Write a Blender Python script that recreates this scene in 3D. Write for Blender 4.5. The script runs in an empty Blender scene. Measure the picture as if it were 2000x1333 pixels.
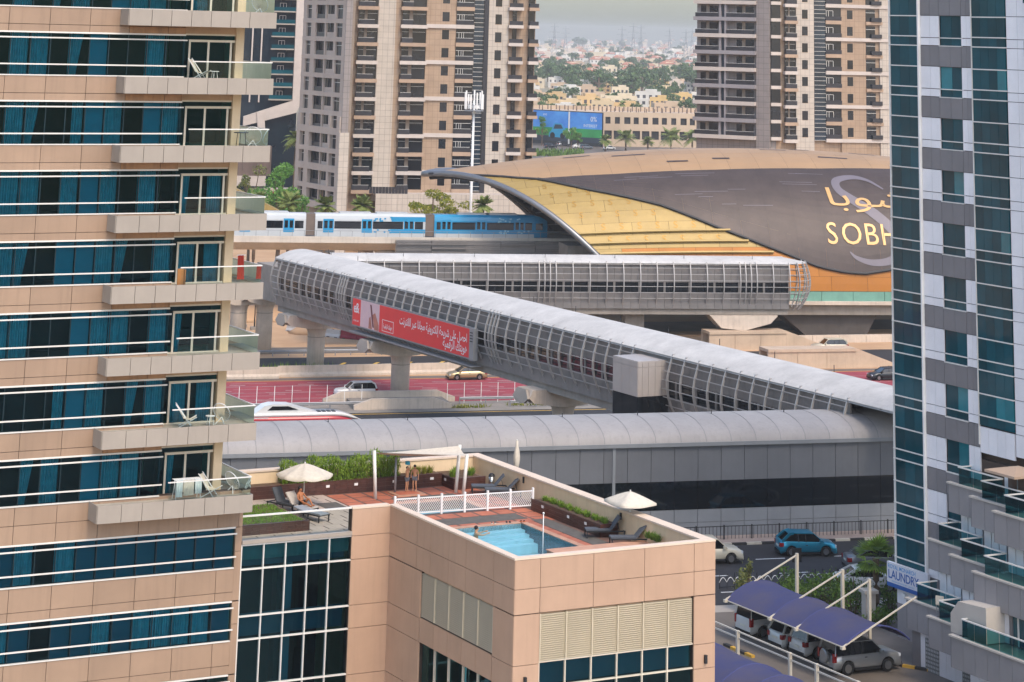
import bpy, math, random
from mathutils import Matrix, Vector
random.seed(7)
R = math.radians
SC = bpy.context.scene
COL = SC.collection

# ---------------------------------------------------------------- camera
FPX, ROLL, HC = 4500.0, 0.025, 40.5            # focal length in photo pixels, roll, camera height
_n = math.hypot(1, ROLL)
VPX, VPY = 1500.0, -19300.0                    # vanishing point of the verticals
_T = (60 - VPY) / (1 / _n)
_H = (VPX - _T * ROLL / _n, 60.0)
_s = (_T - math.sqrt(_T * _T - 4 * FPX * FPX)) / 2
PPX, PPY = _H[0] + _s * ROLL / _n, _H[1] - _s / _n
TH = math.atan(_s / FPX)
right0, up0, fwd = Vector((1, 0, 0)), Vector((0, -math.sin(TH), math.cos(TH))), Vector((0, math.cos(TH), math.sin(TH)))
cx_, cy_ = (right0 + up0 * ROLL) / _n, (up0 - right0 * ROLL) / _n
cam_d = bpy.data.cameras.new('camera')
cam = bpy.data.objects.new('camera', cam_d)
COL.objects.link(cam)
mw = Matrix((cx_, cy_, -fwd)).transposed().to_4x4()
mw.translation = (0, 0, HC)
cam.matrix_world = mw
cam_d.sensor_width = 36
cam_d.lens = 36 * FPX / 2000
cam_d.shift_x = (1000 - PPX) / 2000
cam_d.shift_y = -(666.5 - PPY) / 2000
cam_d.clip_start = 1
cam_d.clip_end = 40000
SC.camera = cam

# ---------------------------------------------------------------- sky, sun, exposure
SUN_AZ, SUN_EL = 150.0, 52.0                   # azimuth clockwise from the view direction
w = bpy.data.worlds.new('World')
SC.world = w
w.use_nodes = True
nt = w.node_tree
bg = nt.nodes['Background']
sky = nt.nodes.new('ShaderNodeTexSky')
sky.sky_type = 'NISHITA'
sky.sun_disc = False
sky.sun_elevation = R(SUN_EL)
sky.sun_rotation = R(SUN_AZ)
sky.air_density = 1.1
sky.dust_density = 2.4
sky.ozone_density = 1.5
nt.links.new(sky.outputs[0], bg.inputs[0])
bg.inputs[1].default_value = 0.15
sl = bpy.data.lights.new('sun', 'SUN')
sl.energy = 0.8
sl.angle = R(12)
sl.color = (1.0, 0.86, 0.68)
so = bpy.data.objects.new('sun', sl)
COL.objects.link(so)
sd = Vector((math.sin(R(SUN_AZ)) * math.cos(R(SUN_EL)), math.cos(R(SUN_AZ)) * math.cos(R(SUN_EL)), math.sin(R(SUN_EL))))
so.rotation_euler = sd.to_track_quat('Z', 'Y').to_euler()
so.location = (60, -60, 120)
SC.view_settings.view_transform = 'Standard'
SC.view_settings.look = 'None'
SC.view_settings.gamma = 1
SC.view_settings.exposure = 1.1
SC.view_settings.use_curve_mapping = False
SC.render.engine = 'CYCLES'
SC.cycles.max_bounces = 5
SC.cycles.diffuse_bounces = 3
SC.cycles.glossy_bounces = 3
SC.cycles.transparent_max_bounces = 10
SC.cycles.volume_bounces = 0
SC.cycles.use_denoising = True

# ---------------------------------------------------------------- geometry helpers
def ray(u, v):
    a = ((u - PPX) + (v - PPY) * ROLL) / _n
    b = (-(u - PPX) * ROLL + (v - PPY)) / _n
    return (a, FPX * math.cos(TH) + b * math.sin(TH), FPX * math.sin(TH) - b * math.cos(TH))
def at_z(u, v, z=0.0):
    d = ray(u, v); t = (z - HC) / d[2]
    return Vector((d[0] * t, d[1] * t, z))
def at_y(u, v, Y):
    d = ray(u, v); t = Y / d[1]
    return Vector((d[0] * t, Y, HC + d[2] * t))
def azdir(az):
    return Vector((math.sin(R(az)), math.cos(R(az)), 0))

LMAT = {}
def tag(o, label=None, cat=None, group=None, kind=None):
    if label: o['label'] = label
    if cat: o['category'] = cat
    if group: o['group'] = group
    if kind: o['kind'] = kind
    return o
def root(name, label, cat, loc=(0, 0, 0), az=90.0, group=None, kind=None):
    """an Empty at the thing's base; local x runs along azimuth az, local y to its left, z up"""
    o = bpy.data.objects.new(name, None)
    COL.objects.link(o)
    o.location = loc
    o.rotation_euler = (0, 0, R(90 - az))
    o.empty_display_size = 0.3
    return tag(o, label, cat, group, kind)
def attach(o, parent, lm):
    """parent o; lm is its matrix in the frame of the top-level thing"""
    LMAT[o.name] = lm
    o.parent = parent
    if parent is not None and parent.name in LMAT:
        o.matrix_parent_inverse = LMAT[parent.name].inverted()
    o.matrix_basis = lm
    return o
_unit = {}
CUBE_V = [(-.5, -.5, -.5), (.5, -.5, -.5), (.5, .5, -.5), (-.5, .5, -.5), (-.5, -.5, .5), (.5, -.5, .5), (.5, .5, .5), (-.5, .5, .5)]
CUBE_F = [(0, 3, 2, 1), (4, 5, 6, 7), (0, 1, 5, 4), (1, 2, 6, 5), (2, 3, 7, 6), (3, 0, 4, 7)]
def unit(m):
    if m.name not in _unit:
        me = bpy.data.meshes.new('box_' + m.name)
        me.from_pydata(CUBE_V, [], CUBE_F)
        me.materials.append(m)
        _unit[m.name] = me
    return _unit[m.name]
def bx(name, m, parent, x0, x1, y0, y1, z0, z1, rot=None):
    o = bpy.data.objects.new(name, unit(m))
    COL.objects.link(o)
    lm = Matrix.Translation(((x0 + x1) / 2, (y0 + y1) / 2, (z0 + z1) / 2))
    if rot: lm = lm @ rot.to_4x4()
    lm = lm @ Matrix.Diagonal((abs(x1 - x0) or .001, abs(y1 - y0) or .001, abs(z1 - z0) or .001, 1))
    return attach(o, parent, lm)
def bar(name, m, parent, a, b, t, t2=None):
    """square bar from a to b as a shared unit box"""
    a, b = Vector(a), Vector(b)
    d = b - a
    q = d.to_track_quat('X', 'Z').to_matrix().to_4x4()
    o = bpy.data.objects.new(name, unit(m))
    COL.objects.link(o)
    return attach(o, parent, Matrix.Translation((a + b) / 2) @ q @ Matrix.Diagonal((d.length, t, t2 or t, 1)))

class MB:
    def __init__(s):
        s.v, s.f, s.m = [], [], []
        s.cur = 0
    def add(s, vs, fs):
        o = len(s.v)
        s.v += [tuple(x) for x in vs]
        s.f += [tuple(i + o for i in f) for f in fs]
        s.m += [s.cur] * len(fs)
        return s
    def box(s, x0, x1, y0, y1, z0, z1):
        return s.add([(x0, y0, z0), (x1, y0, z0), (x1, y1, z0), (x0, y1, z0), (x0, y0, z1), (x1, y0, z1), (x1, y1, z1), (x0, y1, z1)], CUBE_F)
    def quad(s, a, b, c, d):
        return s.add([a, b, c, d], [(0, 1, 2, 3)])
    def prism(s, pts, z0, z1):
        n = len(pts)
        vs = [(x, y, z0) for x, y in pts] + [(x, y, z1) for x, y in pts]
        return s.add(vs, [tuple(range(n))[::-1], tuple(range(n, 2 * n))] + [(i, (i + 1) % n, n + (i + 1) % n, n + i) for i in range(n)])
    def extrude(s, pts, off):
        """closed 3-d outline extruded by a vector"""
        n = len(pts); off = Vector(off)
        vs = [tuple(p) for p in pts] + [tuple(Vector(p) + off) for p in pts]
        return s.add(vs, [tuple(range(n))[::-1], tuple(range(n, 2 * n))] + [(i, (i + 1) % n, n + (i + 1) % n, n + i) for i in range(n)])
    def loft(s, rings, closed=True, caps=True):
        n = len(rings[0]); vs = [p for r in rings for p in r]; fs = []
        for k in range(len(rings) - 1):
            for i in range(n if closed else n - 1):
                j = (i + 1) % n
                fs.append((k * n + i, k * n + j, (k + 1) * n + j, (k + 1) * n + i))
        if caps and closed:
            fs.append(tuple(range(n))[::-1])
            fs.append(tuple((len(rings) - 1) * n + i for i in range(n)))
        return s.add(vs, fs)
    def tube(s, pts, r, n=8, caps=True):
        pts = [Vector(p) for p in pts]
        rings = []
        for i, p in enumerate(pts):
            d = (pts[min(i + 1, len(pts) - 1)] - pts[max(i - 1, 0)]).normalized()
            q = d.to_track_quat('Z', 'Y')
            rr = r[i] if isinstance(r, (list, tuple)) else r
            rings.append([tuple(p + q @ Vector((rr * math.cos(2 * math.pi * k / n), rr * math.sin(2 * math.pi * k / n), 0))) for k in range(n)])
        return s.loft(rings, True, caps)
    def ball(s, c, r, nu=10, nv=6):
        rx, ry, rz = r if isinstance(r, (tuple, list)) else (r, r, r)
        rings = []
        for j in range(nv + 1):
            t = math.pi * j / nv
            sr = max(math.sin(t), 1e-3)
            rings.append([(c[0] + rx * sr * math.cos(2 * math.pi * i / nu), c[1] + ry * sr * math.sin(2 * math.pi * i / nu), c[2] - rz * math.cos(t)) for i in range(nu)])
        return s.loft(rings)
    def build(s, name, mats, parent=None, smooth=False, lm=None):
        me = bpy.data.meshes.new(name)
        me.from_pydata(s.v, [], s.f)
        for m in (mats if isinstance(mats, (list, tuple)) else [mats]): me.materials.append(m)
        if isinstance(mats, (list, tuple)): me.polygons.foreach_set('material_index', s.m)
        if smooth: me.polygons.foreach_set('use_smooth', [True] * len(me.polygons))
        me.update()
        o = bpy.data.objects.new(name, me)
        COL.objects.link(o)
        return attach(o, parent, lm or Matrix.Identity(4))
def inst(name, src, parent, lm):
    o = bpy.data.objects.new(name, src.data)
    COL.objects.link(o)
    return attach(o, parent, lm)
def copy_tree(o, parent=None):
    c = o.copy()
    COL.objects.link(c)
    c.parent = parent
    for ch in o.children: 
        copy_tree(ch, c)
    return c

# ---------------------------------------------------------------- materials
def lin(h):
    if isinstance(h, str):
        h = h.lstrip('#')
        c = [int(h[i:i + 2], 16) / 255 for i in (0, 2, 4)]
        return tuple(x / 12.92 if x <= .04045 else ((x + .055) / 1.055) ** 2.4 for x in c)
    return h
def _base(name):
    m = bpy.data.materials.new(name)
    m.use_nodes = True
    return m, m.node_tree, m.node_tree.nodes['Principled BSDF']
def mat(name, col, rough=.6, metal=0.0, var=.08, nscale=.6, rnd=.0, bump=0.0, bscale=20, spec=.5, streak=0.0, col2=None):
    m, nt, b = _base(name)
    N, L = nt.nodes.new, nt.links.new
    b.inputs['Roughness'].default_value = rough
    b.inputs['Metallic'].default_value = metal
    b.inputs['Specular IOR Level'].default_value = spec
    c = lin(col)
    b.inputs['Base Color'].default_value = (*c, 1)
    geo = N('ShaderNodeNewGeometry')
    out = None
    if var or col2:
        no = N('ShaderNodeTexNoise'); no.inputs['Scale'].default_value = nscale; no.inputs['Detail'].default_value = 5; no.inputs['Roughness'].default_value = .65
        L(geo.outputs['Position'], no.inputs['Vector'])
        mx = N('ShaderNodeMix'); mx.data_type = 'RGBA'
        c2 = lin(col2) if col2 else tuple(x * (1 - 2 * var) for x in c)
        c1 = c if col2 else tuple(min(1, x * (1 + var * .9)) for x in c)
        mx.inputs[6].default_value = (*c1, 1); mx.inputs[7].default_value = (*c2, 1)
        cr = N('ShaderNodeMapRange'); cr.inputs[1].default_value = .3; cr.inputs[2].default_value = .7
        L(no.outputs['Fac'], cr.inputs[0]); L(cr.outputs[0], mx.inputs[0])
        out = mx.outputs[2]
    if streak:
        mp = N('ShaderNodeMapping'); mp.inputs['Scale'].default_value = (3.0, 3.0, .18)
        L(geo.outputs['Position'], mp.inputs['Vector'])
        n2 = N('ShaderNodeTexNoise'); n2.inputs['Scale'].default_value = 1.3; n2.inputs['Detail'].default_value = 4
        L(mp.outputs[0], n2.inputs['Vector'])
        r2 = N('ShaderNodeMapRange'); r2.inputs[1].default_value = .5; r2.inputs[2].default_value = .75; r2.inputs[3].default_value = 1; r2.inputs[4].default_value = 1 - streak
        L(n2.outputs['Fac'], r2.inputs[0])
        vm = N('ShaderNodeVectorMath'); vm.operation = 'SCALE'
        if out: L(out, vm.inputs[0])
        else: vm.inputs[0].default_value = c
        L(r2.outputs[0], vm.inputs['Scale'])
        out = vm.outputs[0]
    if rnd:
        oi = N('ShaderNodeObjectInfo')
        r3 = N('ShaderNodeMapRange'); r3.inputs[3].default_value = 1 - rnd; r3.inputs[4].default_value = 1 + rnd
        L(oi.outputs['Random'], r3.inputs[0])
        vm = N('ShaderNodeVectorMath'); vm.operation = 'SCALE'
        if out: L(out, vm.inputs[0])
        else: vm.inputs[0].default_value = c
        L(r3.outputs[0], vm.inputs['Scale'])
        out = vm.outputs[0]
    if out: L(out, b.inputs['Base Color'])
    if bump:
        n4 = N('ShaderNodeTexNoise'); n4.inputs['Scale'].default_value = bscale; n4.inputs['Detail'].default_value = 3
        L(geo.outputs['Position'], n4.inputs['Vector'])
        bp = N('ShaderNodeBump'); bp.inputs['Strength'].default_value = bump; bp.inputs['Distance'].default_value = .05
        L(n4.outputs['Fac'], bp.inputs['Height']); L(bp.outputs[0], b.inputs['Normal'])
    return m
def tiled(name, col, jcol, tw=1.1, th=1.1, joint=.03, rough=.55, var=.07, off=0.0, spec=.4):
    """wall cladding with a joint grid in the object's own metres (x+y across, z up)"""
    m = mat(name, col, rough, 0, var, .35, spec=spec, streak=.06)
    nt = m.node_tree; N, L = nt.nodes.new, nt.links.new
    b = nt.nodes['Principled BSDF']
    src = b.inputs['Base Color'].links[0].from_socket
    tc = N('ShaderNodeTexCoord'); sx = N('ShaderNodeSeparateXYZ'); L(tc.outputs['Object'], sx.inputs[0])
    ad = N('ShaderNodeMath'); L(sx.outputs[0], ad.inputs[0]); L(sx.outputs[1], ad.inputs[1])
    cb = N('ShaderNodeCombineXYZ'); L(ad.outputs[0], cb.inputs[0]); L(sx.outputs[2], cb.inputs[1])
    br = N('ShaderNodeTexBrick'); br.offset = off
    br.inputs['Scale'].default_value = 1; br.inputs['Brick Width'].default_value = tw; br.inputs['Row Height'].default_value = th
    br.inputs['Mortar Size'].default_value = joint; br.inputs['Mortar Smooth'].default_value = .3
    br.inputs['Color1'].default_value = (1, 1, 1, 1); br.inputs['Color2'].default_value = (.93, .93, .93, 1)
    j = lin(jcol); c = lin(col)
    br.inputs['Mortar'].default_value = (*[min(1, a / max(q, .01)) for a, q in zip(j, c)], 1)
    L(cb.outputs[0], br.inputs['Vector'])
    mx = N('ShaderNodeMix'); mx.data_type = 'RGBA'; mx.blend_type = 'MULTIPLY'; mx.inputs[0].default_value = 1
    L(src, mx.inputs[6]); L(br.outputs['Color'], mx.inputs[7]); L(mx.outputs[2], b.inputs['Base Color'])
    return m
def dark_glass(name, col, rough=.06, wav=.15, wscale=.5, spec=.6, rnd=.25):
    m = mat(name, col, rough, 0, .15, .3, rnd, wav, wscale, spec)
    return m
def clear_glass(name, tint, refl=.12, rough=.02, wav=.06, gcol=(.16, .42, .5, 1)):
    m = bpy.data.materials.new(name); m.use_nodes = True
    nt = m.node_tree; N, L = nt.nodes.new, nt.links.new
    nt.nodes.remove(nt.nodes['Principled BSDF'])
    tr = N('ShaderNodeBsdfTransparent'); tr.inputs[0].default_value = (*lin(tint), 1)
    gl = N('ShaderNodeBsdfGlossy'); gl.inputs['Roughness'].default_value = rough
    gl.inputs[0].default_value = gcol
    geo = N('ShaderNodeNewGeometry'); no = N('ShaderNodeTexNoise'); no.inputs['Scale'].default_value = .6
    L(geo.outputs['Position'], no.inputs['Vector'])
    bp = N('ShaderNodeBump'); bp.inputs['Strength'].default_value = wav; bp.inputs['Distance'].default_value = .1
    L(no.outputs['Fac'], bp.inputs['Height']); L(bp.outputs[0], gl.inputs['Normal'])
    fr = N('ShaderNodeFresnel'); fr.inputs[0].default_value = 1.5
    ad = N('ShaderNodeMath'); ad.operation = 'ADD'; ad.use_clamp = True; ad.inputs[1].default_value = refl
    L(fr.outputs[0], ad.inputs[0])
    mx = N('ShaderNodeMixShader'); L(ad.outputs[0], mx.inputs[0]); L(tr.outputs[0], mx.inputs[1]); L(gl.outputs[0], mx.inputs[2])
    L(mx.outputs[0], nt.nodes['Material Output'].inputs[0])
    return m

MT = {}
def M_(k, *a, **kw):
    MT[k] = mat(k, *a, **kw); return MT[k]
# shared materials
M_('peach_panel', '#b4937a', .55, var=.05, nscale=.4, rnd=.035, streak=.07, bump=.03, bscale=40)
M_('peach_tower', '#9d826b', .55, var=.06, nscale=.4, rnd=.05, streak=.12, bump=.03, bscale=40)
M_('joint_dark', '#4a3a30', .9, var=.1)
M_('white_panel', '#9d9286', .5, var=.04, rnd=.03, streak=.05)
M_('cream_wall', '#dcc19c', .7, var=.06, nscale=.8, streak=.08)
M_('white_metal', '#d8d4cc', .4, var=.04, spec=.5)
M_('grey_metal', '#8d8f92', .45, .35, var=.06)
M_('dark_metal', '#26272a', .5, .2, var=.08)
M_('concrete', '#c6b6a5', .85, var=.1, nscale=.5, streak=.16, bump=.08, bscale=8)
M_('concrete_dark', '#8d857b', .9, var=.12, nscale=.6, streak=.12, bump=.08, bscale=6)
M_('white_paint', '#e2e0dc', .55, var=.06)
M_('yellow_paint', '#cfa53a', .6, var=.1, nscale=2)
M_('black_rubber', '#141414', .8, var=.1)
M_('fabric_white', '#c8beae', .9, var=.06, nscale=6)
M_('fabric_grey', '#4d5157', .85, var=.1, nscale=8, bump=.1, bscale=200)
# ================================================================ lettering
AR = {'ا': ('FE8D', 0), 'ح': ('FEA1', 1), 'ص': ('FEB9', 1), 'ل': ('FEDD', 1), 'ع': ('FEC9', 1), 'ى': ('FEEF', 0), 'ش': ('FEB5', 1), 'ر': ('FEAD', 0), 'ي': ('FEF1', 1), 'ة': ('FE93', 0), 'إ': ('FE87', 0),
      'ك': ('FED9', 1), 'ت': ('FE95', 1), 'و': ('FEED', 0), 'ن': ('FEE5', 1), 'م': ('FEE1', 1), 'ج': ('FE9D', 1), 'ب': ('FE8F', 1), 'ه': ('FEE9', 1), 'ق': ('FED5', 1), 'ز': ('FEAF', 0), 'د': ('FEA9', 0), 'ف': ('FED1', 1)}
def arabic(s):
    out = []
    for i, c in enumerate(s):
        if c not in AR: out.append(c); continue
        b, dual = int(AR[c][0], 16), AR[c][1]
        pj = i > 0 and s[i - 1] in AR and AR[s[i - 1]][1]
        nj = dual and i + 1 < len(s) and s[i + 1] in AR
        out.append(chr(b + (3 if pj and nj else 1 if pj else 2 if nj else 0)))
    return ''.join(reversed(out))
def text_mesh(s, size=1.0, align='LEFT', res=3, spacing=1.0, bold=0.0):
    """flat triangulated lettering: list of (x, y) and faces"""
    c = bpy.data.curves.new('lettering', 'FONT'); c.body = s; c.size = size; c.align_x = align; c.resolution_u = res; c.space_character = spacing; c.offset = bold
    o = bpy.data.objects.new('lettering', c); COL.objects.link(o)
    me = bpy.data.meshes.new_from_object(o.evaluated_get(bpy.context.evaluated_depsgraph_get()))
    vs = [(v.co.x, v.co.y) for v in me.vertices]; fs = [tuple(p.vertices) for p in me.polygons]
    bpy.data.objects.remove(o); bpy.data.curves.remove(c); bpy.data.meshes.remove(me)
    return vs, fs
def put_text(name, s, m, parent, fn, size=1.0, align='LEFT', spacing=1.0, bold=0.0):
    """lettering laid on a surface: fn maps (x, y) to a local point"""
    vs, fs = text_mesh(s, size, align, spacing=spacing, bold=bold)
    return MB().add([fn(x, y) for x, y in vs], fs).build(name, m, parent)
# ================================================================ left apartment tower and its podium
Q0 = Vector((-5.64, 119.83, 0)); AZG = 61.5
glassT = clear_glass('teal_window_glass', (.08, .46, .59), .0, .02, .05)
glassP = clear_glass('podium_glass', (.09, .40, .50), .03, .02, .05)
railG = clear_glass('balustrade_glass', (.84, .92, .9), .0, .02, .0, (.8, .95, .95, 1))
M_('mullion_dark', '#12313a', .4, .3)
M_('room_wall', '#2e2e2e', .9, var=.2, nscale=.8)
M_('curtain', '#d0d8d6', .9, var=.12, nscale=3)
M_('blind', '#8fb5ba', .8, var=.05)
M_('blind_dark', '#3f7f8a', .7, var=.05)
M_('aluminium', '#cfc4b0', .45, .1, var=.04)
M_('tan_wall', '#bd9a78', .7, var=.07, nscale=.7, streak=.1)
M_('balcony_floor', '#a89f90', .8, var=.1, nscale=1.5)
_q = {}
def pane(name, m, parent, x0, x1, y, z0, z1):
    if m.name not in _q:
        me = bpy.data.meshes.new('pane_' + m.name)
        me.from_pydata([(-.5, 0, -.5), (.5, 0, -.5), (.5, 0, .5), (-.5, 0, .5)], [], [(0, 1, 2, 3)])
        me.materials.append(m); _q[m.name] = me
    o = bpy.data.objects.new(name, _q[m.name]); COL.objects.link(o)
    return attach(o, parent, Matrix.Translation(((x0 + x1) / 2, y, (z0 + z1) / 2)) @ Matrix.Diagonal((x1 - x0, 1, z1 - z0, 1)))
def curtain(parent, x0, x1, y, z0, z1, m=None, gather=0.0):
    b = MB(); n = max(10, int((x1 - x0) * 26)); top, bot = [], []
    ph = random.random() * 6
    for i in range(n + 1):
        t = i / n
        w_ = .045 * math.sin(i * 2.1 + ph) + .02 * math.sin(i * .7 + ph)
        top.append((x0 + (x1 - x0) * t, y + w_, z1))
        bot.append((x0 + (x1 - x0) * (t * (1 - gather)), y + w_ * 1.3, z0))
    b.loft([bot, top], closed=False, caps=False)
    return b.build('curtain', m or MT['curtain'], parent)
M_('peach_stained', '#a67d58', .6, var=.12, nscale=1.2, rnd=.06, streak=.35)
tower = root('apartment_tower', 'peach clad apartment tower with teal ribbon windows and white balconies', 'tower', Q0, AZG)
P_, J_, W_ = MT['peach_panel'], MT['joint_dark'], MT['white_panel']
SX0, SX1, SB0, SB1, SCOR = -27.0, -11.85, -15.17, -7.7, -8.65
rng = random.Random(3)
def spandrel(z0, z1, x1, zs, seams):
    bx('spandrel_backing', J_, tower, SX0, x1 - .02, .03, .5, z0 + .01, z1 - .01)
    xs = [SX0] + [s for s in seams if SX0 < s < x1 - .3] + [x1]
    for a, b in zip(xs[:-1], xs[1:]):
        for q0, q1 in ((z0, zs), (zs, z1)):
            bx('cladding_panel', MT['peach_stained' if q1 < z1 - .1 and a > -15.5 and x1 > -12 and x1 < -11 else 'peach_tower'], tower, a + .012, b - .012, -.02, .04, q0 + .012, q1 - .012)
def ribbon(F, h, x1, blinds):
    """one ribbon window: panes, mullions, rails, a room with curtains behind"""
    n = int(round((x1 - SX0) / .97)); wd = (x1 - SX0) / n
    fr = bx('window_frame', MT['white_metal'], tower, SX0, x1, -.05, .08, F + h - .05, F + h + .02)
    bx('window_sill', MT['white_metal'], tower, SX0, x1, -.06, .08, F - .02, F + .03)
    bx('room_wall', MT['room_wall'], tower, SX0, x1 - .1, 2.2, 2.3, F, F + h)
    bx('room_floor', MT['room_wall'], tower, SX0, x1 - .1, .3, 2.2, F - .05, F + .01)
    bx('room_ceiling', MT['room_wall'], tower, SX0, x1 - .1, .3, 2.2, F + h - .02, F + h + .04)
    i = 0
    state = None
    for i in range(n):
        a, b = SX0 + i * wd, SX0 + (i + 1) * wd
        pane('window_pane', glassT, tower, a + .02, b - .02, .05, F + .03, F + h - .05)
        bx('mullion', MT['mullion_dark'], tower, a - .02, a + .02, .03, .1, F + .03, F + h - .05)
        k = blinds(i, n)
        if k == 'c': curtain(tower, a + .03, b - .03, .3, F + .02, F + h - .04)
        elif k == 'g': curtain(tower, a + .03, b - .25, .3, F + .02, F + h - .04, gather=.45)
        elif k == 'h': curtain(tower, a + .4, b - .03, .3, F + .02, F + h - .04)
        elif k == 'b': bx('blind', MT['blind'], tower, a + .03, b - .03, .2, .22, F + .02, F + h - .04)
        elif k == 'd': bx('blind', MT['blind_dark'], tower, a + .03, b - .03, .2, .22, F + .02, F + h - .04)
    for zz in (F + .5, F + h - .26):
        bx('guard_rail', MT['white_metal'], tower, SX0, x1 + .05, -.16, -.1, zz - .03, zz + .03)
PAT = ['.c.gc.bcc.', '.cc.gb..c.', '.cg.hbc.bc', '.cc.cbc.c.', 'ccg.bbcg.c', 'chc..bcc.c', 'cg..hbc.gc']
FL = [41.05 - 3.1 * k for k in range(8)]
for k, F in enumerate(FL):
    last = k == 7
    if not last:
        pass
    pat = PAT[k % 7]
    ribbon(F, 1.96, SX1, lambda i, n, p=pat: p[(i - (n - 10)) % 10] if i >= n - 10 else rng.choice('c.bg'))
    seams = [-22.5, -20.55, -18.6, -16.65, -14.7, -12.75]
    if last:
        spandrel(F - 1.6, F, -7.85, F - .8 , seams + [-10.8, -8.9])
    else:
        spandrel(F - 1.14, F, SX1, F - .8, seams)
    # balcony
    bx('balcony_slab', MT['balcony_floor'], tower, SB0 + .03, SB1 - .03, -1.17, 0.02 if last else .7, F - .62, F - .14)
    bx('balcony_slab', MT['balcony_floor'], tower, SCOR - .02, SB1 - .03, .7, 3.0, F - .62, F - .14)
    bx('balcony_soffit', MT['tan_wall'], tower, SB0 + .06, SB1 - .06, -1.14, 0.0, F - .72, F - .62)
    xs = [SB0, -14.05, -13.07, -12.07, -11.07, -10.07, -9.1, SB1]
    for a, b in zip(xs[:-1], xs[1:]):
        bx('balcony_fascia_panel', W_, tower, a + .012, b - .012, -1.24, -1.18, F - .75, F)
    bx('balcony_fascia_panel', W_, tower, SB0 - .02, SB0 + .03, -1.18, -.02, F - .75, F)
    bx('balcony_fascia_panel', W_, tower, SB1 - .04, SB1, -1.18, 3.0, F - .75, F)
    # recessed door wall under the next floor
    D = .6
    h = 1.96
    bx('column', MT['cream_wall'], tower, SCOR - .42, SCOR, D - .14, D + .3, F - .2, F + 3.1 - .7)
    bx('lintel', MT['tan_wall'], tower, SX1, SCOR, D - .06, D + .3, F + h + .05, F + 3.1 - .6)
    bx('side_wall', MT['cream_wall'], tower, SCOR - .3, SCOR - .02, D + .3, 18, F - .2, F + 3.1 - .7)
    bx('bay_return', MT['mullion_dark'], tower, SX1 - .06, SX1 + .01, .1, D, F - .14, F + h + .02)
    al = MT['aluminium']
    door = bx('door_frame', al, tower, -11.46, -11.36, D - .04, D + .06, F - .12, F + h - .28)
    for xa in (-10.44, -10.32, -9.28):
        if xa == -10.32: continue
        bx('door_stile', al, door, xa - .05, xa + .05, D - .04, D + .06, F - .12, F + h - .28)
    bx('door_head', al, door, -11.46, -9.08, D - .05, D + .06, F + h - .33, F + h - .22)
    bx('door_head', al, door, SX1, -9.08, D - .04, D + .06, F + h - .02, F + h + .06)
    bx('door_sill', al, door, SX1, -9.08, D - .05, D + .06, F - .16, F - .08)
    pane('door_pane', glassT, door, -11.4, -10.46, D, F - .1, F + h - .3)
    pane('door_pane', glassT, door, -10.42, -9.3, D, F - .1, F + h - .3)
    pane('transom_pane', glassT, door, SX1, -9.1, D, F + h - .22, F + h)
    pane('side_pane', glassT, door, SX1, -11.46, D, F - .1, F + h - .28)
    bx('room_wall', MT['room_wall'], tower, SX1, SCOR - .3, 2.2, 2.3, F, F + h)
    if k not in (1, 2): curtain(tower, -11.35, -10.9 if k % 2 else -10.5, D + .25, F - .1, F + h - .3, gather=.3 if k % 2 else 0)
    if k in (3, 4, 6): curtain(tower, -10.0, -9.3, D + .25, F - .1, F + h - .3)
    # glass balustrade
    top = F + .72
    for a, b in ((SX1 + .05, -10.5), (-10.48, -9.1), (-9.08, SB1 - .1)):
        pane('balustrade_pane', railG, tower, a, b, -1.1, F - .1, top)
    bx('hand_rail', MT['white_metal'], tower, SX1, SB1 - .06, -1.13, -1.07, top, top + .05)
    bx('hand_rail', MT['white_metal'], tower, SB1 - .12, SB1 - .06, -1.07, 2.9, top, top + .05)
    me = MB().quad((SB1 - .09, -1.08, F - .1), (SB1 - .09, 2.9, F - .1), (SB1 - .09, 2.9, top), (SB1 - .09, -1.08, top)).build('balustrade_pane', railG, tower)
# lower floors without balconies
for F, h in ((16.0, 1.75), (12.9, 1.68), (9.8, 1.68), (6.7, 1.68)):
    ribbon(F, h, -8.0, lambda i, n: 'd' if i >= n - 8 and F > 15 else rng.choice('ccgdd.dd') if F > 12 else rng.choice('cd.'))
    seams = [-22.5 + 1.95 * i for i in range(9)]
    spandrel(F - 1.4, F, -7.85, F - 1.02, seams)
    bx('corner_panel', MT['peach_tower'], tower, -7.98, -7.66, -.03, .3, F - 1.38, F + .7)
    bx('corner_panel', MT['peach_tower'], tower, -7.98, -7.66, -.03, .3, F + .72, F + h - .02)
bx('corner_panel', MT['peach_tower'], tower, -7.85, -7.66, -.03, .3, 17.76, 19.3)
bx('side_wall', MT['cream_wall'], tower, -8.0, -7.66, .3, 18, 0, 19.2)
bx('core_wall', MT['tan_wall'], tower, SX0 + .2, SCOR - .3, 2.4, 18, 0, 47)
bx('upper_floors', MT['tan_wall'], tower, SX0 + .2, SCOR - .3, .7, 2.4, 44.4, 47)

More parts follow.
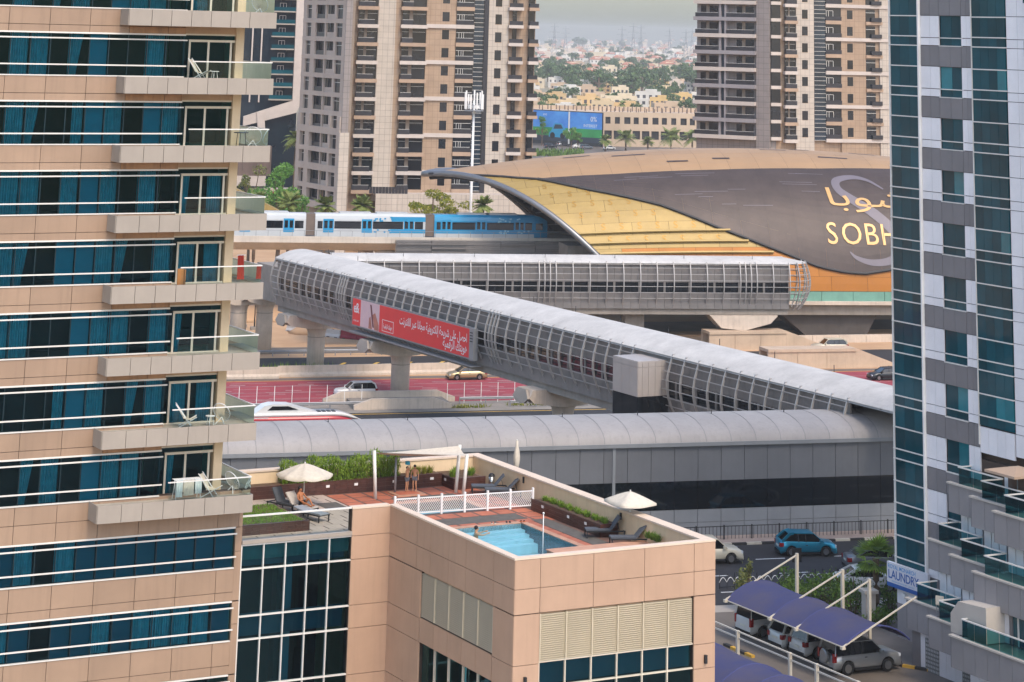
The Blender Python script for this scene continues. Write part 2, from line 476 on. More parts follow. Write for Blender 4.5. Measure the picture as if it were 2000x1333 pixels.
# ---------------------------------------------------------------- podium with the pool terrace (same grid)
pod = root('pool_podium', 'peach clad podium with louvres and windows carrying the swimming pool terrace', 'podium', Q0, AZG)
def wall_panels(along, x0, x1, zs, seams, fixed, sgn, holes=()):
    """cladding panels on a face; along 'x' (front faces) or 'y' (left face)"""
    xs = [x0] + seams + [x1]
    for q0, q1 in zip(zs[1:], zs[:-1]):
        for a, b in zip(xs[:-1], xs[1:]):
            if any(a < h[1] - .05 and b > h[0] + .05 and q0 < h[3] - .05 and q1 > h[2] + .05 for h in holes): continue
            if along == 'x': bx('cladding_panel', P_, pod, a + .012, b - .012, fixed - .04, fixed + .04, q0 + .012, q1 - .012)
            else: bx('cladding_panel', P_, pod, fixed - .04, fixed + .04, a + .012, b - .012, q0 + .012, q1 - .012)
ZS = [18.12, 16.93, 15.9, 13.9, 12.9, 10.9, 9.9, 7.9, 6.9, 4.5, 2.2, 0]
# narrow wall between glazing and wing
bx('wall_core', J_, pod, -2.0, -.06, .05, .5, 0, 18.05)
wall_panels('x', -2.05, 0.0, ZS, [], 0.0, 1)
# wing left face (x = 0) and front face (y = -12.6)
YF = -12.6; XR = 10.35
louv = (-10.69, -3.52, 13.97, 15.9); win = (-10.69, -3.6, 9.5, 12.86)
bx('wall_core', J_, pod, .06, .5, YF + .06, -.02, 16.0, 18.05)
bx('wall_core', J_, pod, .06, .5, -3.45, -.02, 0, 16.0)
bx('wall_core', J_, pod, .06, .5, YF + .06, -10.75, 0, 16.0)
bx('wall_core', J_, pod, .06, .5, -10.75, -3.45, 12.9, 13.92)
bx('wall_core', J_, pod, .06, .5, -10.75, -3.45, 0, 9.5)
wall_panels('y', YF, 0, [18.12, 16.93, 15.93], [-10.69, -8.02, -6.3, -4.45, -3.0], 0, -1)
wall_panels('y', YF, -10.72, ZS[2:], [], 0, -1)
wall_panels('y', -3.5, -.04, ZS[2:], [], 0, -1)
wall_panels('y', -10.69, -3.55, [13.93, 12.9], [-9.2, -7.8, -6.4, -5.0], 0, -1)
# front face
bx('wall_core', J_, pod, .06, XR - .06, YF + .06, YF + .5, 15.95, 18.05)
bx('wall_core', J_, pod, .06, 1.2, YF + .06, YF + .5, 0, 15.95)
bx('wall_core', J_, pod, 9.25, XR - .06, YF + .06, YF + .5, 0, 15.95)
bx('wall_core', J_, pod, XR - .5, XR - .06, YF + .5, 10.5, 0, 18.05)
wall_panels('x', -.04, XR, [18.12, 16.93, 15.92], [1.24, 3.93, 6.57, 9.2], YF, 1)
wall_panels('x', -.04, 1.26, ZS[2:], [], YF, 1)
wall_panels('x', 9.2, XR, ZS[2:], [], YF, 1)
M_('louvre', '#c9bca2', .5, .1, var=.04)
def louvres(front):
    if front: n, a0, a1 = 6, 1.29, 9.17
    else: n, a0, a1 = 5, louv[0], louv[1]
    wd = (a1 - a0) / n
    for i in range(n):
        a, b = a0 + i * wd + .03, a0 + (i + 1) * wd - .03
        mb = MB(); bk = MB(); z0, z1 = 14.0, 15.87; k = 22; dz = (z1 - z0) / k
        fr = None
        if front:
            fr = bx('louvre_frame', MT['louvre'], pod, a - .055, a - .01, YF - .05, YF + .12, z0, z1)
            for j in range(k):
                z = z0 + j * dz
                mb.add([(a, YF + .0, z), (b, YF + .0, z), (b, YF + .1, z + dz * .62), (a, YF + .1, z + dz * .62), (a, YF + .01, z - .012), (b, YF + .01, z - .012)], [(0, 1, 2, 3), (0, 4, 5, 1)])
            bk.quad((a, YF + .13, z0), (b, YF + .13, z0), (b, YF + .13, z1), (a, YF + .13, z1))
        else:
            fr = bx('louvre_frame', MT['louvre'], pod, -.03, .12, a - .055, a - .01, z0, z1)
            for j in range(k):
                z = z0 + j * dz
                mb.add([(.0, b, z), (.0, a, z), (.1, a, z + dz * .62), (.1, b, z + dz * .62), (.01, b, z - .012), (.01, a, z - .012)], [(0, 1, 2, 3), (0, 4, 5, 1)])
            bk.quad((.13, a, z0), (.13, b, z0), (.13, b, z1), (.13, a, z1))
        tag(mb.build('louvre_blades', MT['louvre'], pod), kind='stuff'); bk.build('louvre_back', MT['tan_wall'], pod)
louvres(True); louvres(False)
# front windows under the louvres
wd = (9.17 - 1.29) / 6
for i in range(6):
    a = 1.29 + i * wd
    for q0, q1 in ((12.98, 13.95), (11.0, 12.9), (9.0, 10.92)):
        pane('window_pane', glassP, pod, a + .03, a + wd - .03, YF + .12, q0, q1)
    bx('window_mullion', MT['aluminium'], pod, a - .03, a + .03, YF + .02, YF + .16, 6, 13.98)
for z in (13.94, 12.94, 10.96):
    bx('window_transom', MT['aluminium'], pod, 1.26, 9.2, YF + .03, YF + .15, z - .03, z + .03)
bx('room_back', MT['blind_dark'], pod, 1.2, 9.25, YF + .45, YF + .5, 12.95, 13.95)
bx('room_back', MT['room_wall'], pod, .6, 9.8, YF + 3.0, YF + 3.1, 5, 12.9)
# left face windows
for i in range(5):
    a = -10.69 + i * 1.42
    mb = MB().quad((.12, a + 1.38, 9.5), (.12, a + .03, 9.5), (.12, a + .03, 12.84), (.12, a + 1.38, 12.84))
    mb.build('window_pane', glassP, pod)
    bx('window_mullion', MT['aluminium'], pod, .02, .16, a - .03, a + .03, 9.5, 12.86)
bx('room_back', MT['blind_dark'], pod, .45, .5, -10.7, -9.2, 9.5, 12.86)
bx('wall_light', MT['dark_metal'], pod, 9.75, 9.87, YF - .16, YF - .04, 13.1, 13.45)
bx('wall_light', MT['dark_metal'], pod, .5, .62, YF - .16, YF - .04, 13.1, 13.45)
# glazed podium wall
zz = [16.93, 15.88, 13.88, 12.88, 10.93, 9.9, 7.9]
for i in range(5):
    a = -7.63 + i * 1.116
    for r_, (q1, q0) in enumerate(zip(zz[:-1], zz[1:])):
        pane('window_pane', glassP, pod, a + .02, a + 1.096, .1, q0 + .02, q1 - .02)
    bx('window_mullion', MT['white_metal'], pod, a - .025, a + .025, -.02, .14, 6, 16.95)
for z in zz: bx('window_transom', MT['white_metal'], pod, -7.64, -2.05, -.03, .13, z - .03, z + .03)
bx('room_back', MT['blind_dark'], pod, -7.6, -2.1, .6, .65, 15.9, 16.9)
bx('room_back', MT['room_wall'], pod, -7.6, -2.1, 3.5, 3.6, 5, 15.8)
bx('room_back', MT['blind_dark'], pod, -7.6, -2.1, .6, .65, 12.9, 13.86)
bx('room_column', MT['blind'], pod, -4.9, -4.5, 1.2, 1.6, 5, 15.8)
bx('room_column', MT['room_wall'], pod, -5.3, -4.95, 1.1, 1.7, 5, 15.8)
bx('terrace_ledge', MT['white_panel'], pod, -7.64, -2.05, -.1, .35, 16.98, 17.14)
for i in range(4):
    pane('balustrade_pane', railG, pod, -7.6 + i * 1.38, -7.6 + i * 1.38 + 1.36, .1, 17.15, 18.15)
bx('hand_rail', MT['white_metal'], pod, -7.64, -2.05, .05, .15, 18.13, 18.2)
# slab and parapets
M_('parapet_cap', '#d9c3ac', .6, var=.05, streak=.05)
bx('terrace_slab', MT['concrete'], pod, -7.6, .5, .4, 10.6, 16.2, 16.98)
bx('terrace_slab', MT['concrete'], pod, .5, XR - .5, YF + .5, 10.6, 15.2, 15.9)
bx('parapet_inner', MT['cream_wall'], pod, .06, .3, YF + .3, 0, 16.5, 18.1)
bx('parapet_inner', MT['cream_wall'], pod, .3, XR - .3, YF + .06, YF + .3, 16.5, 18.1)
bx('parapet_inner', MT['cream_wall'], pod, XR - .55, XR - .06, YF + .3, 10.3, 16.5, 18.1)
bx('parapet_inner', MT['cream_wall'], pod, -7.6, XR - .06, 10.3, 10.75, 16.5, 18.1)
bx('parapet_cap', MT['parapet_cap'], pod, -.07, .32, YF - .06, 0.04, 18.12, 18.2)
bx('parapet_cap', MT['parapet_cap'], pod, .32, XR, YF - .06, YF + .32, 18.12, 18.2)
bx('parapet_cap', MT['parapet_cap'], pod, XR - .6, XR, YF + .32, 10.8, 18.12, 18.2)
bx('parapet_cap', MT['parapet_cap'], pod, -7.6, XR - .6, 10.25, 10.8, 18.12, 18.2)
bx('parapet_cap', MT['parapet_cap'], pod, -2.05, -.07, -.06, .4, 18.12, 18.2)
bx('outer_wall', MT['cream_wall'], pod, -7.6, XR - .5, 10.75, 10.9, 0, 18.1)
# ================================================================ pool terrace: paving, pool, plants, furniture, people
DKZ = 17.0
FR = Matrix.Translation(Q0) @ Matrix.Rotation(R(90 - AZG), 4, 'Z')
def dk(s, y, z=DKZ):
    return FR @ Vector((s, y, z))
M_('stone_pale', '#b5a393', .8, var=.08, nscale=1.2, rnd=.05)
M_('stone_slot', '#5a4a40', .85, var=.1)
M_('terracotta', '#b56a4c', .75, var=.1, nscale=1.5, rnd=.09, col2='#9c5840')
M_('paver_brown', '#6d5246', .8, var=.12, nscale=1.5, rnd=.05)
M_('paver_grey', '#5d574f', .85, var=.15, nscale=2, bump=.1, bscale=60)
M_('coping', '#b98b70', .7, var=.1, nscale=2, rnd=.07)
M_('brown_tile', '#4a2b22', .45, var=.12, nscale=3, rnd=.12, spec=.5)
M_('grout', '#7b6a5e', .9)
M_('soil', '#5c4632', .95, var=.2, nscale=4)
floor = root('terrace_paving', 'terrace paving of pale stone and terracotta squares around the pool', 'paving', Q0, AZG, kind='structure')
del floor['category']
bx('paving_bed', MT['grout'], floor, -7.6, .55, .4, 10.3, 16.982, 16.99)
POOL = (1.0, 6.75, -11.8, -.75)
KID = (2.9, 6.6, 2.95, 5.6)
for x0, x1, y0, y1 in ((.5, POOL[0], YF + .3, 10.3), (POOL[1], 9.85, YF + .3, 10.3), (POOL[0], POOL[1], POOL[3], KID[2]), (POOL[0], POOL[1], KID[3], 10.3), (POOL[0], KID[0], KID[2], KID[3]), (KID[1], POOL[1], KID[2], KID[3]), (POOL[0], POOL[1], YF + .3, POOL[2])):
    bx('paving_bed', MT['paver_brown'], floor, x0, x1, y0, y1, 15.9, 16.99)
for i in range(9):                                     # pale stone slabs with dark slots
    for j in range(10):
        x0, y0 = -7.55 + i * .9, .42 + j * .98
        if x0 > .45: continue
        bx('stone_slab', MT['stone_pale'], floor, x0 + .006, min(x0 + .894, .54), y0 + .006, y0 + .974, 16.985, 17.0)
        bx('slot_inlay', MT['stone_slot'], floor, x0 + .2 + .3 * (j % 2), x0 + .26 + .3 * (j % 2), y0 + .1, y0 + .85, 17.0, 17.004)
bx('rubber_mat', MT['paver_grey'], floor, -.75, .4, 5.9, 7.3, 17.0, 17.008)
for i in range(9):                                     # terracotta squares
    for j in range(9):
        x0, y0 = .65 + i * 1.03, -.55 + j * 1.08 if j > 2 else -.6 + j * 1.1
        if x0 + .9 > 9.75 or y0 + .95 > 9.2: continue
        if x0 < KID[1] and x0 + .9 > KID[0] and y0 < KID[3] + .3 and y0 + .95 > KID[2] - .3: continue
        bx('terracotta_square', MT['terracotta'], floor, x0, x0 + .88, y0, y0 + .93, 16.99, 17.0)
for i in range(11):
    y0 = -11.4 + i * .98
    bx('terracotta_square', MT['terracotta'], floor, 7.1, 7.55, y0, y0 + .9, 16.99, 17.0)
for x0, x1, y0, y1 in ((3.4, 7.0, 6.35, 7.15), (7.6, 8.5, -11, -.2), (1.2, 7.6, .1, 1.5)):
    bx('grey_walkway', MT['paver_grey'], floor, x0, x1, y0, y1, 17.0, 17.006)
bx('shower_tray', MT['coping'], floor, 3.9, 5.5, 7.3, 8.6, 17.0, 17.05)
bx('shower_tray_inset', MT['terracotta'], floor, 4.1, 5.3, 7.5, 8.4, 17.05, 17.056)
# pools
M_('pool_tile', '#8fd0dc', .3, var=.05, nscale=2)
MT['pool_tile'] = tiled('pool_mosaic', '#95bcc6', '#b4d0d4', .5, .5, .03, .3, .1)
def water(name, deep):
    m, nt, b = _base(name)
    N, L = nt.nodes.new, nt.links.new
    nt.nodes.remove(b)
    tr = N('ShaderNodeBsdfTransparent'); tr.inputs[0].default_value = (*deep, 1)
    gl = N('ShaderNodeBsdfGlossy'); gl.inputs['Roughness'].default_value = .03
    geo = N('ShaderNodeNewGeometry'); no = N('ShaderNodeTexNoise'); no.inputs['Scale'].default_value = 2.2; no.inputs['Detail'].default_value = 3
    L(geo.outputs['Position'], no.inputs['Vector'])
    bp = N('ShaderNodeBump'); bp.inputs['Strength'].default_value = .35; bp.inputs['Distance'].default_value = .06
    L(no.outputs['Fac'], bp.inputs['Height']); L(bp.outputs[0], gl.inputs['Normal'])
    fr = N('ShaderNodeFresnel'); fr.inputs[0].default_value = 1.33; L(bp.outputs[0], fr.inputs['Normal'])
    mu = N('ShaderNodeMath'); mu.operation = 'MULTIPLY'; mu.inputs[1].default_value = .3; L(fr.outputs[0], mu.inputs[0])
    mx = N('ShaderNodeMixShader'); L(mu.outputs[0], mx.inputs[0]); L(tr.outputs[0], mx.inputs[1]); L(gl.outputs[0], mx.inputs[2])
    L(mx.outputs[0], nt.nodes['Material Output'].inputs[0])
    return m
MT['water'] = water('pool_water', (.8, .96, 1.0))
M_('tile_navy', '#1f4f6a', .3, var=.1)
def pool(name, label, b, depth, marks):
    r = root(name, label, 'swimming pool', dk(b[0], b[2], 0), AZG)
    X, Y = b[1] - b[0], b[3] - b[2]
    z0, z1 = 16.98 - depth, 16.9
    m = MB()
    m.quad((0, 0, z0), (X, 0, z0), (X, Y, z0), (0, Y, z0))
    m.quad((0, 0, z0), (0, 0, z1 + .1), (X, 0, z1 + .1), (X, 0, z0)); m.quad((0, Y, z0), (X, Y, z0), (X, Y, z1 + .1), (0, Y, z1 + .1))
    m.quad((0, 0, z0), (0, Y, z0), (0, Y, z1 + .1), (0, 0, z1 + .1)); m.quad((X, 0, z0), (X, 0, z1 + .1), (X, Y, z1 + .1), (X, Y, z0))
    m.build('basin', MT['pool_tile'], r)
    MB().quad((0, 0, z1), (X, 0, z1), (X, Y, z1), (0, Y, z1)).build('water', MT['water'], r)
    for k in range(4 if marks else 0):
        bx('pool_step', MT['pool_tile'], r, 0.02, X - .02, Y - .45 * (k + 1), Y - .45 * k - .01, z0 + .01, z1 - .12 - .13 * k)
    if marks:
        for i in range(9):
            for j in range(14):
                if (i + j) % 2: continue
                bx('mosaic_mark', MT['tile_navy'], r, .3 + i * .65, .48 + i * .65, .5 + j * .62, .68 + j * .62, z0, z0 + .006)
    for i in range(int(X / .5) + 1):
        a = i * X / (int(X / .5) + 1); w_ = X / (int(X / .5) + 1)
        bx('coping_stone', MT['coping'], r, a + .005, a + w_ - .005, Y, Y + .35, 16.985, 17.03)
    for i in range(int(Y / .5) + 1):
        a = i * Y / (int(Y / .5) + 1); w_ = Y / (int(Y / .5) + 1)
        bx('coping_stone', MT['coping'], r, X, X + .35, a + .005, a + w_ - .005, 16.985, 17.03)
    return r
pl = pool('swimming_pool', 'rectangular blue swimming pool with a swimmer, steps and chequered floor', POOL, 1.0, True)
pool('wading_pool', 'small pale blue wading pool behind the white picket fence', KID, .4, False)
bench = root('pool_ledge', 'low salmon stone ledge at the near end of the swimming pool', 'ledge', dk(4.6, -8.2, 0), AZG)
bx('ledge_base', MT['coping'], bench, 0, 5.2, 0, 1.0, 16.99, 17.15)
bx('ledge_top', MT['coping'], bench, -.05, 5.2, -.02, 1.03, 17.15, 17.2)

# ---- planters with brown tiles
def planter(name, label, s0, s1, y0, y1, h, faces='f', light=()):
    r = root(name, label, 'planter', dk(s0, y0), AZG)
    X, Y = s1 - s0, y1 - y0
    bx('core', MT['grout'], r, .02, X - .02, .02, Y - .02, 0, h - .04)
    bx('soil', MT['soil'], r, .12, X - .12, .12, Y - .12, h - .06, h - .02)
    n = int(X / .36); hh = h / 3
    if 'f' in faces:
        for i in range(n):
            for k in range(3):
                bx('wall_tile', MT['brown_tile'], r, i * X / n + .004, (i + 1) * X / n - .004, 0, .03, k * hh + .004, (k + 1) * hh - .004)
    if 'l' in faces:
        n = int(Y / .36)
        for i in range(n):
            for k in range(3):
                bx('wall_tile', MT['brown_tile'], r, 0, .03, i * Y / n + .004, (i + 1) * Y / n - .004, k * hh + .004, (k + 1) * hh - .004)
    if 'r' in faces:
        bx('end_wall', MT['brown_tile'], r, X - .03, X, 0, Y, 0, h - .01)
    bx('rim', MT['brown_tile'], r, 0, X, 0, .12, h - .02, h + .01)
    for q in light:
        bx('step_light', MT['white_paint'], r, *(q, q + .2, -.015, .0) if 'l' not in faces else (-.015, 0, q, q + .2), h * .55, h * .55 + .12)
    return r
planter('grass_planter', 'low brown tiled planter with lawn behind the glass balustrade', -7.6, -3.55, 1.55, 6.0, .45, 'fr')
planter('hedge_planter', 'long brown tiled planter along the back wall with step lights', -7.6, 7.4, 9.25, 10.3, .6, 'f', (8.3, 9.9, 12.1, 14.3))
planter('corner_planter', 'short brown tiled planter in the terrace corner beside the bin', 7.42, 9.3, 7.9, 10.3, .55, 'fl', (.9,))
planter('flower_planter', 'brown tiled planter with low shrubs along the right parapet', 8.75, 9.78, -5.0, 1.9, .55, 'fl', (1.3, 3.0, 5.6))
# ---- foliage
def leaf_mat(name, c1, c2, trans=.25):
    m, nt, b = _base(name)
    N, L = nt.nodes.new, nt.links.new
    geo = N('ShaderNodeNewGeometry'); no = N('ShaderNodeTexNoise'); no.inputs['Scale'].default_value = .9; no.inputs['Detail'].default_value = 4
    L(geo.outputs['Position'], no.inputs['Vector'])
    ad = N('ShaderNodeMath'); ad.operation = 'MULTIPLY_ADD'; ad.inputs[1].default_value = .55
    L(geo.outputs['Random Per Island'], ad.inputs[0]); L(no.outputs['Fac'], ad.inputs[2])
    cr = N('ShaderNodeMapRange'); cr.inputs[1].default_value = .4; cr.inputs[2].default_value = 1.1; L(ad.outputs[0], cr.inputs[0])
    mx = N('ShaderNodeMix'); mx.data_type = 'RGBA'; mx.inputs[6].default_value = (*lin(c1), 1); mx.inputs[7].default_value = (*lin(c2), 1)
    L(cr.outputs[0], mx.inputs[0]); L(mx.outputs[2], b.inputs['Base Color'])
    b.inputs['Roughness'].default_value = .6; b.inputs['Specular IOR Level'].default_value = .25
    if trans:
        tl = N('ShaderNodeBsdfTranslucent'); L(mx.outputs[2], tl.inputs[0])
        ms = N('ShaderNodeMixShader'); ms.inputs[0].default_value = trans
        L(b.outputs[0], ms.inputs[1]); L(tl.outputs[0], ms.inputs[2]); L(ms.outputs[0], nt.nodes['Material Output'].inputs[0])
    return m
LEAF = {'hedge': leaf_mat('hedge_leaf', '#4c6a22', '#8aa33a'), 'grass': leaf_mat('grass_leaf', '#4e7a20', '#7fa436'),
        'tree': leaf_mat('tree_leaf', '#2c4a1e', '#6f8a38'), 'treeb': leaf_mat('tree_leaf_bright', '#3f7030', '#79a14a'), 'palm': leaf_mat('palm_leaf', '#4a5f2a', '#98a05a'),
        'far': leaf_mat('far_leaf', '#2f4a2a', '#5d7340', 0), 'ghaf': leaf_mat('acacia_leaf', '#5c7026', '#a09a3e'), 'dry': leaf_mat('dry_shrub_leaf', '#4a5a2a', '#8c8a4e')}
M_('bark', '#6b5846', .95, var=.2, nscale=6, bump=.3, bscale=30)
def leaf_quad(mb, c, sz, rg, up=.3):
    d = Vector((rg.gauss(0, 1), rg.gauss(0, 1), rg.gauss(0, 1) + up)).normalized()
    t = d.orthogonal().normalized()
    t = Matrix.Rotation(rg.random() * 6.3, 3, d) @ t
    b = d.cross(t)
    c = Vector(c)
    mb.add([c - t * sz, c + b * sz * .5, c + t * sz, c - b * sz * .5], [(0, 1, 2, 3)])
def blade(mb, base, h, lean, w_):
    b = Vector(base); t = b + Vector((lean[0], lean[1], h)); mid = b + Vector((lean[0] * .35, lean[1] * .35, h * .6))
    px = Vector((-lean[1], lean[0], 0))
    px = px.normalized() * w_ if px.length > 1e-4 else Vector((w_, 0, 0))
    mb.add([b - px, b + px, mid + px * .8, mid - px * .8, t], [(0, 1, 2, 3), (3, 2, 4)])
rg = random.Random(11)
g = MB()
for i in range(5200):
    blade(g, (rg.uniform(-7.45, -3.75), rg.uniform(1.75, 5.9), 17.42), rg.uniform(.05, .11), (rg.uniform(-.05, .05), rg.uniform(-.05, .05)), .012)
gr = g.build('lawn_grass', LEAF['grass'], None)
gr.matrix_world = FR
tag(gr, 'short green lawn in the tiled planter beside the balcony', 'grass', kind='stuff')
def hedge(label, s0, s1, y0, y1, z0, z1, n, fr=1):
    m = MB()
    for i in range(n):
        s, y, z = rg.uniform(s0, s1), rg.uniform(y0, y1), rg.uniform(z0, z1)
        bul = .12 * math.sin(s * 2.3) + .1 * math.sin(s * 5.1 + 1)
        zt = z0 + (z - z0) * (1 + bul)
        if rg.random() < .55: blade(m, (s, y, zt - .12), rg.uniform(.14, .3), (rg.gauss(0, .06), rg.gauss(0, .06)), .018)
        else: leaf_quad(m, (s, y + rg.gauss(0, .05), zt), .06, rg)
    st = MB()
    for i in range(int((s1 - s0) * 5)):
        s = s0 + (i + .5) / 5
        st.tube([(s, (y0 + y1) / 2, z0 - .05), (s + rg.gauss(0, .1), (y0 + y1) / 2 + rg.gauss(0, .1), z0 + (z1 - z0) * .6)], .02, 5)
    r = root('hedge', label, 'hedge', dk((s0 + s1) / 2, (y0 + y1) / 2, z0), AZG)
    inv = Matrix.Translation((-(s0 + s1) / 2, -(y0 + y1) / 2, -z0))
    tag(m.build('foliage', LEAF['hedge'], r, lm=inv), kind='stuff'); tag(st.build('stems', MT['bark'], r, lm=inv), kind='stuff')
    return r
hedge('long clipped green hedge behind the open parasol', -1.6, 3.35, 9.5, 10.2, 17.55, 18.65, 5200)
hedge('shorter clipped green hedge between parasol and shower post', 3.5, 5.1, 9.5, 10.2, 17.55, 18.7, 1900)
def shrubs(name, label, spots, size, mt, h):
    r = root(name, label, 'shrubs', dk(*spots[0], 17.5), AZG)
    o = Vector((spots[0][0], spots[0][1], 17.5))
    for s, y in spots:
        m = MB()
        for i in range(110):
            a = rg.random() * 6.28; q = rg.random() * size
            blade(m, Vector((s + q * .5 * math.cos(a), y + q * .5 * math.sin(a), 17.5)) - o, rg.uniform(.4, 1) * h, (math.cos(a) * q * .7, math.sin(a) * q * .7), .02)
        tag(m.build('shrub', LEAF[mt], r), kind='stuff')
shrubs('low_shrubs', 'sparse yellow green shrubs in the back planter right of the shower', [(5.9 + i * .35, 9.75 + .1 * (i % 2)) for i in range(4)], .28, 'ghaf', .5)
shrubs('low_shrubs', 'bushy green shrubs in the corner planter beside the bin', [(7.7 + i * .35, 8.6 + .5 * (i % 3)) for i in range(5)], .3, 'hedge', .4)
shrubs('low_shrubs', 'row of low green shrubs in the planter along the right parapet', [(9.2 + .12 * (i % 2), -4.7 + i * .42) for i in range(15)], .28, 'hedge', .3)
shrubs('low_shrubs', 'low tuft of shrubs in the near right terrace corner', [(9.5, -8.6), (9.5, -8.2), (9.5, -9.0)], .3, 'tree', .35)

# ---- umbrellas
def parasol(label, u, v, h, rad, tilt=0, square=False, closed=False, z=DKZ):
    r = root('parasol', label, 'parasol', at_z(u, v, z), AZG)
    MB().tube([(0, 0, 0), (0, 0, h)], .03, 8).build('pole', MT['white_metal'], r, True)
    bx('base', MT['concrete_dark'], r, -.25, .25, -.25, .25, 0, .08)
    mb = MB()
    n = 4 if square else 8
    if closed:
        rings = []
        for k in range(7):
            t = k / 6; rr = .05 + .11 * math.sin(math.pi * min(1, t * 1.15)) * (1 - .3 * t)
            rings.append([(rr * (1 + .25 * (i % 2)) * math.cos(i * math.pi / 6), rr * (1 + .25 * (i % 2)) * math.sin(i * math.pi / 6), h - 1.45 * (1 - t)) for i in range(12)])
        mb.loft(rings)
        mb.build('folded_canopy', MT['fabric_white'], r, True)
    else:
        top = (0, 0, h)
        N_ = n * 6
        rings = []
        for k in range(7):
            t = (k + .02) / 6
            ring = []
            for i in range(N_):
                a = 2 * math.pi * i / N_ + math.pi / n
                seg = (i % 6) / 6
                apo = math.cos(math.pi / n) / math.cos((seg - .5) * 2 * math.pi / n)
                sag = -.05 * rad * math.sin(math.pi * seg) * t
                zz_ = h - (rad * .34) * (t ** 1.25) + sag
                ring.append((rad * apo * t * math.cos(a), rad * apo * t * math.sin(a), zz_))
            rings.append(ring)
        rings.append([(p[0] * .995, p[1] * .995, p[2] - .1) for p in rings[-1]])
        mb.loft(rings, caps=False)
        c = mb.build('canopy', MT['fabric_white'], r, True)
        for i in range(n):
            a = 2 * math.pi * i / n + math.pi / n
            bar('rib', MT['grey_metal'], r, (0, 0, h - .03), (rad * .98 * math.cos(a), rad * .98 * math.sin(a), h - rad * .34 - .02), .02)
            bar('strut', MT['grey_metal'], r, (0, 0, h - .65), (rad * .5 * math.cos(a), rad * .5 * math.sin(a), h - rad * .15 - .05), .018)
    MB().ball((0, 0, h + .03), .04, 8, 5).build('finial', MT['white_metal'], r, True)
    return r
parasol('open round white parasol over the loungers beside the lawn', 592, 991, 2.05, 1.42)
parasol('open square white parasol over loungers at the right parapet', 1230, 1053, 2.12, 1.3, square=True)
parasol('closed cream parasol standing against the right parapet', 1008, 948, 2.2, 1.2, closed=True)

# ---- loungers
M_('lounger_pad', '#8b8f94', .85, var=.08, nscale=6)
M_('lounger_pale', '#b3aaa0', .85, var=.08, nscale=6)
def lounger(label, s, y, az, back=50, pad='fabric_grey', group=None):
    r = root('sun_lounger', label, 'sun lounger', dk(s, y), az, group)
    L_, W2, H = 1.9, .33, .33
    dm = MT['dark_metal']
    for yy in (-W2, W2): bx('side_rail', dm, r, -.95, .95, yy - .025, yy + .025, H - .06, H)
    for xx in (-.9, .9):
        for yy in (-W2, W2): bx('leg', dm, r, xx - .025, xx + .025, yy - .025, yy + .025, 0, H - .06)
        bx('cross_rail', dm, r, xx - .02, xx + .02, -W2 + .025, W2 - .025, H - .05, H - .01)
    bx('seat_pad', MT[pad], r, -.25, .95, -W2 + .03, W2 - .03, H, H + .06)
    hx = -.27; c_, s_ = math.cos(R(back)), math.sin(R(back))
    a = Vector((hx - .36 * c_, 0, H + .03 + .36 * s_))
    bx('back_pad', MT[pad], r, a.x - .36, a.x + .36, -W2 + .03, W2 - .03, a.z - .03, a.z + .03, rot=Matrix.Rotation(R(back), 3, 'Y'))
    e = Vector((hx - .5 * c_, 0, H + .5 * s_))
    bar('back_strut', dm, r, (e.x, 0, e.z), (hx - .45, 0, H - .02), .025)
    return r
ax = 151.5   # azimuth of -y on the terrace grid: feet towards the viewer
lounger('empty dark framed lounger farthest from the glass, back raised steeply', -2.75, 6.5, 130, 58, 'fabric_grey')
lounger('dark framed lounger with pale pad on which a woman sits', -2.35, 5.5, 130, 45, 'lounger_pale')
lounger('dark framed lounger with flat grey pad nearest the glass balustrade', -2.45, 3.9, 132, 8, 'lounger_pad')
lounger('dark lounger with raised back in front of the bin', 8.85, 6.6, 265, 48)
lounger('second dark lounger beside the closed parasol with raised back', 9.1, 5.55, 265, 45)
lounger('dark lounger with raised back beside the square parasol pole', 9.0, -5.0, 262, 52)
lounger('dark lounger half hidden by the near parapet, back raised', 9.2, -7.0, 262, 48)

# ---- shade sail with posts
sail = root('shade_sail', 'cream shade sail stretched between white posts over the shower area', 'shade sail', dk(4.8, 7.1), AZG)
o0 = Vector((4.8, 7.1, DKZ))
MB().tube([Vector((2.61, 7.29, 17)) - o0, Vector((2.5, 7.4, 19.3)) - o0], .09, 10).build('post', MT['white_metal'], sail, True)
MB().tube([Vector((7.2, 7.22, 17)) - o0, Vector((7.45, 7.4, 19.3)) - o0], .09, 10).build('post', MT['white_metal'], sail, True)
MB().tube([Vector((7.24, 6.45, 17)) - o0, Vector((7.35, 6.35, 19.0)) - o0], .09, 10).build('post', MT['white_metal'], sail, True)
m = MB()
A_, B_, C_, D_ = [Vector(p) - o0 for p in ((2.55, 7.4, 19.2), (7.4, 7.4, 19.25), (7.3, 6.3, 18.95), (4.3, 9.6, 18.75))]
rows = []
for i in range(9):
    t = i / 8
    row = []
    for j in range(9):
        q = j / 8
        p = (A_ * (1 - t) + D_ * t) * (1 - q) + (C_ * (1 - t) + B_ * t) * q
        p.z -= .35 * math.sin(math.pi * t) * (.4 + .6 * math.sin(math.pi * q)) * .6
        row.append(tuple(p))
    rows.append(row)
m.loft(rows, closed=False, caps=False)
m.build('sail_cloth', MT['fabric_white'], sail, True)
bar('cable', MT['grey_metal'], sail, A_, A_ + Vector((.25, .1, -.02)), .015)

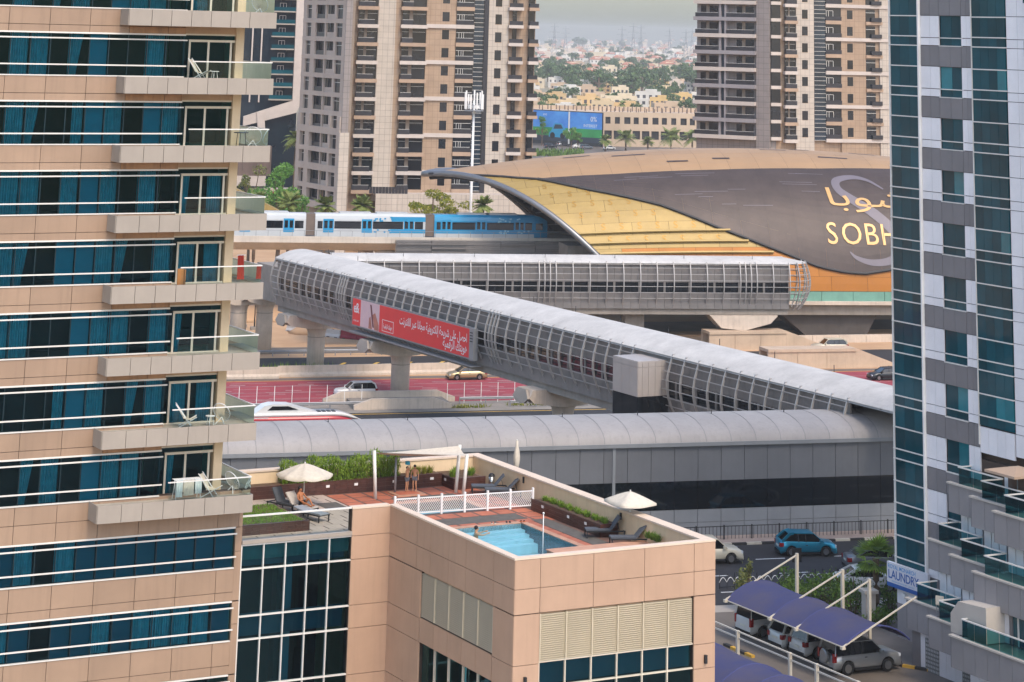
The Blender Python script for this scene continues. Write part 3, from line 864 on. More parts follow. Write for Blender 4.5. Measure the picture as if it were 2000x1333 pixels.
# ---- white picket fence across the pool terrace
fence = root('pool_fence', 'white pool fence with slanted slats between the two pools', 'fence', dk(1.6, 2.9), AZG)
def slat(a, b, t=.03): bar('slat', MT['white_paint'], fence, a, b, t, .02)
fx = [0, 1.25, 2.5, 3.75, 5.0, 6.25, 7.5]
for i, x in enumerate(fx):
    bx('post', MT['white_paint'], fence, x - .05, x + .05, -.05 - .09 * i, .05 - .09 * i, 0, .95)
for i, (a, b) in enumerate(zip(fx[:-1], fx[1:])):
    ya, yb = -.09 * i, -.09 * (i + 1)
    for zz_ in (.12, .8): bar('fence_rail', MT['white_paint'], fence, (a, ya, zz_), (b, yb, zz_), .05)
    for k in range(-4, 12):
        x0 = k * .11; z0 = .14; x1 = x0 + .45; z1 = .78
        if x0 < .05: z0 += (.05 - x0) * .64 / .45; x0 = .05
        if x1 > 1.2: z1 -= (x1 - 1.2) * .64 / .45; x1 = 1.2
        if x1 - x0 < .04: continue
        f0, f1 = x0 / 1.25, x1 / 1.25
        slat((a + x0, ya + (yb - ya) * f0, z1 if False else z0 + 0), (a + x1, ya + (yb - ya) * f1, z1))

# ---- small things
b = root('litter_bin', 'round stainless litter bin with domed lid in the terrace corner', 'bin', dk(9.5, 7.6), AZG)
M_('steel', '#a9a9a6', .25, .9, var=.05)
MB().tube([(0, 0, 0), (0, 0, .62)], .16, 16).build('body', MT['steel'], b, True)
MB().ball((0, 0, .62), (.17, .17, .14), 14, 6).build('lid', MT['dark_metal'], b, True)
sh = root('pool_shower', 'thin grey shower post with two children beneath it', 'shower', dk(4.2, 8.3), AZG)
MB().tube([(0, 0, 0), (0, 0, 1.75)], .06, 10).build('post', MT['grey_metal'], sh, True)
MB().tube([(0, 0, 1.68), (.3, 0, 1.72), (.34, 0, 1.66)], .02, 8).build('shower_arm', MT['grey_metal'], sh, True)
rod = root('pool_rod', 'thin white rod standing upright at the near pool edge', 'pole', dk(4.1, -7.7, 16.95), AZG)
MB().tube([(0, 0, 0), (0, 0, 1.9)], .022, 8).build('shaft', MT['white_paint'], rod, True)
MB().ball((0, 0, 1.92), .05, 8, 5).build('tip', MT['white_paint'], rod, True)
M_('red_cloth', '#b0301f', .8); M_('orange_cloth', '#c4622a', .8)
def slip(label, s, y, m_):
    r = root('flip_flops', label, 'flip flops', dk(s, y, 17.03), AZG + 20)
    for k in (0, .16):
        mb = MB(); mb.prism([(k + .05 * math.cos(a * math.pi / 6), .12 * math.sin(a * math.pi / 6)) for a in range(12)], 0, .025); mb.build('sole', MT[m_], r)
        bx('strap', MT['dark_metal'], r, k - .04, k + .04, .0, .03, .02, .06)
slip('pair of dark flip flops on the pool coping', 6.1, -.45, 'dark_metal')
slip('pair of orange red flip flops near the pool corner', 6.85, -.55, 'orange_cloth')
slip('pair of pale flip flops on the far pool coping', 5.3, -.4, 'fabric_white')
for i, (s_, y_, z_) in enumerate(((9.82, 4.6, 17.75), (9.82, -5.2, 17.75))):
    t = bx('wall_light', MT['dark_metal'], pod, s_ - .08, s_, y_ - .06, y_ + .06, z_, z_ + .3)

# ---- people
M_('skin', '#c08c68', .6, var=.05, nscale=10); M_('skin_tan', '#a5673f', .6, var=.05, nscale=10)
M_('hair', '#1d1512', .7); M_('swim_grey', '#6c7077', .8); M_('swim_teal', '#2f9bb4', .7); M_('swim_black', '#1b1b22', .7)
EDGES = [('pel', 'spi'), ('spi', 'che'), ('che', 'nec'), ('nec', 'hd1'), ('hd1', 'hd2'), ('hd1', 'nose'), ('che', 'shL'), ('shL', 'elL'), ('elL', 'wrL'), ('wrL', 'haL'), ('che', 'shR'), ('shR', 'elR'), ('elR', 'wrR'), ('wrR', 'haR'),
         ('pel', 'hiL'), ('hiL', 'knL'), ('knL', 'anL'), ('anL', 'toL'), ('pel', 'hiR'), ('hiR', 'knR'), ('knR', 'anR'), ('anR', 'toR')]
RAD = {'pel': .125, 'spi': .105, 'che': .125, 'nec': .05, 'hd1': .085, 'hd2': .09, 'nose': .022, 'sh': .055, 'el': .042, 'wr': .03, 'ha': .036, 'hi': .085, 'kn': .056, 'an': .038, 'to': .034}
def skin_mesh(name, J, edges, rad, k, m_, parent, sub=2, fingers=True):
    names = []
    for a, b_ in edges:
        for n in (a, b_):
            if n not in names: names.append(n)
    vs = [Vector(J[n]) * k for n in names]; es = [(names.index(a), names.index(b_)) for a, b_ in edges]
    rr = [rad(n) * k for n in names]
    if fingers:
        for sd_ in 'LR':
            w0, h0 = Vector(J['wr' + sd_]) * k, Vector(J['ha' + sd_]) * k
            d = (h0 - w0).normalized(); t = d.orthogonal().normalized()
            ih = names.index('ha' + sd_)
            for q, ln in ((-.036, .05), (-.014, .075), (.01, .08), (.032, .07)):
                vs.append(h0 + (d * ln + t * q) * k); rr.append(.011 * k); es.append((ih, len(vs) - 1))
            vs.append(w0 + (d * .05 + t * -.06) * k); rr.append(.012 * k); es.append((ih, len(vs) - 1))
    me = bpy.data.meshes.new(name); me.from_pydata(vs, es, []); me.materials.append(m_)
    o = bpy.data.objects.new(name, me); COL.objects.link(o)
    attach(o, parent, Matrix.Identity(4))
    sk = o.modifiers.new('skin', 'SKIN'); sk.use_smooth_shade = True
    for i, v in enumerate(o.data.skin_vertices[0].data):
        v.radius = (rr[i], rr[i]); v.use_root = (i == 0)
    ss = o.modifiers.new('smooth', 'SUBSURF'); ss.levels = sub; ss.render_levels = sub
    return o
def person(label, loc, az, J, height, skin='skin', trunks=None, top=None, hair='short'):
    r = root('person', label, 'person', loc, az)
    k = height / 1.7
    rad = lambda n: RAD.get(n, RAD.get(n[:2], .05))
    body = skin_mesh('body', J, EDGES, rad, k, MT[skin], r)
    if trunks:
        for s_ in 'LR': J['th' + s_] = tuple(Vector(J['hi' + s_]) * .45 + Vector(J['kn' + s_]) * .55)
        skin_mesh('trunks', J, [('pel', 'hiL'), ('hiL', 'thL'), ('pel', 'hiR'), ('hiR', 'thR')], lambda n: {'pel': .14, 'hi': .105, 'th': .095}.get(n, {'hi': .105, 'th': .095}.get(n[:2], .14)), k, MT[trunks], r, 2, False)
    if top:
        skin_mesh('swim_top', J, [('spi', 'che')], lambda n: .128 if n == 'spi' else .142, k, MT[top], r, 2, False)
    h1, h2 = Vector(J['hd1']) * k, Vector(J['hd2']) * k
    nz = (Vector(J['nose']) * k - h1).normalized()
    mb = MB(); c = h2 * .75 + h1 * .25 - nz * .025 * k
    mb.ball(c + Vector((0, 0, .03 * k)), (.105 * k, .105 * k, .1 * k), 12, 8)
    if hair == 'long': mb.ball(c - nz * .06 * k - Vector((0, 0, .1 * k)), (.07 * k, .08 * k, .15 * k), 10, 6)
    mb.build('hair', MT['hair'], r, True)
    sidev = nz.cross(Vector((0, 0, 1)))
    for q in (-.035, .035):
        MB().ball(h1 * .55 + h2 * .45 + nz * .083 * k + sidev * q * k, .012 * k, 6, 4).build('eye', MT['hair'], body)
    return r
STAND = {'pel': (0, 0, .92), 'spi': (0, 0, 1.1), 'che': (.01, 0, 1.3), 'nec': (.0, 0, 1.44), 'hd1': (.02, 0, 1.53), 'hd2': (.02, 0, 1.63), 'nose': (.125, 0, 1.55),
         'shL': (0, .19, 1.38), 'elL': (-.03, .26, 1.1), 'wrL': (.05, .28, .87), 'haL': (.07, .28, .8), 'shR': (0, -.19, 1.38), 'elR': (-.03, -.26, 1.1), 'wrR': (.05, -.28, .87), 'haR': (.07, -.28, .8),
         'hiL': (0, .1, .87), 'knL': (.02, .11, .48), 'anL': (-.02, .11, .07), 'toL': (.14, .13, .03), 'hiR': (0, -.1, .87), 'knR': (.02, -.11, .48), 'anR': (-.02, -.11, .07), 'toR': (.14, -.13, .03)}
J = dict(STAND); J.update(elL=(.12, .22, 1.62), wrL=(.16, .08, 1.84), haL=(.17, .05, 1.92), elR=(.14, -.22, 1.6), wrR=(.17, -.08, 1.83), haR=(.18, -.05, 1.9))
person('child holding a blue thing overhead under the terrace shower', dk(4.85, 8.25, 17.056), 120, J, 1.2, 'skin', trunks='swim_grey')
kb = root('kickboard', 'bright blue swimming board held overhead by the child at the shower', 'board', dk(4.83, 8.2, 18.36), 120)
mbk = MB(); mbk.prism([(.14 * math.cos(a * math.pi / 7), .1 * math.sin(a * math.pi / 7)) for a in range(14)], 0, .16); mbk.build('foam', MT['swim_teal'], kb)
J = dict(STAND); J.update(nose=(.115, .02, 1.5), hd1=(.05, 0, 1.52), hd2=(.06, 0, 1.62), knL=(.08, .12, .49), anL=(-.05, .12, .07), elR=(.05, -.27, 1.12), wrR=(.2, -.2, .95), haR=(.26, -.18, .92))
person('child in grey swimming trunks standing right of the shower', dk(5.25, 8.15, 17.056), 200, J, 1.27, 'skin', trunks='swim_grey')
LZ = .40
SIT = {'pel': (0, 0, .13), 'spi': (-.08, 0, .3), 'che': (-.17, 0, .5), 'nec': (-.2, 0, .63), 'hd1': (-.18, 0, .72), 'hd2': (-.19, 0, .82), 'nose': (-.07, 0, .73),
       'shL': (-.17, .18, .57), 'elL': (.0, .27, .36), 'wrL': (.2, .2, .33), 'haL': (.27, .17, .33), 'shR': (-.17, -.18, .57), 'elR': (-.05, -.27, .33), 'wrR': (.16, -.22, .24), 'haR': (.23, -.2, .23),
       'hiL': (.02, .1, .12), 'knL': (.38, .12, .36), 'anL': (.68, .12, .06), 'toL': (.8, .13, .1), 'hiR': (.02, -.1, .12), 'knR': (.42, -.12, .16), 'anR': (.82, -.12, .06), 'toR': (.88, -.12, .16)}
person('tanned woman in swimwear sitting on the middle lounger under the parasol', dk(-2.3, 5.4, DKZ + .36), 130, SIT, 1.62, 'skin_tan', trunks='swim_black', top='swim_black', hair='long')
SW = dict(STAND)
SW.update(elL=(.28, .3, 1.33), wrL=(.5, .26, 1.4), haL=(.58, .24, 1.41), elR=(.26, -.3, 1.33), wrR=(.5, -.24, 1.4), haR=(.58, -.2, 1.41), knL=(-.2, .12, .55), anL=(-.45, .12, .25), toL=(-.5, .12, .15))
person('swimmer with dark hair and head above water in the pool', dk(3.95, -1.35, 16.9 - 1.42), 75, SW, 1.7, 'skin', trunks='swim_black')
# ================================================================ ground, roads
M_('worn_paint', '#b39a94', .7, var=.25, nscale=1.5)
M_('sand', '#c2a07c', .95, var=.16, nscale=.09, bump=.15, bscale=1.5, col2='#a98563')
M_('asphalt', '#2b292a', .9, var=.14, nscale=.5, bump=.08, bscale=12)
M_('asphalt_pale', '#6b6259', .9, var=.14, nscale=.25)
M_('red_road', '#9c3a42', .85, var=.13, nscale=.3, col2='#83303a', streak=0)
M_('far_ground', '#9a8a72', .95, var=.2, nscale=.02, col2='#77745a')
M_('kerb_white', '#c9bda8', .8, var=.1, nscale=2); M_('kerb_dark', '#2d2b29', .8, var=.1); M_('kerb_yellow', '#c79a35', .75, var=.1)
HO = Vector((-12.49, 275.65, 0)); HAZ = 74.0
HF = Matrix.Translation(HO) @ Matrix.Rotation(R(90 - HAZ), 4, 'Z')
def hw(x, y, z=0.0): return HF @ Vector((x, y, z))
def sheet(name, m, pts, z, label=None, kind='structure'):
    o = MB().add([(p[0], p[1], z) for p in pts], [tuple(range(len(pts)))]).build(name, m, None)
    return tag(o, label, None, kind=kind)
def strip(name, m, x0, x1, y0, y1, z):
    return sheet(name, m, [hw(x0, y0), hw(x1, y0), hw(x1, y1), hw(x0, y1)], z)
sheet('ground', MT['sand'], [(-3000, -200), (3000, -200), (3000, 8000), (-3000, 8000)], 0)
sheet('far_ground', MT['far_ground'], [(-2900, 560), (2900, 560), (2900, 7900), (-2900, 7900)], .01)
strip('highway_near', MT['asphalt'], -160, 200, -56, -8.2, .012)
strip('highway_median', MT['concrete_dark'], -160, 200, -8.2, -1.6, .016)
strip('highway_red', MT['red_road'], -160, 200, -1.6, 15.8, .02)
strip('highway_shoulder', MT['asphalt_pale'], -160, 200, 15.8, 17.6, .012)
strip('verge', MT['sand'], -160, 200, 18.2, 22, .012)
strip('service_road', MT['asphalt'], -160, 200, 22, 34.5, .016)
strip('paved_strip', MT['asphalt_pale'], -160, 60, 38, 44, .012)
strip('side_road', MT['asphalt_pale'], 30, 200, 55, 66, .014)
strip('road_far', MT['asphalt'], -200, 300, 130, 150, .014)
# road markings
marks = root('road_markings', 'painted lane lines on the highway', 'road markings', HO, HAZ, kind='structure'); del marks['category']
bx('yellow_line', MT['yellow_paint'], marks, -160, 200, -9.15, -8.9, .012, .018)
for y_ in (-14.2, -18.0, -21.8, -25.6):
    for i in range(-8, 20): bx('lane_dash', MT['white_paint'], marks, i * 7.6 - 3.5, i * 7.6 - 1.0, y_ - .08, y_ + .08, .012, .018)
for q, y_ in enumerate((.6, 2.6, 4.6, 7.0, 9.4, 11.6, 13.8)):
    for i in range(-5, 12):
        x0 = i * 9 + (q * 3.7) % 7
        bx('lane_line', MT['worn_paint'], marks, x0, x0 + (6.5 if q % 2 else 4.2), y_ - .06, y_ + .06, .02, .026)
for i in range(-4, 8):
    for q, y_ in enumerate((1.6, 5.8, 8.2, 12.7)):
        x0 = i * 8 + q * 2.3
        MB().add([(x0, y_ - .1, .026), (x0 + 1.8, y_ - .35, .026), (x0 + 1.8, y_ - .05, .026), (x0, y_ + .2, .026)], [(0, 1, 2, 3)]).build('arrow_mark', MT['worn_paint'], marks)
bx('yellow_line', MT['yellow_paint'], marks, -160, 200, 15.4, 15.6, .02, .026)
for i in range(-2, 9): 
    x0 = 1 + i * 4.2
    MB().add([(x0, 24, .022), (x0 + .5, 24, .022), (x0 + 3.4, 29.5, .022), (x0 + 2.9, 29.5, .022)], [(0, 1, 2, 3)]).build('hatch_mark', MT['yellow_paint'], marks)
# concrete barrier wall, one block after the other
wall = root('concrete_barrier', 'long concrete safety barrier behind the red carriageway', 'barrier', hw(-40, 17.8), HAZ)
sec = [(-.35, 0), (-.35, .25), (-.12, .5), (-.1, 1.25), (.1, 1.25), (.12, .5), (.35, .25), (.35, 0)]
blk = MB().loft([[(x, y, z) for y, z in sec] for x in (.01, 4.2)]).build('barrier_block', MT['concrete'], wall)
for i in range(1, 12): inst('barrier_block', blk, wall, Matrix.Translation((i * 4.22, i * .13 if i > 6 else 0, 0)))
for k, (x, y, rot, ln) in enumerate(((10.6, 20.0, -8, 6), (16.2, 19.0, -12, 6))):
    o = inst('barrier_block', blk, wall, Matrix.Translation((x + 40, y - 17.8, 0)) @ Matrix.Rotation(R(rot), 4, 'Z') @ Matrix.Diagonal((ln / 4.2, 1, 1, 1)))
bx('retaining_edge', MT['concrete'], wall, -120, 62, 3.6, 4.0, 0, .35)
def guardrail(label, x0, x1, y, sp=3.0, h=.75):
    r = root('guard_rail', label, 'guard rail', hw(x0, y), HAZ)
    n = int((x1 - x0) / sp)
    prof = [(-.02, h - .3), (-.09, h - .22), (-.02, h - .15), (-.09, h - .08), (-.02, h), (.02, h), (.02, h - .3)]
    for i in range(n):
        MB().loft([[(i * sp, y_, z_) for y_, z_ in prof], [((i + 1) * sp, y_, z_) for y_, z_ in prof]]).build('rail_beam', MT['grey_metal'], r)
        bx('post', MT['grey_metal'], r, i * sp, i * sp + .1, .02, .14, 0, h)
    return r
guardrail('galvanised guard rail in the median left of the bridge pier', -42, -3, -5.2)
guardrail('galvanised guard rail in the median right of the bridge pier', 6, 48, -3.6)
guardrail('galvanised guard rail along the median beside the yellow line', 11, 50, -6.6)
guardrail('galvanised guard rail at the edge of the sandy lot', -30, 22, 36.0, 2.0)
fe = root('median_fence', 'wire fence of thin white posts along the median', 'fence', hw(-40, -2.6), HAZ)
for i in range(48):
    x = i * 1.95
    if 36 < x < 44: continue
    bx('post', MT['white_paint'], fe, x - .03, x + .03, -.03, .03, 0, 2.1)
for i in range(47):
    x = i * 1.95
    if 34 < x < 44: continue
    for z in (.7, 1.4, 2.05): bar('wire', MT['grey_metal'], fe, (x, 0, z), (x + 1.95, 0, z), .02)
pk = root('pier_kerb', 'concrete crash kerb around the foot of the middle bridge pier', 'barrier', hw(0, -3.2), HAZ)
for k, (y0, y1, x0, x1, h) in enumerate(((-3.0, -2.5, -6.5, 4.5, 1.1), (1.6, 2.1, -9, 6.0, 1.2))):
    MB().extrude([(x0, y0, 0), (x1, y0, 0), (x1, y0, h * .4), (x1 - 2, y0, h), (x0 + 2, y0, h), (x0, y0, h * .4)], (0, y1 - y0, 0)).build('kerb_wall', MT['concrete'], pk)
bx('kerb_infill', MT['concrete_dark'], pk, -6.4, 4.4, -2.5, 1.6, 0, .55)
# construction barriers, lamp posts, spoil heaps
ORD = ['first', 'second', 'third', 'fourth', 'fifth', 'sixth', 'seventh', 'eighth', 'ninth', 'tenth', 'eleventh', 'twelfth']
M_('barrier_red', '#8c2433', .6, var=.1); M_('barrier_white', '#bdb7b2', .6, var=.1)
def cbar(label, x, y, az, red, ln=2.4):
    r = root('water_barrier', label, 'barrier', hw(x, y), az, 'red and white plastic barriers around the building site')
    m_ = MT['barrier_red' if red else 'barrier_white']
    MB().loft([[(q, yy, zz_) for yy, zz_ in ((-.3, 0), (-.3, .2), (-.12, .45), (-.1, 1.0), (.1, 1.0), (.12, .45), (.3, .2), (.3, 0))] for q in (0, ln)]).build('shell', m_, r)
    bx('foot_slot', MT['dark_metal'], r, .3, .8, -.305, .305, 0, .1); bx('foot_slot', MT['dark_metal'], r, ln - .8, ln - .3, -.305, .305, 0, .1)
    bx('top_plug', MT['barrier_white' if red else 'barrier_red'], r, ln / 2 - .12, ln / 2 + .12, -.06, .06, 1.0, 1.04)
x, y = -1.6, 60.5
for i in range(8):
    cbar('%s plastic barrier, %s from the left in the curved row beside the round pier' % ('red' if i in (2, 4, 5, 7) else 'white', ORD[i]), x, y, HAZ + 62 - i * 5, i in (2, 4, 5, 7))
    a = R(90 - (62 - i * 5) - 0); x += 2.5 * math.cos(R(62 - i * 5)); y -= 2.5 * math.sin(R(62 - i * 5))
for i in range(5): cbar('%s plastic barrier, %s from the left in the short row right of the round pier' % ('red' if i in (0, 4) else 'white', ORD[i]), 6.8 + i * 2.3, 47.5 - (.5 if i == 2 else 0), HAZ + 4, i in (0, 4), 2.2)
for i, (x, y) in enumerate(((-7.05, 64.6), (-5.9, 62))):
    r = root('lamp_post', 'thin dark lamp post on the sandy lot, %s of the pair' % ('left' if i == 0 else 'right'), 'lamp post', hw(x, y), HAZ)
    bx('footing', MT['concrete_dark'], r, -.5, .5, -.5, .5, 0, .4)
    MB().tube([(0, 0, .4), (0, 0, 7.2), (.5, 0, 7.7)], [.09, .06, .05], 8).build('mast', MT['dark_metal'], r, True)
    bx('lamp_head', MT['dark_metal'], r, .4, 1.1, -.12, .12, 7.65, 7.75)
rg = random.Random(5)
for i, (x, y, a, b_, h) in enumerate(((3.5, 58, 5, 3, 1.4), (10, 54, 6, 3, 1.2), (-12, 78, 22, 8, 1.6), (40, 80, 26, 5, 2.0), (75, 84, 24, 6, 1.8), (14, 46.5, 3.5, 2, .9))):
    m = MB(); rings = []
    for k in range(6):
        t = k / 5
        rings.append([(a * (1 - t ** 1.5) * math.cos(q * .524) * (1 + .2 * rg.random()), b_ * (1 - t ** 1.5) * math.sin(q * .524) * (1 + .2 * rg.random()), h * math.sin(t * 1.57)) for q in range(12)])
    m.loft(rings)
    r = m.build('sand_heap', MT['sand'], None, True); r.location = hw(x, y); r.rotation_euler.z = R(90 - HAZ)
    tag(r, None, None, kind='structure')
def scrub(label, x, y, sx, sy, h, n, lm='dry'):
    m = MB()
    for i in range(n):
        a = rg.random() * 6.28; q = math.sqrt(rg.random())
        blade(m, (sx * q * math.cos(a), sy * q * math.sin(a), 0), rg.uniform(.3, 1) * h, (rg.gauss(0, .25), rg.gauss(0, .25)), .05)
    o = m.build('scrub', LEAF[lm], None); o.location = hw(x, y); o.rotation_euler.z = R(90 - HAZ)
    tag(o, label, 'scrub', kind='stuff')
scrub('green scrub at the foot of the round pier behind the barrier', -8.5, 20.6, 5.5, 1.3, 1.5, 420, 'hedge')
scrub('green scrub beside the round pier on the verge', -1.5, 20.8, 3, 1.0, 1.0, 260, 'hedge')
scrub('dry yellow scrub in the highway median', 6.5, -6.0, 2.5, .5, .5, 160, 'ghaf'); scrub('dry scrub in the median beside the pier', 15, -5.2, 4, .6, .5, 200, 'ghaf')

# ================================================================ long low station building with vaulted roof
M_('grey_panel', '#6a6c70', .5, .15, var=.05, rnd=.05, streak=.05)
M_('grey_panel_light', '#85888b', .5, .15, var=.05, rnd=.05)
M_('membrane_annex', '#9a9591', .75, 0, var=.06, nscale=.3, streak=.1, rnd=.04)
M_('membrane', '#bfbab3', .75, 0, var=.09, nscale=.4, streak=.1, rnd=.03)
M_('seam', '#7f7d7d', .7)
MT['band_glass'] = dark_glass('band_glass', '#0a1218', .05, .05, .4)
LB = Vector((17.42, 207.63, 0))
GN = 3.4                                       # frontage road and car park lie above the highway
KN = (HC - GN) / HC
lb = root('station_annex', 'long low grey panelled station building with white vaulted roof', 'building', (LB.x * KN, LB.y * KN, GN), HAZ)
lb.scale = (KN, KN, KN)
X0, X1, DEP = -66, 46, 9.0
bx('core', MT['joint_dark'], lb, X0, X1, .1, DEP, 0, 7.2)
n = int((X1 - X0) / 2.05); wd = (X1 - X0) / n
for i in range(n):
    a = X0 + i * wd
    bx('wall_panel', MT['grey_panel'], lb, a + .02, a + wd - .02, 0, .12, 4.35, 7.05)
    bx('window_pane', MT['band_glass'], lb, a + .015, a + wd - .015, .03, .12, 2.15, 4.33)
    bx('wall_panel', MT['grey_panel_light'], lb, a + .02, a + wd - .02, 0, .12, 1.15, 2.12)
    bx('base_panel', MT['grey_panel_light'], lb, a + .02, a + wd - .02, 0, .12, .05, 1.12)
bx('downpipe', MT['grey_panel_light'], lb, -9.25, -9.0, -.1, 0, 0, 7.1)
bx('gutter', MT['grey_panel_light'], lb, X0, X1, -.25, .2, 7.08, 7.38)
def vault(x0, x1, ys, zs):
    return [[(x0, y, z) for y, z in zip(ys, zs)], [(x1, y, z) for y, z in zip(ys, zs)]]
ys = [-.2 + 9.4 * (1 - math.cos(math.pi * k / 12)) / 2 for k in range(13)]
zs = [7.38 + 1.45 * math.sin(math.pi * k / 12) ** .9 for k in range(13)]
n = 50; wd = (X1 - X0) / n
ld = [4.3 * (1 - math.cos(math.pi * min(k, 6) / 12)) for k in range(13)]   # seams lean back along the vault
for i in range(n):
    a = X0 + i * wd
    m = MB(); m.loft([[(a + .015, y, z) for y, z in zip(ys, zs)], [(a + wd - .015, y, z) for y, z in zip(ys, zs)]], closed=False, caps=False)
    m.build('roof_panel', MT['membrane_annex'], lb, True)
    m = MB(); m.loft([[(a - .03, y, z + .02) for y, z in zip(ys, zs)], [(a + .03, y, z + .02) for y, z in zip(ys, zs)]], closed=False, caps=False)
    m.build('roof_seam', MT['seam'], lb, True)
    if i % 3 == 0: bx('lightning_rod', MT['dark_metal'], lb, a - .03, a + .03, 4.6, 4.66, 8.8, 9.15)

# ================================================================ footbridges (curved ribbed tubes)
M_('tube_panel', '#76726f', .5, .2, var=.06, rnd=.06)
M_('rib_steel', '#a3a09d', .45, .25, var=.05)
MT['tube_glass'] = dark_glass('tube_glass', '#10161c', .06, .08, .5)
def rib_curve(y0, zb, zt, bulge, n=8):
    pts = []
    for k in range(n + 1):
        t = k / n
        pts.append((y0 + bulge * math.sin(math.pi * t) - .5 * (1 - t) ** 3 * 1.6, zb + (zt - zb) * t))
    return pts
RIBS = {}
def footbridge(r, x0, x1, half, zb, zt, wz0, wz1, sp, rise, both=True, skip=(), dense=(), ext=0):
    mid = (x0 + x1) / 2
    bx('deck_slab', MT['concrete_dark'], r, x0, x1, -half + .3, half - .3, zb - .75, zb + .1)
    n = int((x1 - x0) / (sp / 2)); wd = (x1 - x0) / n
    for sgn in ((1, -1) if both else (1,)):
        for i in range(n):
            a = x0 + i * wd
            y0, y1 = sgn * (half - .12), sgn * half
            bx('wall_panel', MT['tube_panel'], r, a + .015, a + wd - .015, y0, y1, wz1, zt - .05)
            bx('wall_panel', MT['tube_panel'], r, a + .015, a + wd - .015, y0, y1, zb, wz0)
            bx('window_pane', MT['tube_glass'], r, a + .02, a + wd - .02, sgn * (half - .14), sgn * (half - .06), wz0, wz1)
            if i % 3 == 0: bx('window_post', MT['tube_panel'], r, a - .14, a + .14, sgn * (half - .06), sgn * (half + .02), wz0, wz1)
        cv = [(sgn * y, z) for y, z in rib_curve(half + .15, zb - .2, zt + .25, .75)]
        rb = MB()

        rings = [[(-.06, y - sgn * .1, z), (.06, y - sgn * .1, z), (.06, y + sgn * .1, z), (-.06, y + sgn * .1, z)] for y, z in cv]
        rb.loft(rings)
        nr = int((x1 - x0) / sp)
        first = rb.build('rib', MT['rib_steel'], r, lm=Matrix.Translation((x0, 0, 0)))
        RIBS[sgn] = (first, cv)
        for i in range(1, nr + 1):
            xx = x0 + i * (x1 - x0) / nr
            if any(a < xx < b for a, b in skip) and sgn == 1: continue
            inst('rib', first, r, Matrix.Translation((xx, 0, 0)))
            if any(abs(xx - d) < sp * .6 for d in dense):
                inst('rib', first, r, Matrix.Translation((xx + sp / 3, 0, 0))); inst('rib', first, r, Matrix.Translation((xx + 2 * sp / 3, 0, 0)))
        for k in range(1, 8):
            y, z = cv[k]
            segs = [(x0, x1)]
            if sgn == 1 and skip: segs = [(x0, skip[0][0]), (skip[0][1], x1)]
            for a, b in segs: bx('long_rail', MT['rib_steel'], r, a, b, y - .035, y + .035, z - .035, z + .035)
    # roof
    K = 18
    ys = [-half - .35 + (2 * half + .7) * k / K for k in range(K + 1)]; zs = [zt + .05 + rise * math.sin(math.pi * k / K) ** .8 for k in range(K + 1)]
    n = int((x1 - x0) / (sp * 2)); wd = (x1 - x0) / n
    for i in range(-ext, n):
        a = x0 + i * wd
        m = MB(); m.loft([[(a + .012, y, z) for y, z in zip(ys, zs)], [(a + wd - .012, y, z) for y, z in zip(ys, zs)], [(a + wd - .012, y, z - .15) for y, z in zip(ys, zs)], [(a + .012, y, z - .15) for y, z in zip(ys, zs)]], closed=False, caps=False)
        m.build('roof_panel', MT['membrane'], r)
        if i % 2 == 0: bx('lightning_rod', MT['dark_metal'], r, a, a + .05, -.02 - half * .6, .03 - half * .6, zt + rise * .8, zt + rise + .35)
    bx('roof_underlay', MT['seam'], r, x0 + .05, x1 - .05, -half + .1, half - .1, zt - .12, zt + .02)
TB1 = Vector((-12.5, 275.6, 0))
t1 = root('footbridge', 'long diagonal covered footbridge in a ribbed steel tube crossing the highway', 'footbridge', TB1, -28.5)
footbridge(t1, -88.5, 29.5, 3.0, 7.05, 12.45, 8.95, 10.4, 2.15, 1.0, skip=((-61.4, -56.8),), dense=(-30, 8), ext=2)
bx('end_wall', MT['tube_panel'], t1, 29.35, 29.5, -2.9, 2.9, 7, 12.4)
bx('end_corridor', MT['concrete_dark'], t1, 29.5, 38, -2.2, 2.2, 7, 11.2)
# lift box on its side
lift = root('lift_box', 'pale panelled box with dark glass band on the side of the diagonal footbridge', 'lift box', TB1, -28.5)
M_('box_panel', '#a59d97', .5, .05, var=.04, rnd=.04)
LX0, LX1, LY0, LY1 = -61.2, -56.9, 2.2, 6.2
bx('core', MT['joint_dark'], lift, LX0 + .05, LX1 - .05, LY0, LY1 - .05, 0, 11.9)
for a, b in ((2.2, 3.05), (3.05, 3.7), (3.7, 4.4), (4.4, 5.1), (5.1, 5.75), (5.75, 6.2)):
    bx('wall_panel', MT['box_panel'], lift, LX0 - .03, LX0 + .05, a + .012, b - .012, 9.1, 11.55)
    bx('cornice_panel', MT['box_panel'], lift, LX0 - .03, LX0 + .05, a + .012, b - .012, 11.57, 11.98)
    bx('glass_panel', MT['tube_glass'], lift, LX0 - .01, LX0 + .05, a + .01, b - .01, 6.95, 9.08)
    bx('wall_panel', MT['box_panel'], lift, LX0 - .03, LX0 + .05, a + .012, b - .012, 0, 6.92)
for a, b in ((-61.2, -59.9), (-59.9, -58.4), (-58.4, -56.9)):
    bx('wall_panel', MT['box_panel'], lift, a + .012, b - .012, LY1 - .05, LY1 + .03, 9.1, 11.55)
    bx('cornice_panel', MT['box_panel'], lift, a + .012, b - .012, LY1 - .05, LY1 + .03, 11.57, 11.98)
    bx('glass_panel', MT['tube_glass'], lift, a + .01, b - .01, LY1 - .05, LY1 + .01, 6.95, 9.08)
    bx('wall_panel', MT['box_panel'], lift, a + .012, b - .012, LY1 - .05, LY1 + .03, 0, 6.92)
bx('roof', MT['box_panel'], lift, LX0, LX1, LY0, LY1, 11.98, 12.06)
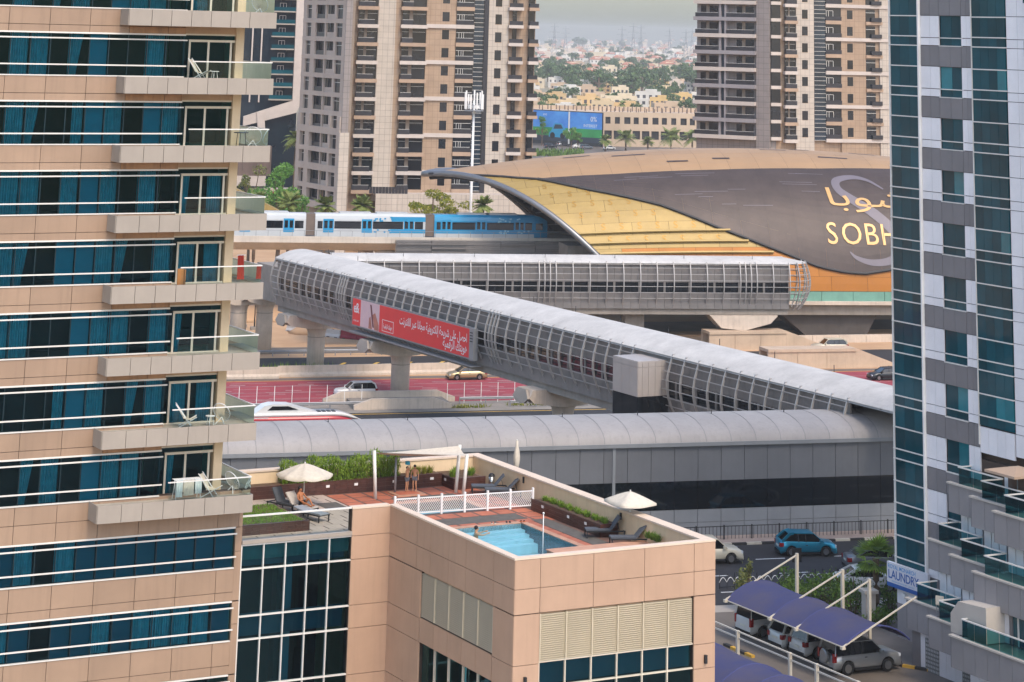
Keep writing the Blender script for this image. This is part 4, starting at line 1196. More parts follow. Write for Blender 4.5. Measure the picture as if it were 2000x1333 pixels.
# second tube towards the station
tb2a, tb2b = at_z(640, 600, 4.7), at_z(1528, 604, 4.7)
AZ2 = math.degrees(math.atan2((tb2b - tb2a).x, (tb2b - tb2a).y)); LN2 = (tb2b - tb2a).length
t2 = root('footbridge', 'straight covered footbridge in a ribbed tube running to the golden station', 'footbridge', tb2a * 1.0 - Vector((0, 0, 4.7)), AZ2)
# its ribbed side that faces the viewer is local -y, so the tube is mirrored by using both sides
footbridge(t2, 0, LN2, 3.0, 5.0, 10.7, 7.0, 8.35, 2.25, .7, dense=(27, LN2 - 6))
fr_, cv_ = RIBS[-1]
for a_ in (22, 44, 66, 88, 110, 132): inst('end_rib', fr_, t2, Matrix.Translation((LN2, 0, 0)) @ Matrix.Rotation(R(a_), 4, 'Z'))
for y_, z_ in cv_[1:8]:
    MB().tube([(LN2 + abs(y_) * math.sin(R(q)), -abs(y_) * math.cos(R(q)), z_) for q in range(0, 181, 12)], .05, 5).build('end_rail', MT['rib_steel'], t2)
m = MB()
for q in range(0, 180, 12): m.add([(LN2, 0, 11.4), (LN2 + 3.3 * math.sin(R(q)), -3.3 * math.cos(R(q)), 10.78), (LN2 + 3.3 * math.sin(R(q + 12)), -3.3 * math.cos(R(q + 12)), 10.78)], [(0, 1, 2)])
m.build('end_roof', MT['membrane'], t2)
bx('end_wall', MT['tube_panel'], t2, LN2 - .1, LN2 + .1, -2.9, 2.9, 5, 10.6)
# piers
def pier(label, loc, az, h, rad=1.05, capw=4.6, capd=1.5, zcap=None):
    r = root('bridge_pier', label, 'pier', loc, az)
    MB().tube([(0, 0, 0), (0, 0, h - 1.3), (0, 0, h - .75), (0, 0, h)], [rad, rad, rad * 1.08, rad * 1.55], 28).build('column', MT['concrete'], r, True)
    MB().tube([(0, 0, h - 1.45), (0, 0, h - 1.38)], rad * 1.02, 28).build('column_joint', MT['concrete_dark'], r, True)
    m = MB()
    m.extrude([(-capd, -capw, h + .5), (-capd, -capw + .5, h + .05), (-capd, -1.2, h - .4), (-capd, 1.2, h - .4), (-capd, capw - .5, h + .05), (-capd, capw, h + .5), (-capd, capw - .35, h + 1.25), (-capd, -capw + .35, h + 1.25)], (2 * capd, 0, 0))
    m.build('crosshead', MT['concrete'], r)
    for sg in (-1, 1):
        MB().extrude([(-capd - .03, sg * (capw + .02), h + .5), (-capd * .5, sg * (capw + .03), h), (capd * .5, sg * (capw + .03), h), (capd + .03, sg * (capw + .02), h + .5), (capd * .6, sg * (capw - .1), h + 1.3), (-capd * .6, sg * (capw - .1), h + 1.3)], (0, sg * .25, 0)).build('crosshead_end', MT['white_panel'], r)
    return r
def on_t1(s): return TB1 + azdir(-28.5) * s
pier('round concrete pier of the diagonal footbridge standing behind the barrier', at_z(615, 722, 0), -28.5, 5.2)
pier('round concrete pier of the footbridge standing in the median beside red lanes', at_z(780, 781, 0), -28.5, 5.2)
pier('round concrete pier of the footbridge nearest the vaulted roof', on_t1(-37), -28.5, 5.2)
pier('tall round concrete pier at the far end of the footbridge', at_z(513, 690, 0), -28.5, 6.3, capw=3.2)
pier('round concrete pier hidden behind the balcony at the far left', at_z(462, 690, 0), -28.5, 6.3, capw=3.2)
for i, u in enumerate((1236, 1420)):
    q = at_y(u, 640, tb2a.y + (tb2b.y - tb2a.y) * (u - 640) / 890); q.z = 0
    r = root('bridge_pier', ['short rectangular concrete pier under the straight footbridge', 'concrete pier with wide flared head under the straight footbridge'][i], 'pier', q, AZ2)
    bx('column', MT['concrete_dark'], r, -1.3, 1.3, -1.0, 1.0, 0, 4.2)
    if i: 
        MB().extrude([(-3.2, -3.2, 4.2), (6.2, -3.2, 4.2), (5.2, -3.2, 3.2), (1.6, -3.2, 2.3), (-1.6, -3.2, 2.6)], (0, 4.2, 0)).build('flared_head', MT['concrete'], r)
        bx('second_column', MT['concrete'], r, 1.6, 3.2, -.8, .8, 0, 2.6)
# ---- advertising banner on the tube
M_('ad_red', '#e01f26', .45, var=.03); M_('ad_pink', '#d9b9b4', .5, var=.12, nscale=.6, col2='#c9a8b0'); M_('ad_white', '#e2dedc', .5, var=0); M_('ad_hand', '#b5705a', .6, var=.15, nscale=1.2); M_('ad_phone', '#6a2630', .5)
ad = root('advert_banner', 'long red advertising banner with white Arabic lettering hung on the footbridge', 'banner', TB1, -28.5)
YA = 3.95
bx('frame', MT['grey_metal'], ad, -25.2, 4.9, YA - .35, YA, 7.5, 10.62)
bx('cabinet_end', MT['grey_metal'], ad, -25.5, -24.6, YA - .3, YA + .25, 7.5, 10.62)
for k in range(4): bx('vent_slot', MT['dark_metal'], ad, -25.35, -24.75, YA + .25, YA + .27, 9.3 + k * .28, 9.4 + k * .28)
bx('panel', MT['ad_red'], ad, 2.6, 4.75, YA, YA + .04, 7.65, 10.45)
bx('panel', MT['ad_pink'], ad, -2.4, 2.6, YA, YA + .04, 7.65, 10.45)
bx('panel', MT['ad_red'], ad, -24.5, -2.4, YA, YA + .04, 7.65, 10.45)
YT = YA + .05
def adp(cx, cz): return lambda x, y: (cx - x, YT, cz + y)
put_text('brand_mark', 'e&', MT['ad_white'], ad, adp(3.7, 9.0), 1.5, 'CENTER', .8, .02)
put_text('brand_line', 'etisalat and', MT['ad_white'], ad, adp(3.7, 8.05), .32, 'CENTER')
put_text('headline', arabic('احصل على شريحة إلكترونية مجانا عبر الانترنت'), MT['ad_white'], ad, adp(-23.8 + 16.2, 9.05), 1.15, 'RIGHT', .93, .012) if False else None
vs, fs = text_mesh(arabic('احصل على شريحة إلكترونية مجانا عبر الانترنت'), 1.0, 'LEFT', bold=.012)
mx_ = max(v[0] for v in vs)
MB().add([(-7.6 - v[0] / mx_ * 16.1, YT, 9.1 + v[1] * 1.15) for v in vs], fs).build('headline', MT['ad_white'], ad)
vs, fs = text_mesh(arabic('هويتك الرقمية'), 1.0, 'LEFT', bold=.012)
mx_ = max(v[0] for v in vs)
MB().add([(-18.2 - v[0] / mx_ * 5.6, YT, 8.05 + v[1] * 1.2) for v in vs], fs).build('headline', MT['ad_white'], ad)
for a, b, c_, d_ in ((-3.2, -6.1, 7.85, 7.9), (-3.2, -6.1, 9.0, 9.05), (-3.2, -3.27, 7.85, 9.05), (-6.03, -6.1, 7.85, 9.05)): bx('button_outline', MT['ad_white'], ad, b, a, YT - .01, YT, c_, d_)
vs, fs = text_mesh(arabic('هويتك الرقمية'), 1.0, 'LEFT', bold=.02)
mx_ = max(v[0] for v in vs)
MB().add([(-3.5 - v[0] / mx_ * 2.3, YT, 8.2 + v[1] * .6) for v in vs], fs).build('button_text', MT['ad_white'], ad)
MB().add([(-.3, YT, 10.2), (.1, YT, 10.25), (-.7, YT, 7.9), (-1.1, YT, 7.9)], [(0, 1, 2, 3)]).build('phone_picture', MT['ad_phone'], ad)
MB().add([(-.6, YT - .004, 9.2), (-1.3, YT - .004, 9.5), (-2.3, YT - .004, 8.3), (-2.35, YT - .004, 7.7), (-1.2, YT - .004, 7.7), (-1.0, YT - .004, 8.4)], [(0, 1, 2, 3, 4, 5)]).build('hand_picture', MT['ad_hand'], ad)
MB().add([(.25, YT - .004, 8.8), (-.1, YT - .004, 9.0), (-.6, YT - .004, 7.7), (.35, YT - .004, 7.7)], [(0, 1, 2, 3)]).build('hand_picture', MT['ad_hand'], ad)
for i in range(30): bar('bracket', MT['grey_metal'], ad, (4.5 - i, 3.2, 7.1 - .1 * (i % 2)), (4.2 - i, YA - .2, 7.5), .05)
bx('catwalk', MT['grey_metal'], ad, -25.4, 4.8, 3.1, 4.3, 6.9, 6.98)
# ================================================================ viaduct, train and golden station
SO, SAZ = Vector((3.3, 353.0, 0)), 79.5
SF = Matrix.Translation(SO) @ Matrix.Rotation(R(90 - SAZ), 4, 'Z')
SFI = SF.inverted()
via = root('metro_viaduct', 'pale concrete metro viaduct running behind the footbridge', 'viaduct', SO, SAZ)
M_('via_concrete', '#c4b9ab', .8, var=.08, nscale=.3, streak=.12)
for i in range(6):
    a = -52 - i * 30 + 30
    prof = [(-4.6, 11.25), (-4.6, 10.7), (-2.6, 9.75), (-1.6, 9.45), (1.6, 9.45), (2.6, 9.75), (4.6, 10.7), (4.6, 11.25)]
    MB().loft([[(x, y, z) for y, z in prof] for x in (a + .02, a + 29.98)]).build('girder', MT['via_concrete'], via)
    if a > -150: MB().tube([(a, 0, 0), (a, 0, 7.5), (a, 0, 9.4)], [.95, .95, 2.0], 20).build('pier', MT['concrete'], via, True)
bx('parapet', MT['via_concrete'], via, -200, 12, -4.62, -4.4, 11.25, 11.55)
bx('parapet', MT['via_concrete'], via, -200, 12, 4.4, 4.62, 11.25, 11.55)
bx('track_slab', MT['concrete_dark'], via, -200, 60, -4.3, 4.3, 11.25, 11.3)
for i in range(36): bx('railing_post', MT['grey_metal'], via, -60 + i * 1.7, -59.94 + i * 1.7, -4.5, -4.44, 11.55, 12.35)
bx('railing_bar', MT['grey_metal'], via, -62, 1, -4.49, -4.45, 12.3, 12.35)
# ---- train
M_('train_white', '#b7babb', .3, var=.03, spec=.6); M_('train_blue', '#1f8ab8', .3, var=.04, spec=.6); M_('train_pale', '#8fc3d8', .35); MT['train_glass'] = dark_glass('train_glass', '#0c1218', .05, .03, .5)
M_('train_grey', '#8f918f', .5); M_('bellows', '#6d5f55', .8, var=.1)
tr = root('metro_train', 'white and blue driverless metro train entering the golden station', 'train', SF @ Vector((0, -2.2, 0)), SAZ)
def train_car(x0, x1, blue):
    hw_ = 1.33
    prof = [(-hw_ * .92, 11.55), (-hw_, 12.0), (-hw_, 13.75), (-hw_ * .93, 14.25), (-hw_ * .72, 14.55), (hw_ * .72, 14.55), (hw_ * .93, 14.25), (hw_, 13.75), (hw_, 12.0), (hw_ * .92, 11.55)]
    body = MB().loft([[(x, y, z) for y, z in prof] for x in (x0, x1)]).build('car_body', MT['train_blue' if blue else 'train_white'], tr)
    bx('roof_unit', MT['train_white'], body, x0 + 3.5, x0 + 8, -.8, .8, 14.55, 14.75); bx('roof_unit', MT['train_white'], body, x1 - 7, x1 - 2.5, -.8, .8, 14.55, 14.75)
    L_ = x1 - x0
    y = -hw_
    bx('skirt', MT['train_white'], body, x0 + .05, x1 - .05, y - .02, y + .05, 11.45, 12.0)
    ds = [x0 + L_ * .12, x0 + L_ * .5 - .5, x0 + L_ * .85] if L_ > 12 else [x0 + L_ * .35]
    cur = x0 + .35
    for d in ds + [None]:
        e = (d - .85) if d else x1 - .35
        if e - cur > .4: bx('window_band', MT['train_glass'], body, cur, e, y - .025, y, 12.55, 13.55)
        if d:
            dr = bx('door', MT['train_blue'], body, d - .75, d + .75, y - .03, y, 12.02, 13.85)
            for k in (-.36, .36): bx('door_window', MT['train_glass'], dr, d + k - .24, d + k + .24, y - .04, y - .03, 12.6, 13.6)
            cur = d + .85
    return body
b1 = train_car(-50.4, -34.2, False); b2 = train_car(-32.9, -17.1, False); b3 = train_car(-15.8, -1.2, True)
bx('livery_panel', MT['train_blue'], b2, -22, -17.1, -1.345, -1.335, 13.57, 14.2); bx('livery_panel', MT['train_blue'], b2, -22, -17.1, -1.37, -1.352, 12.0, 12.52)
for x in (-33.55, -16.45): bx('bellows', MT['bellows'], tr, x - .65, x + .65, -1.2, 1.2, 11.6, 14.5)
rg = random.Random(9)
for c0, base, mk in ((-50, b1, 'train_blue'), (-24.5, b2, 'train_blue'), (-6.5, b3, 'train_pale')):
    for i in range(26):
        x = c0 + abs(rg.gauss(0, 2.6)); z = rg.choice((rg.uniform(13.62, 14.15), rg.uniform(12.05, 12.45)))
        if x > c0 + 6: continue
        bx('livery_dot', MT[mk], base, x - .13, x + .13, -1.362 - .002 * i / 5, -1.33, z - .1, z + .1)
nose = []
for k in range(5):
    t = k / 4; f_ = 1 - .35 * t * t
    nose.append([(-1.2 + 2.0 * t, y * f_, 11.5 + (z - 11.5) * (1 - .25 * t * t)) for y, z in ((-1.33, 11.55), (-1.33, 13.75), (-1.0, 14.5), (1.0, 14.5), (1.33, 13.75), (1.33, 11.55))])
MB().loft(nose).build('nose', MT['train_blue'], tr)
bx('nose_window', MT['train_glass'], tr, -1.0, 0, -1.37, -1.3, 12.6, 13.5)
# ---- stepped louvre cladding below the platform
lv = root('platform_cladding', 'grey stepped horizontal louvres below the station platform', 'cladding', SO, SAZ)
bx('backing', MT['concrete_dark'], lv, -21.5, 14, -5.2, -4.8, 8.2, 11.2)
for k in range(10):
    z = 8.3 + k * .29
    for i in range(7):
        x0 = -21.4 + i * 5 + rg.uniform(-1, 1) * 0
        pro = rg.choice((0, .12, .35))
        bx('louvre', MT['tube_panel'], lv, x0 + .02, x0 + 4.98, -5.35 - pro, -5.2, z + .02, z + .27)
# ---- shell
W0, ZB = 19.0, 4.5
def zr(x): return 24.2 - ((x - 32) / 47) ** 2 * 4
def sh(x, ph, off=0.0):
    p = R(ph); H = zr(x) - ZB
    y, z = -W0 * math.cos(p), ZB + H * math.sin(p)
    n = Vector((0, -math.cos(p) / W0, math.sin(p) / H)).normalized()
    return Vector((x, y, z)) + n * off
def lip(ph): return 11 - .31 * (ph if ph <= 90 else 180 - ph)
def interp(tab, x):
    if x <= tab[0][0]: return tab[0][1]
    for (a, b), (c, d) in zip(tab[:-1], tab[1:]):
        if x <= c: return b + (d - b) * (x - a) / (c - a)
    return tab[-1][1]
CROWN = [(-17, 88), (-12, 74), (-9, 69.5), (-5, 64), (-2, 61), (9, 59.6), (24, 60), (40, 62), (51, 65.5), (70, 72)]
LEAFB = [(-2, 61), (1.5, 55.5), (4.9, 50.8), (9.8, 45.7), (14.8, 40.5), (22.5, 29.8), (29.6, 21.7), (36.8, 13.9), (40.6, 11.9), (43.6, 11.5), (47.5, 13.3), (56, 20), (70, 40)]
M_('gold_panel', '#a0864c', .5, .15, var=.06, nscale=.3, rnd=.05, streak=.05)
M_('gold_dark', '#a8691a', .5, .15, var=.06, nscale=.3, rnd=.06)
M_('crown_panel', '#a58460', .55, .1, var=.05, nscale=.2, rnd=.03)
M_('leaf_panel', '#473b36', .5, .2, var=.12, nscale=.4, rnd=.06, streak=.05)
M_('lip_metal', '#7f7f80', .35, .6, var=.05); M_('shell_under', '#2a2a2c', .6, .1, var=.1)
st = root('metro_station', 'golden shell shaped metro station with a dark leaf panel and lettering', 'station', SO, SAZ)
XE = 74.0
def patch(name, m, x0, x1, p0, p1, off, gap=.03, nx=3, np_=3, parent=None, lo=None, hi=None):
    """curved panel between x0..x1 and angles p0..p1 (or functions of x)"""
    rows = []
    for i in range(np_ + 1):
        row = []
        for j in range(nx + 1):
            x = x0 + gap + (x1 - x0 - 2 * gap) * j / nx
            a = lo(x) if lo else p0; b = hi(x) if hi else p1
            ph = a + (b - a) * i / np_ if (lo or hi) else p0 + (p1 - p0) * i / np_
            if i == 0: ph += gap * 2
            if i == np_: ph -= gap * 2
            row.append(tuple(sh(max(x, lip(ph)), ph, off)))
        rows.append(row)
    mb = MB().loft(rows, closed=False, caps=False)
    return mb.build(name, m, parent or st)
# inner lining with ribs and glazing seen through the mouth
rows = []
for k in range(37):
    ph = k * 5
    rows.append([tuple(sh(max(lip(ph) + .1, x), ph, -.35)) for x in [lip(ph) + (XE - lip(ph)) * j / 14 for j in range(15)]])
MB().loft(rows, closed=False, caps=False).build('inner_lining', MT['shell_under'], st)
for k in range(9):
    x = -14 + k * 4
    pts = [sh(x, p, -.6) for p in range(20, 165, 8) if x >= lip(p)]
    if len(pts) > 2: MB().tube(pts, .15, 5).build('inner_rib', MT['lip_metal'], st)
for ph in range(100, 170, 7):
    MB().tube([sh(lip(ph) + 22 * j / 6, ph, -.55) for j in range(7)], .08, 5).build('inner_purlin', MT['lip_metal'], st)
# gold rows, front side
for r_ in range(12):
    p0, p1 = 4.5 + r_ * 5.7, 4.5 + (r_ + 1) * 5.7
    xs = [lip((p0 + p1) / 2) - 2 + i * 5.3 for i in range(20)]
    for a in xs:
        b = min(a + 5.3, XE)
        mx_ = (a + b) / 2
        if a >= XE - 1: continue
        if p0 > interp(CROWN, mx_) + 1 or (p0 > interp(LEAFB, mx_) + 6 and mx_ > 0): continue
        if b < lip(p0): continue
        hi = min(p1, 90)
        m_ = MT['gold_dark'] if (p1 < 24 and a > 8) else MT['gold_panel']
        lo_f = lambda x, q=p0: q
        hi_f = lambda x, q=p1: max(min(q, interp(CROWN, x)), p0)
        patch('gold_panel', m_, a, b, p0, p1, 0, .02, 3, 2, lo=lo_f, hi=hi_f)
# crown and rear shell
xs = [-17.5 + i * 4.4 for i in range(21)]
for i, a in enumerate(xs):
    b = min(a + 4.4, XE)
    if a >= XE - .5: continue
    for k in range(3):
        lo_f = lambda x, k=k: interp(CROWN, x) + (112 - interp(CROWN, x)) * k / 3
        hi_f = lambda x, k=k: interp(CROWN, x) + (112 - interp(CROWN, x)) * (k + 1) / 3
        patch('crown_panel', MT['crown_panel'], a, b, 0, 0, .03, .012, 3, 3, lo=lo_f, hi=hi_f)
    for k in range(3):
        patch('rear_panel', MT['crown_panel'], a, b, 112 + k * 22.6, 112 + (k + 1) * 22.6, 0, .012, 3, 4)
# dark leaf
nx_ = 18
for i in range(nx_):
    a = -2 + i * (70 - -2) / nx_; b = a + 72 / nx_
    for k in range(5):
        lo_f = lambda x, k=k: interp(LEAFB, x) + (interp(CROWN, x) - interp(LEAFB, x)) * k / 5
        hi_f = lambda x, k=k: interp(LEAFB, x) + (interp(CROWN, x) - interp(LEAFB, x)) * (k + 1) / 5
        patch('leaf_panel', MT['leaf_panel'], a, b, 0, 0, .22, .008, 4, 3, lo=lo_f, hi=hi_f)
pts = [sh(x, interp(LEAFB, x), .15) for x in [-2 + 72 * j / 60 for j in range(61)]]
MB().tube(pts, .22, 6).build('leaf_edge', MT['shell_under'], st)
MB().tube([sh(x, interp(CROWN, x), .15) for x in [-16.5 + 14.5 * j / 20 for j in range(21)]], .16, 6).build('crown_edge', MT['shell_under'], st)
# mouth rim
M1 = [sh(lip(p) - .2, p, .1) for p in range(2, 179, 4)]
MB().tube(M1, .42, 8).build('mouth_rim', MT['lip_metal'], st, True)
MB().tube([sh(lip(p) + .9, p, -.6) for p in range(2, 179, 4)], .3, 6).build('mouth_inner_rim', MT['shell_under'], st, True)
# ledges on the gold flank, roof slots, base band
for k, (p, x1) in enumerate(((28.5, 24), (24, 26.5), (19.5, 30))):
    MB().tube([sh(lip(p) + .3 + (x1 - lip(p)) * j / 12, p, .22) for j in range(13)], .2, 6).build('ledge', MT['gold_panel'], st)
for k, (x, p, ln) in enumerate(((10, 78, 5), (17.5, 68, 3.2), (24.5, 70, 2.6), (33, 84, 4), (41, 74, 4.5), (52, 72, 4), (3, 82, 4), (47, 86, 4), (38, 88, 3))):
    MB().add([tuple(sh(x, p, .06)), tuple(sh(x + ln, p, .06)), tuple(sh(x + ln, p + 1.3, .06)), tuple(sh(x, p + 1.3, .06))], [(0, 1, 2, 3)]).build('roof_slot', MT['leaf_panel'], st)
M_('green_glass', '#6f9c8c', .25, .0, var=.08, spec=.6)
for i in range(13): bx('base_glass', MT['green_glass'], st, 14 + i * 4.6 + .03, 14 + (i + 1) * 4.6 - .03, -W0 - .05, -W0 + .3, 4.75, 6.0)
bx('base_deck', MT['concrete'], st, 12, XE, -W0 - .6, -W0 + 12, 4.3, 4.75)
bx('base_beam', MT['concrete_dark'], st, 12, XE, -W0 + .2, -W0 + 11, 2.9, 4.3)
bx('platform', MT['concrete_dark'], st, 2, XE, -12, 12, 9.5, 11.2)
M_('pier_shade', '#4b4643', .85, var=.1, nscale=.5, streak=.1)  # trestle concrete with the shade under the station put into its colour
# tapering trestle piers below
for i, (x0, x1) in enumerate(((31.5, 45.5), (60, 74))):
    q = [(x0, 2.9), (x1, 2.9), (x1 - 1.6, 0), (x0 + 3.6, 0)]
    MB().extrude([(x, -W0 + 1.2, z) for x, z in q], (0, 6, 0)).build('trestle_pier', MT['pier_shade'], st)
# S marks scattered over the gold
M_('gold_mark', '#a67f36', .5, .4, var=0)
rgS = random.Random(2)
Sv, Sf = text_mesh('S', 1.9)
for r_ in range(6):
    ph = 24 + r_ * 6.0
    for i in range(13):
        x = lip(ph) + 3.0 + i * 2.6 + (r_ % 2) * 1.1
        if ph > interp(LEAFB, x) - 3.5 if x > -2 else ph > interp(CROWN, x) - 4: continue
        if x > 30 - r_ * 1.0: continue
        MB().add([tuple(sh(x + v[0] * .8, ph + v[1] * 2.2, .05)) for v in Sv], Sf).build('letter_mark', MT['gold_mark'], st)
# lettering on the leaf
M_('letter_gold', '#c39a62', .4, .2, var=.03); M_('letter_grey', '#6f686e', .5, .1, var=.04)
def on_leaf(x0, p0, sx, sp, off): return lambda x, y: tuple(sh(x0 + x * sx, p0 + y * sp, off))
for s_, x_ in (('S', 38.2), ('O', 40.4), ('B', 43.8), ('H', 46.2), ('A', 49.4)):
    put_text('letter', s_, MT['letter_gold'], st, on_leaf(x_ + .1, 23.0, 3.9, 13.2, .32), 1.0)
vs, fs = text_mesh(arabic('شوبا'), 1.0)
mx_ = max(v[0] for v in vs); mn_ = min(v[0] for v in vs)
MB().add([tuple(sh(39.6 + (v[0] - mn_) / (mx_ - mn_) * 12.2, 40 + v[1] * 13, .32)) for v in vs], fs).build('arabic_lettering', MT['letter_gold'], st)
def swash(pts, ws, name):
    L_, Rr = [], []
    pts = [Vector((a, b)) for a, b in pts]
    fine = []
    for i in range(len(pts) - 1):
        p0, p1, p2, p3 = pts[max(i - 1, 0)], pts[i], pts[i + 1], pts[min(i + 2, len(pts) - 1)]
        for k in range(8):
            t = k / 8
            fine.append((.5 * ((2 * p1) + (p2 - p0) * t + (2 * p0 - 5 * p1 + 4 * p2 - p3) * t * t + (3 * p1 - p0 - 3 * p2 + p3) * t ** 3), ws[i] + (ws[i + 1] - ws[i]) * t))
    fine.append((pts[-1], ws[-1]))
    row1, row2 = [], []
    for i, (p, w_) in enumerate(fine):
        d = fine[min(i + 1, len(fine) - 1)][0] - fine[max(i - 1, 0)][0]
        n = Vector((-d.y / 2.8, d.x * 2.8)); n = n / math.hypot(n.x, n.y / 2.8) * w_
        row1.append(tuple(sh(p.x + n.x, p.y + n.y, .27))); row2.append(tuple(sh(p.x - n.x, p.y - n.y, .27)))
    MB().loft([row1, row2], closed=False, caps=False).build(name, MT['letter_grey'], st)
swash([(48.5, 50), (46.5, 55), (44.3, 56.5), (41.8, 54), (41.5, 49), (43, 44), (46, 37), (48.5, 29), (49.2, 22), (47.5, 17), (44.8, 15.8), (42.5, 17.5), (41.5, 20)], [.12, .3, .5, .6, .62, .75, .85, .8, .65, .55, .45, .28, .05], 'swash_letter')
# flat faint seams on the leaf
for k in range(16):
    x = rgS.uniform(8, 36); lo_, hi_ = interp(LEAFB, x) + 6, interp(CROWN, x) - 2
    if hi_ < lo_: continue
    p = rgS.uniform(lo_, hi_); ln = rgS.uniform(2, 6)
    MB().add([tuple(sh(x, p, .24)), tuple(sh(x + ln, p, .24)), tuple(sh(x + ln, p + .22, .24)), tuple(sh(x, p + .22, .24))], [(0, 1, 2, 3)]).build('panel_seam', MT['letter_grey'], st)
# ================================================================ vehicles
def paint(name, col, metal=.3): return M_(name, col, .28, metal, var=.02, spec=.6)
paint('paint_white', '#cfcdc8', .0); paint('paint_silver', '#9b9d9e', .6); paint('paint_teal', '#1f86a0', .5); paint('paint_gold', '#a8946f', .5); paint('paint_cream', '#c9c0aa', .1); paint('paint_dark', '#23262b', .4); paint('paint_grey', '#74777a', .5); paint('paint_red', '#a3222a', .1); paint('paint_pearl', '#d5d8d6', .1)
MT['car_glass'] = dark_glass('car_glass', '#0b0f12', .04, .0, 1, .7, 0)
M_('rim', '#8e8f90', .3, .8, var=0); M_('lamp_red', '#8d1518', .2, var=0); M_('lamp_clear', '#c9ccd0', .15, var=0); M_('plate', '#d9d7c9', .5, var=0); M_('trim_black', '#17181a', .6, var=.05)
# side profiles: x runs from tail (-) to nose (+)
CARS = {
 'suv':   dict(L=4.75, W=1.86, top=[(-2.37, .62), (-2.3, 1.0), (-2.2, 1.08), (1.0, 1.08), (1.15, 1.05), (2.1, .95), (2.32, .8), (2.37, .5)], gh=[(-2.2, 1.05), (-2.02, 1.55), (-1.75, 1.68), (.15, 1.7), (.45, 1.64), (1.12, 1.05)], wb=(-1.4, 1.4), wr=.36, gc=.24),
 'prado': dict(L=4.85, W=1.88, top=[(-2.4, .62), (-2.38, 1.1), (-2.3, 1.15), (1.05, 1.16), (1.2, 1.12), (2.15, 1.04), (2.38, .85), (2.42, .5)], gh=[(-2.3, 1.12), (-2.18, 1.7), (-2.0, 1.82), (.1, 1.84), (.4, 1.78), (1.12, 1.14)], wb=(-1.42, 1.4), wr=.39, gc=.28, spare=True),
 'sedan': dict(L=4.7, W=1.8, top=[(-2.35, .55), (-2.33, .9), (-2.2, 1.0), (-1.5, 1.03), (1.0, .98), (1.2, .93), (2.1, .78), (2.3, .62), (2.35, .4)], gh=[(-1.75, 1.0), (-1.0, 1.38), (-.5, 1.45), (.2, 1.45), (.5, 1.4), (1.25, .93)], wb=(-1.38, 1.38), wr=.32, gc=.18),
 'hatch': dict(L=3.95, W=1.7, top=[(-1.97, .55), (-1.95, .95), (-1.85, 1.02), (.9, 1.0), (1.05, .96), (1.75, .84), (1.93, .66), (1.97, .4)], gh=[(-1.86, 1.0), (-1.6, 1.42), (-1.35, 1.52), (.1, 1.54), (.4, 1.48), (1.15, .94)], wb=(-1.22, 1.25), wr=.31, gc=.17),
 'cross': dict(L=4.35, W=1.8, top=[(-2.17, .6), (-2.15, 1.0), (-2.05, 1.08), (.95, 1.02), (1.1, .98), (1.95, .86), (2.13, .7), (2.17, .45)], gh=[(-2.0, 1.05), (-1.45, 1.5), (-1.1, 1.58), (.1, 1.6), (.4, 1.55), (1.15, .97)], wb=(-1.3, 1.3), wr=.35, gc=.2),
 'van':   dict(L=5.1, W=1.92, top=[(-2.55, .55), (-2.53, 1.1), (-2.5, 1.15), (1.3, 1.12), (1.5, 1.08), (2.3, .92), (2.5, .7), (2.55, .45)], gh=[(-2.5, 1.12), (-2.4, 1.75), (-2.25, 1.9), (.6, 1.92), (.95, 1.85), (1.75, 1.05)], wb=(-1.6, 1.55), wr=.35, gc=.2),
}
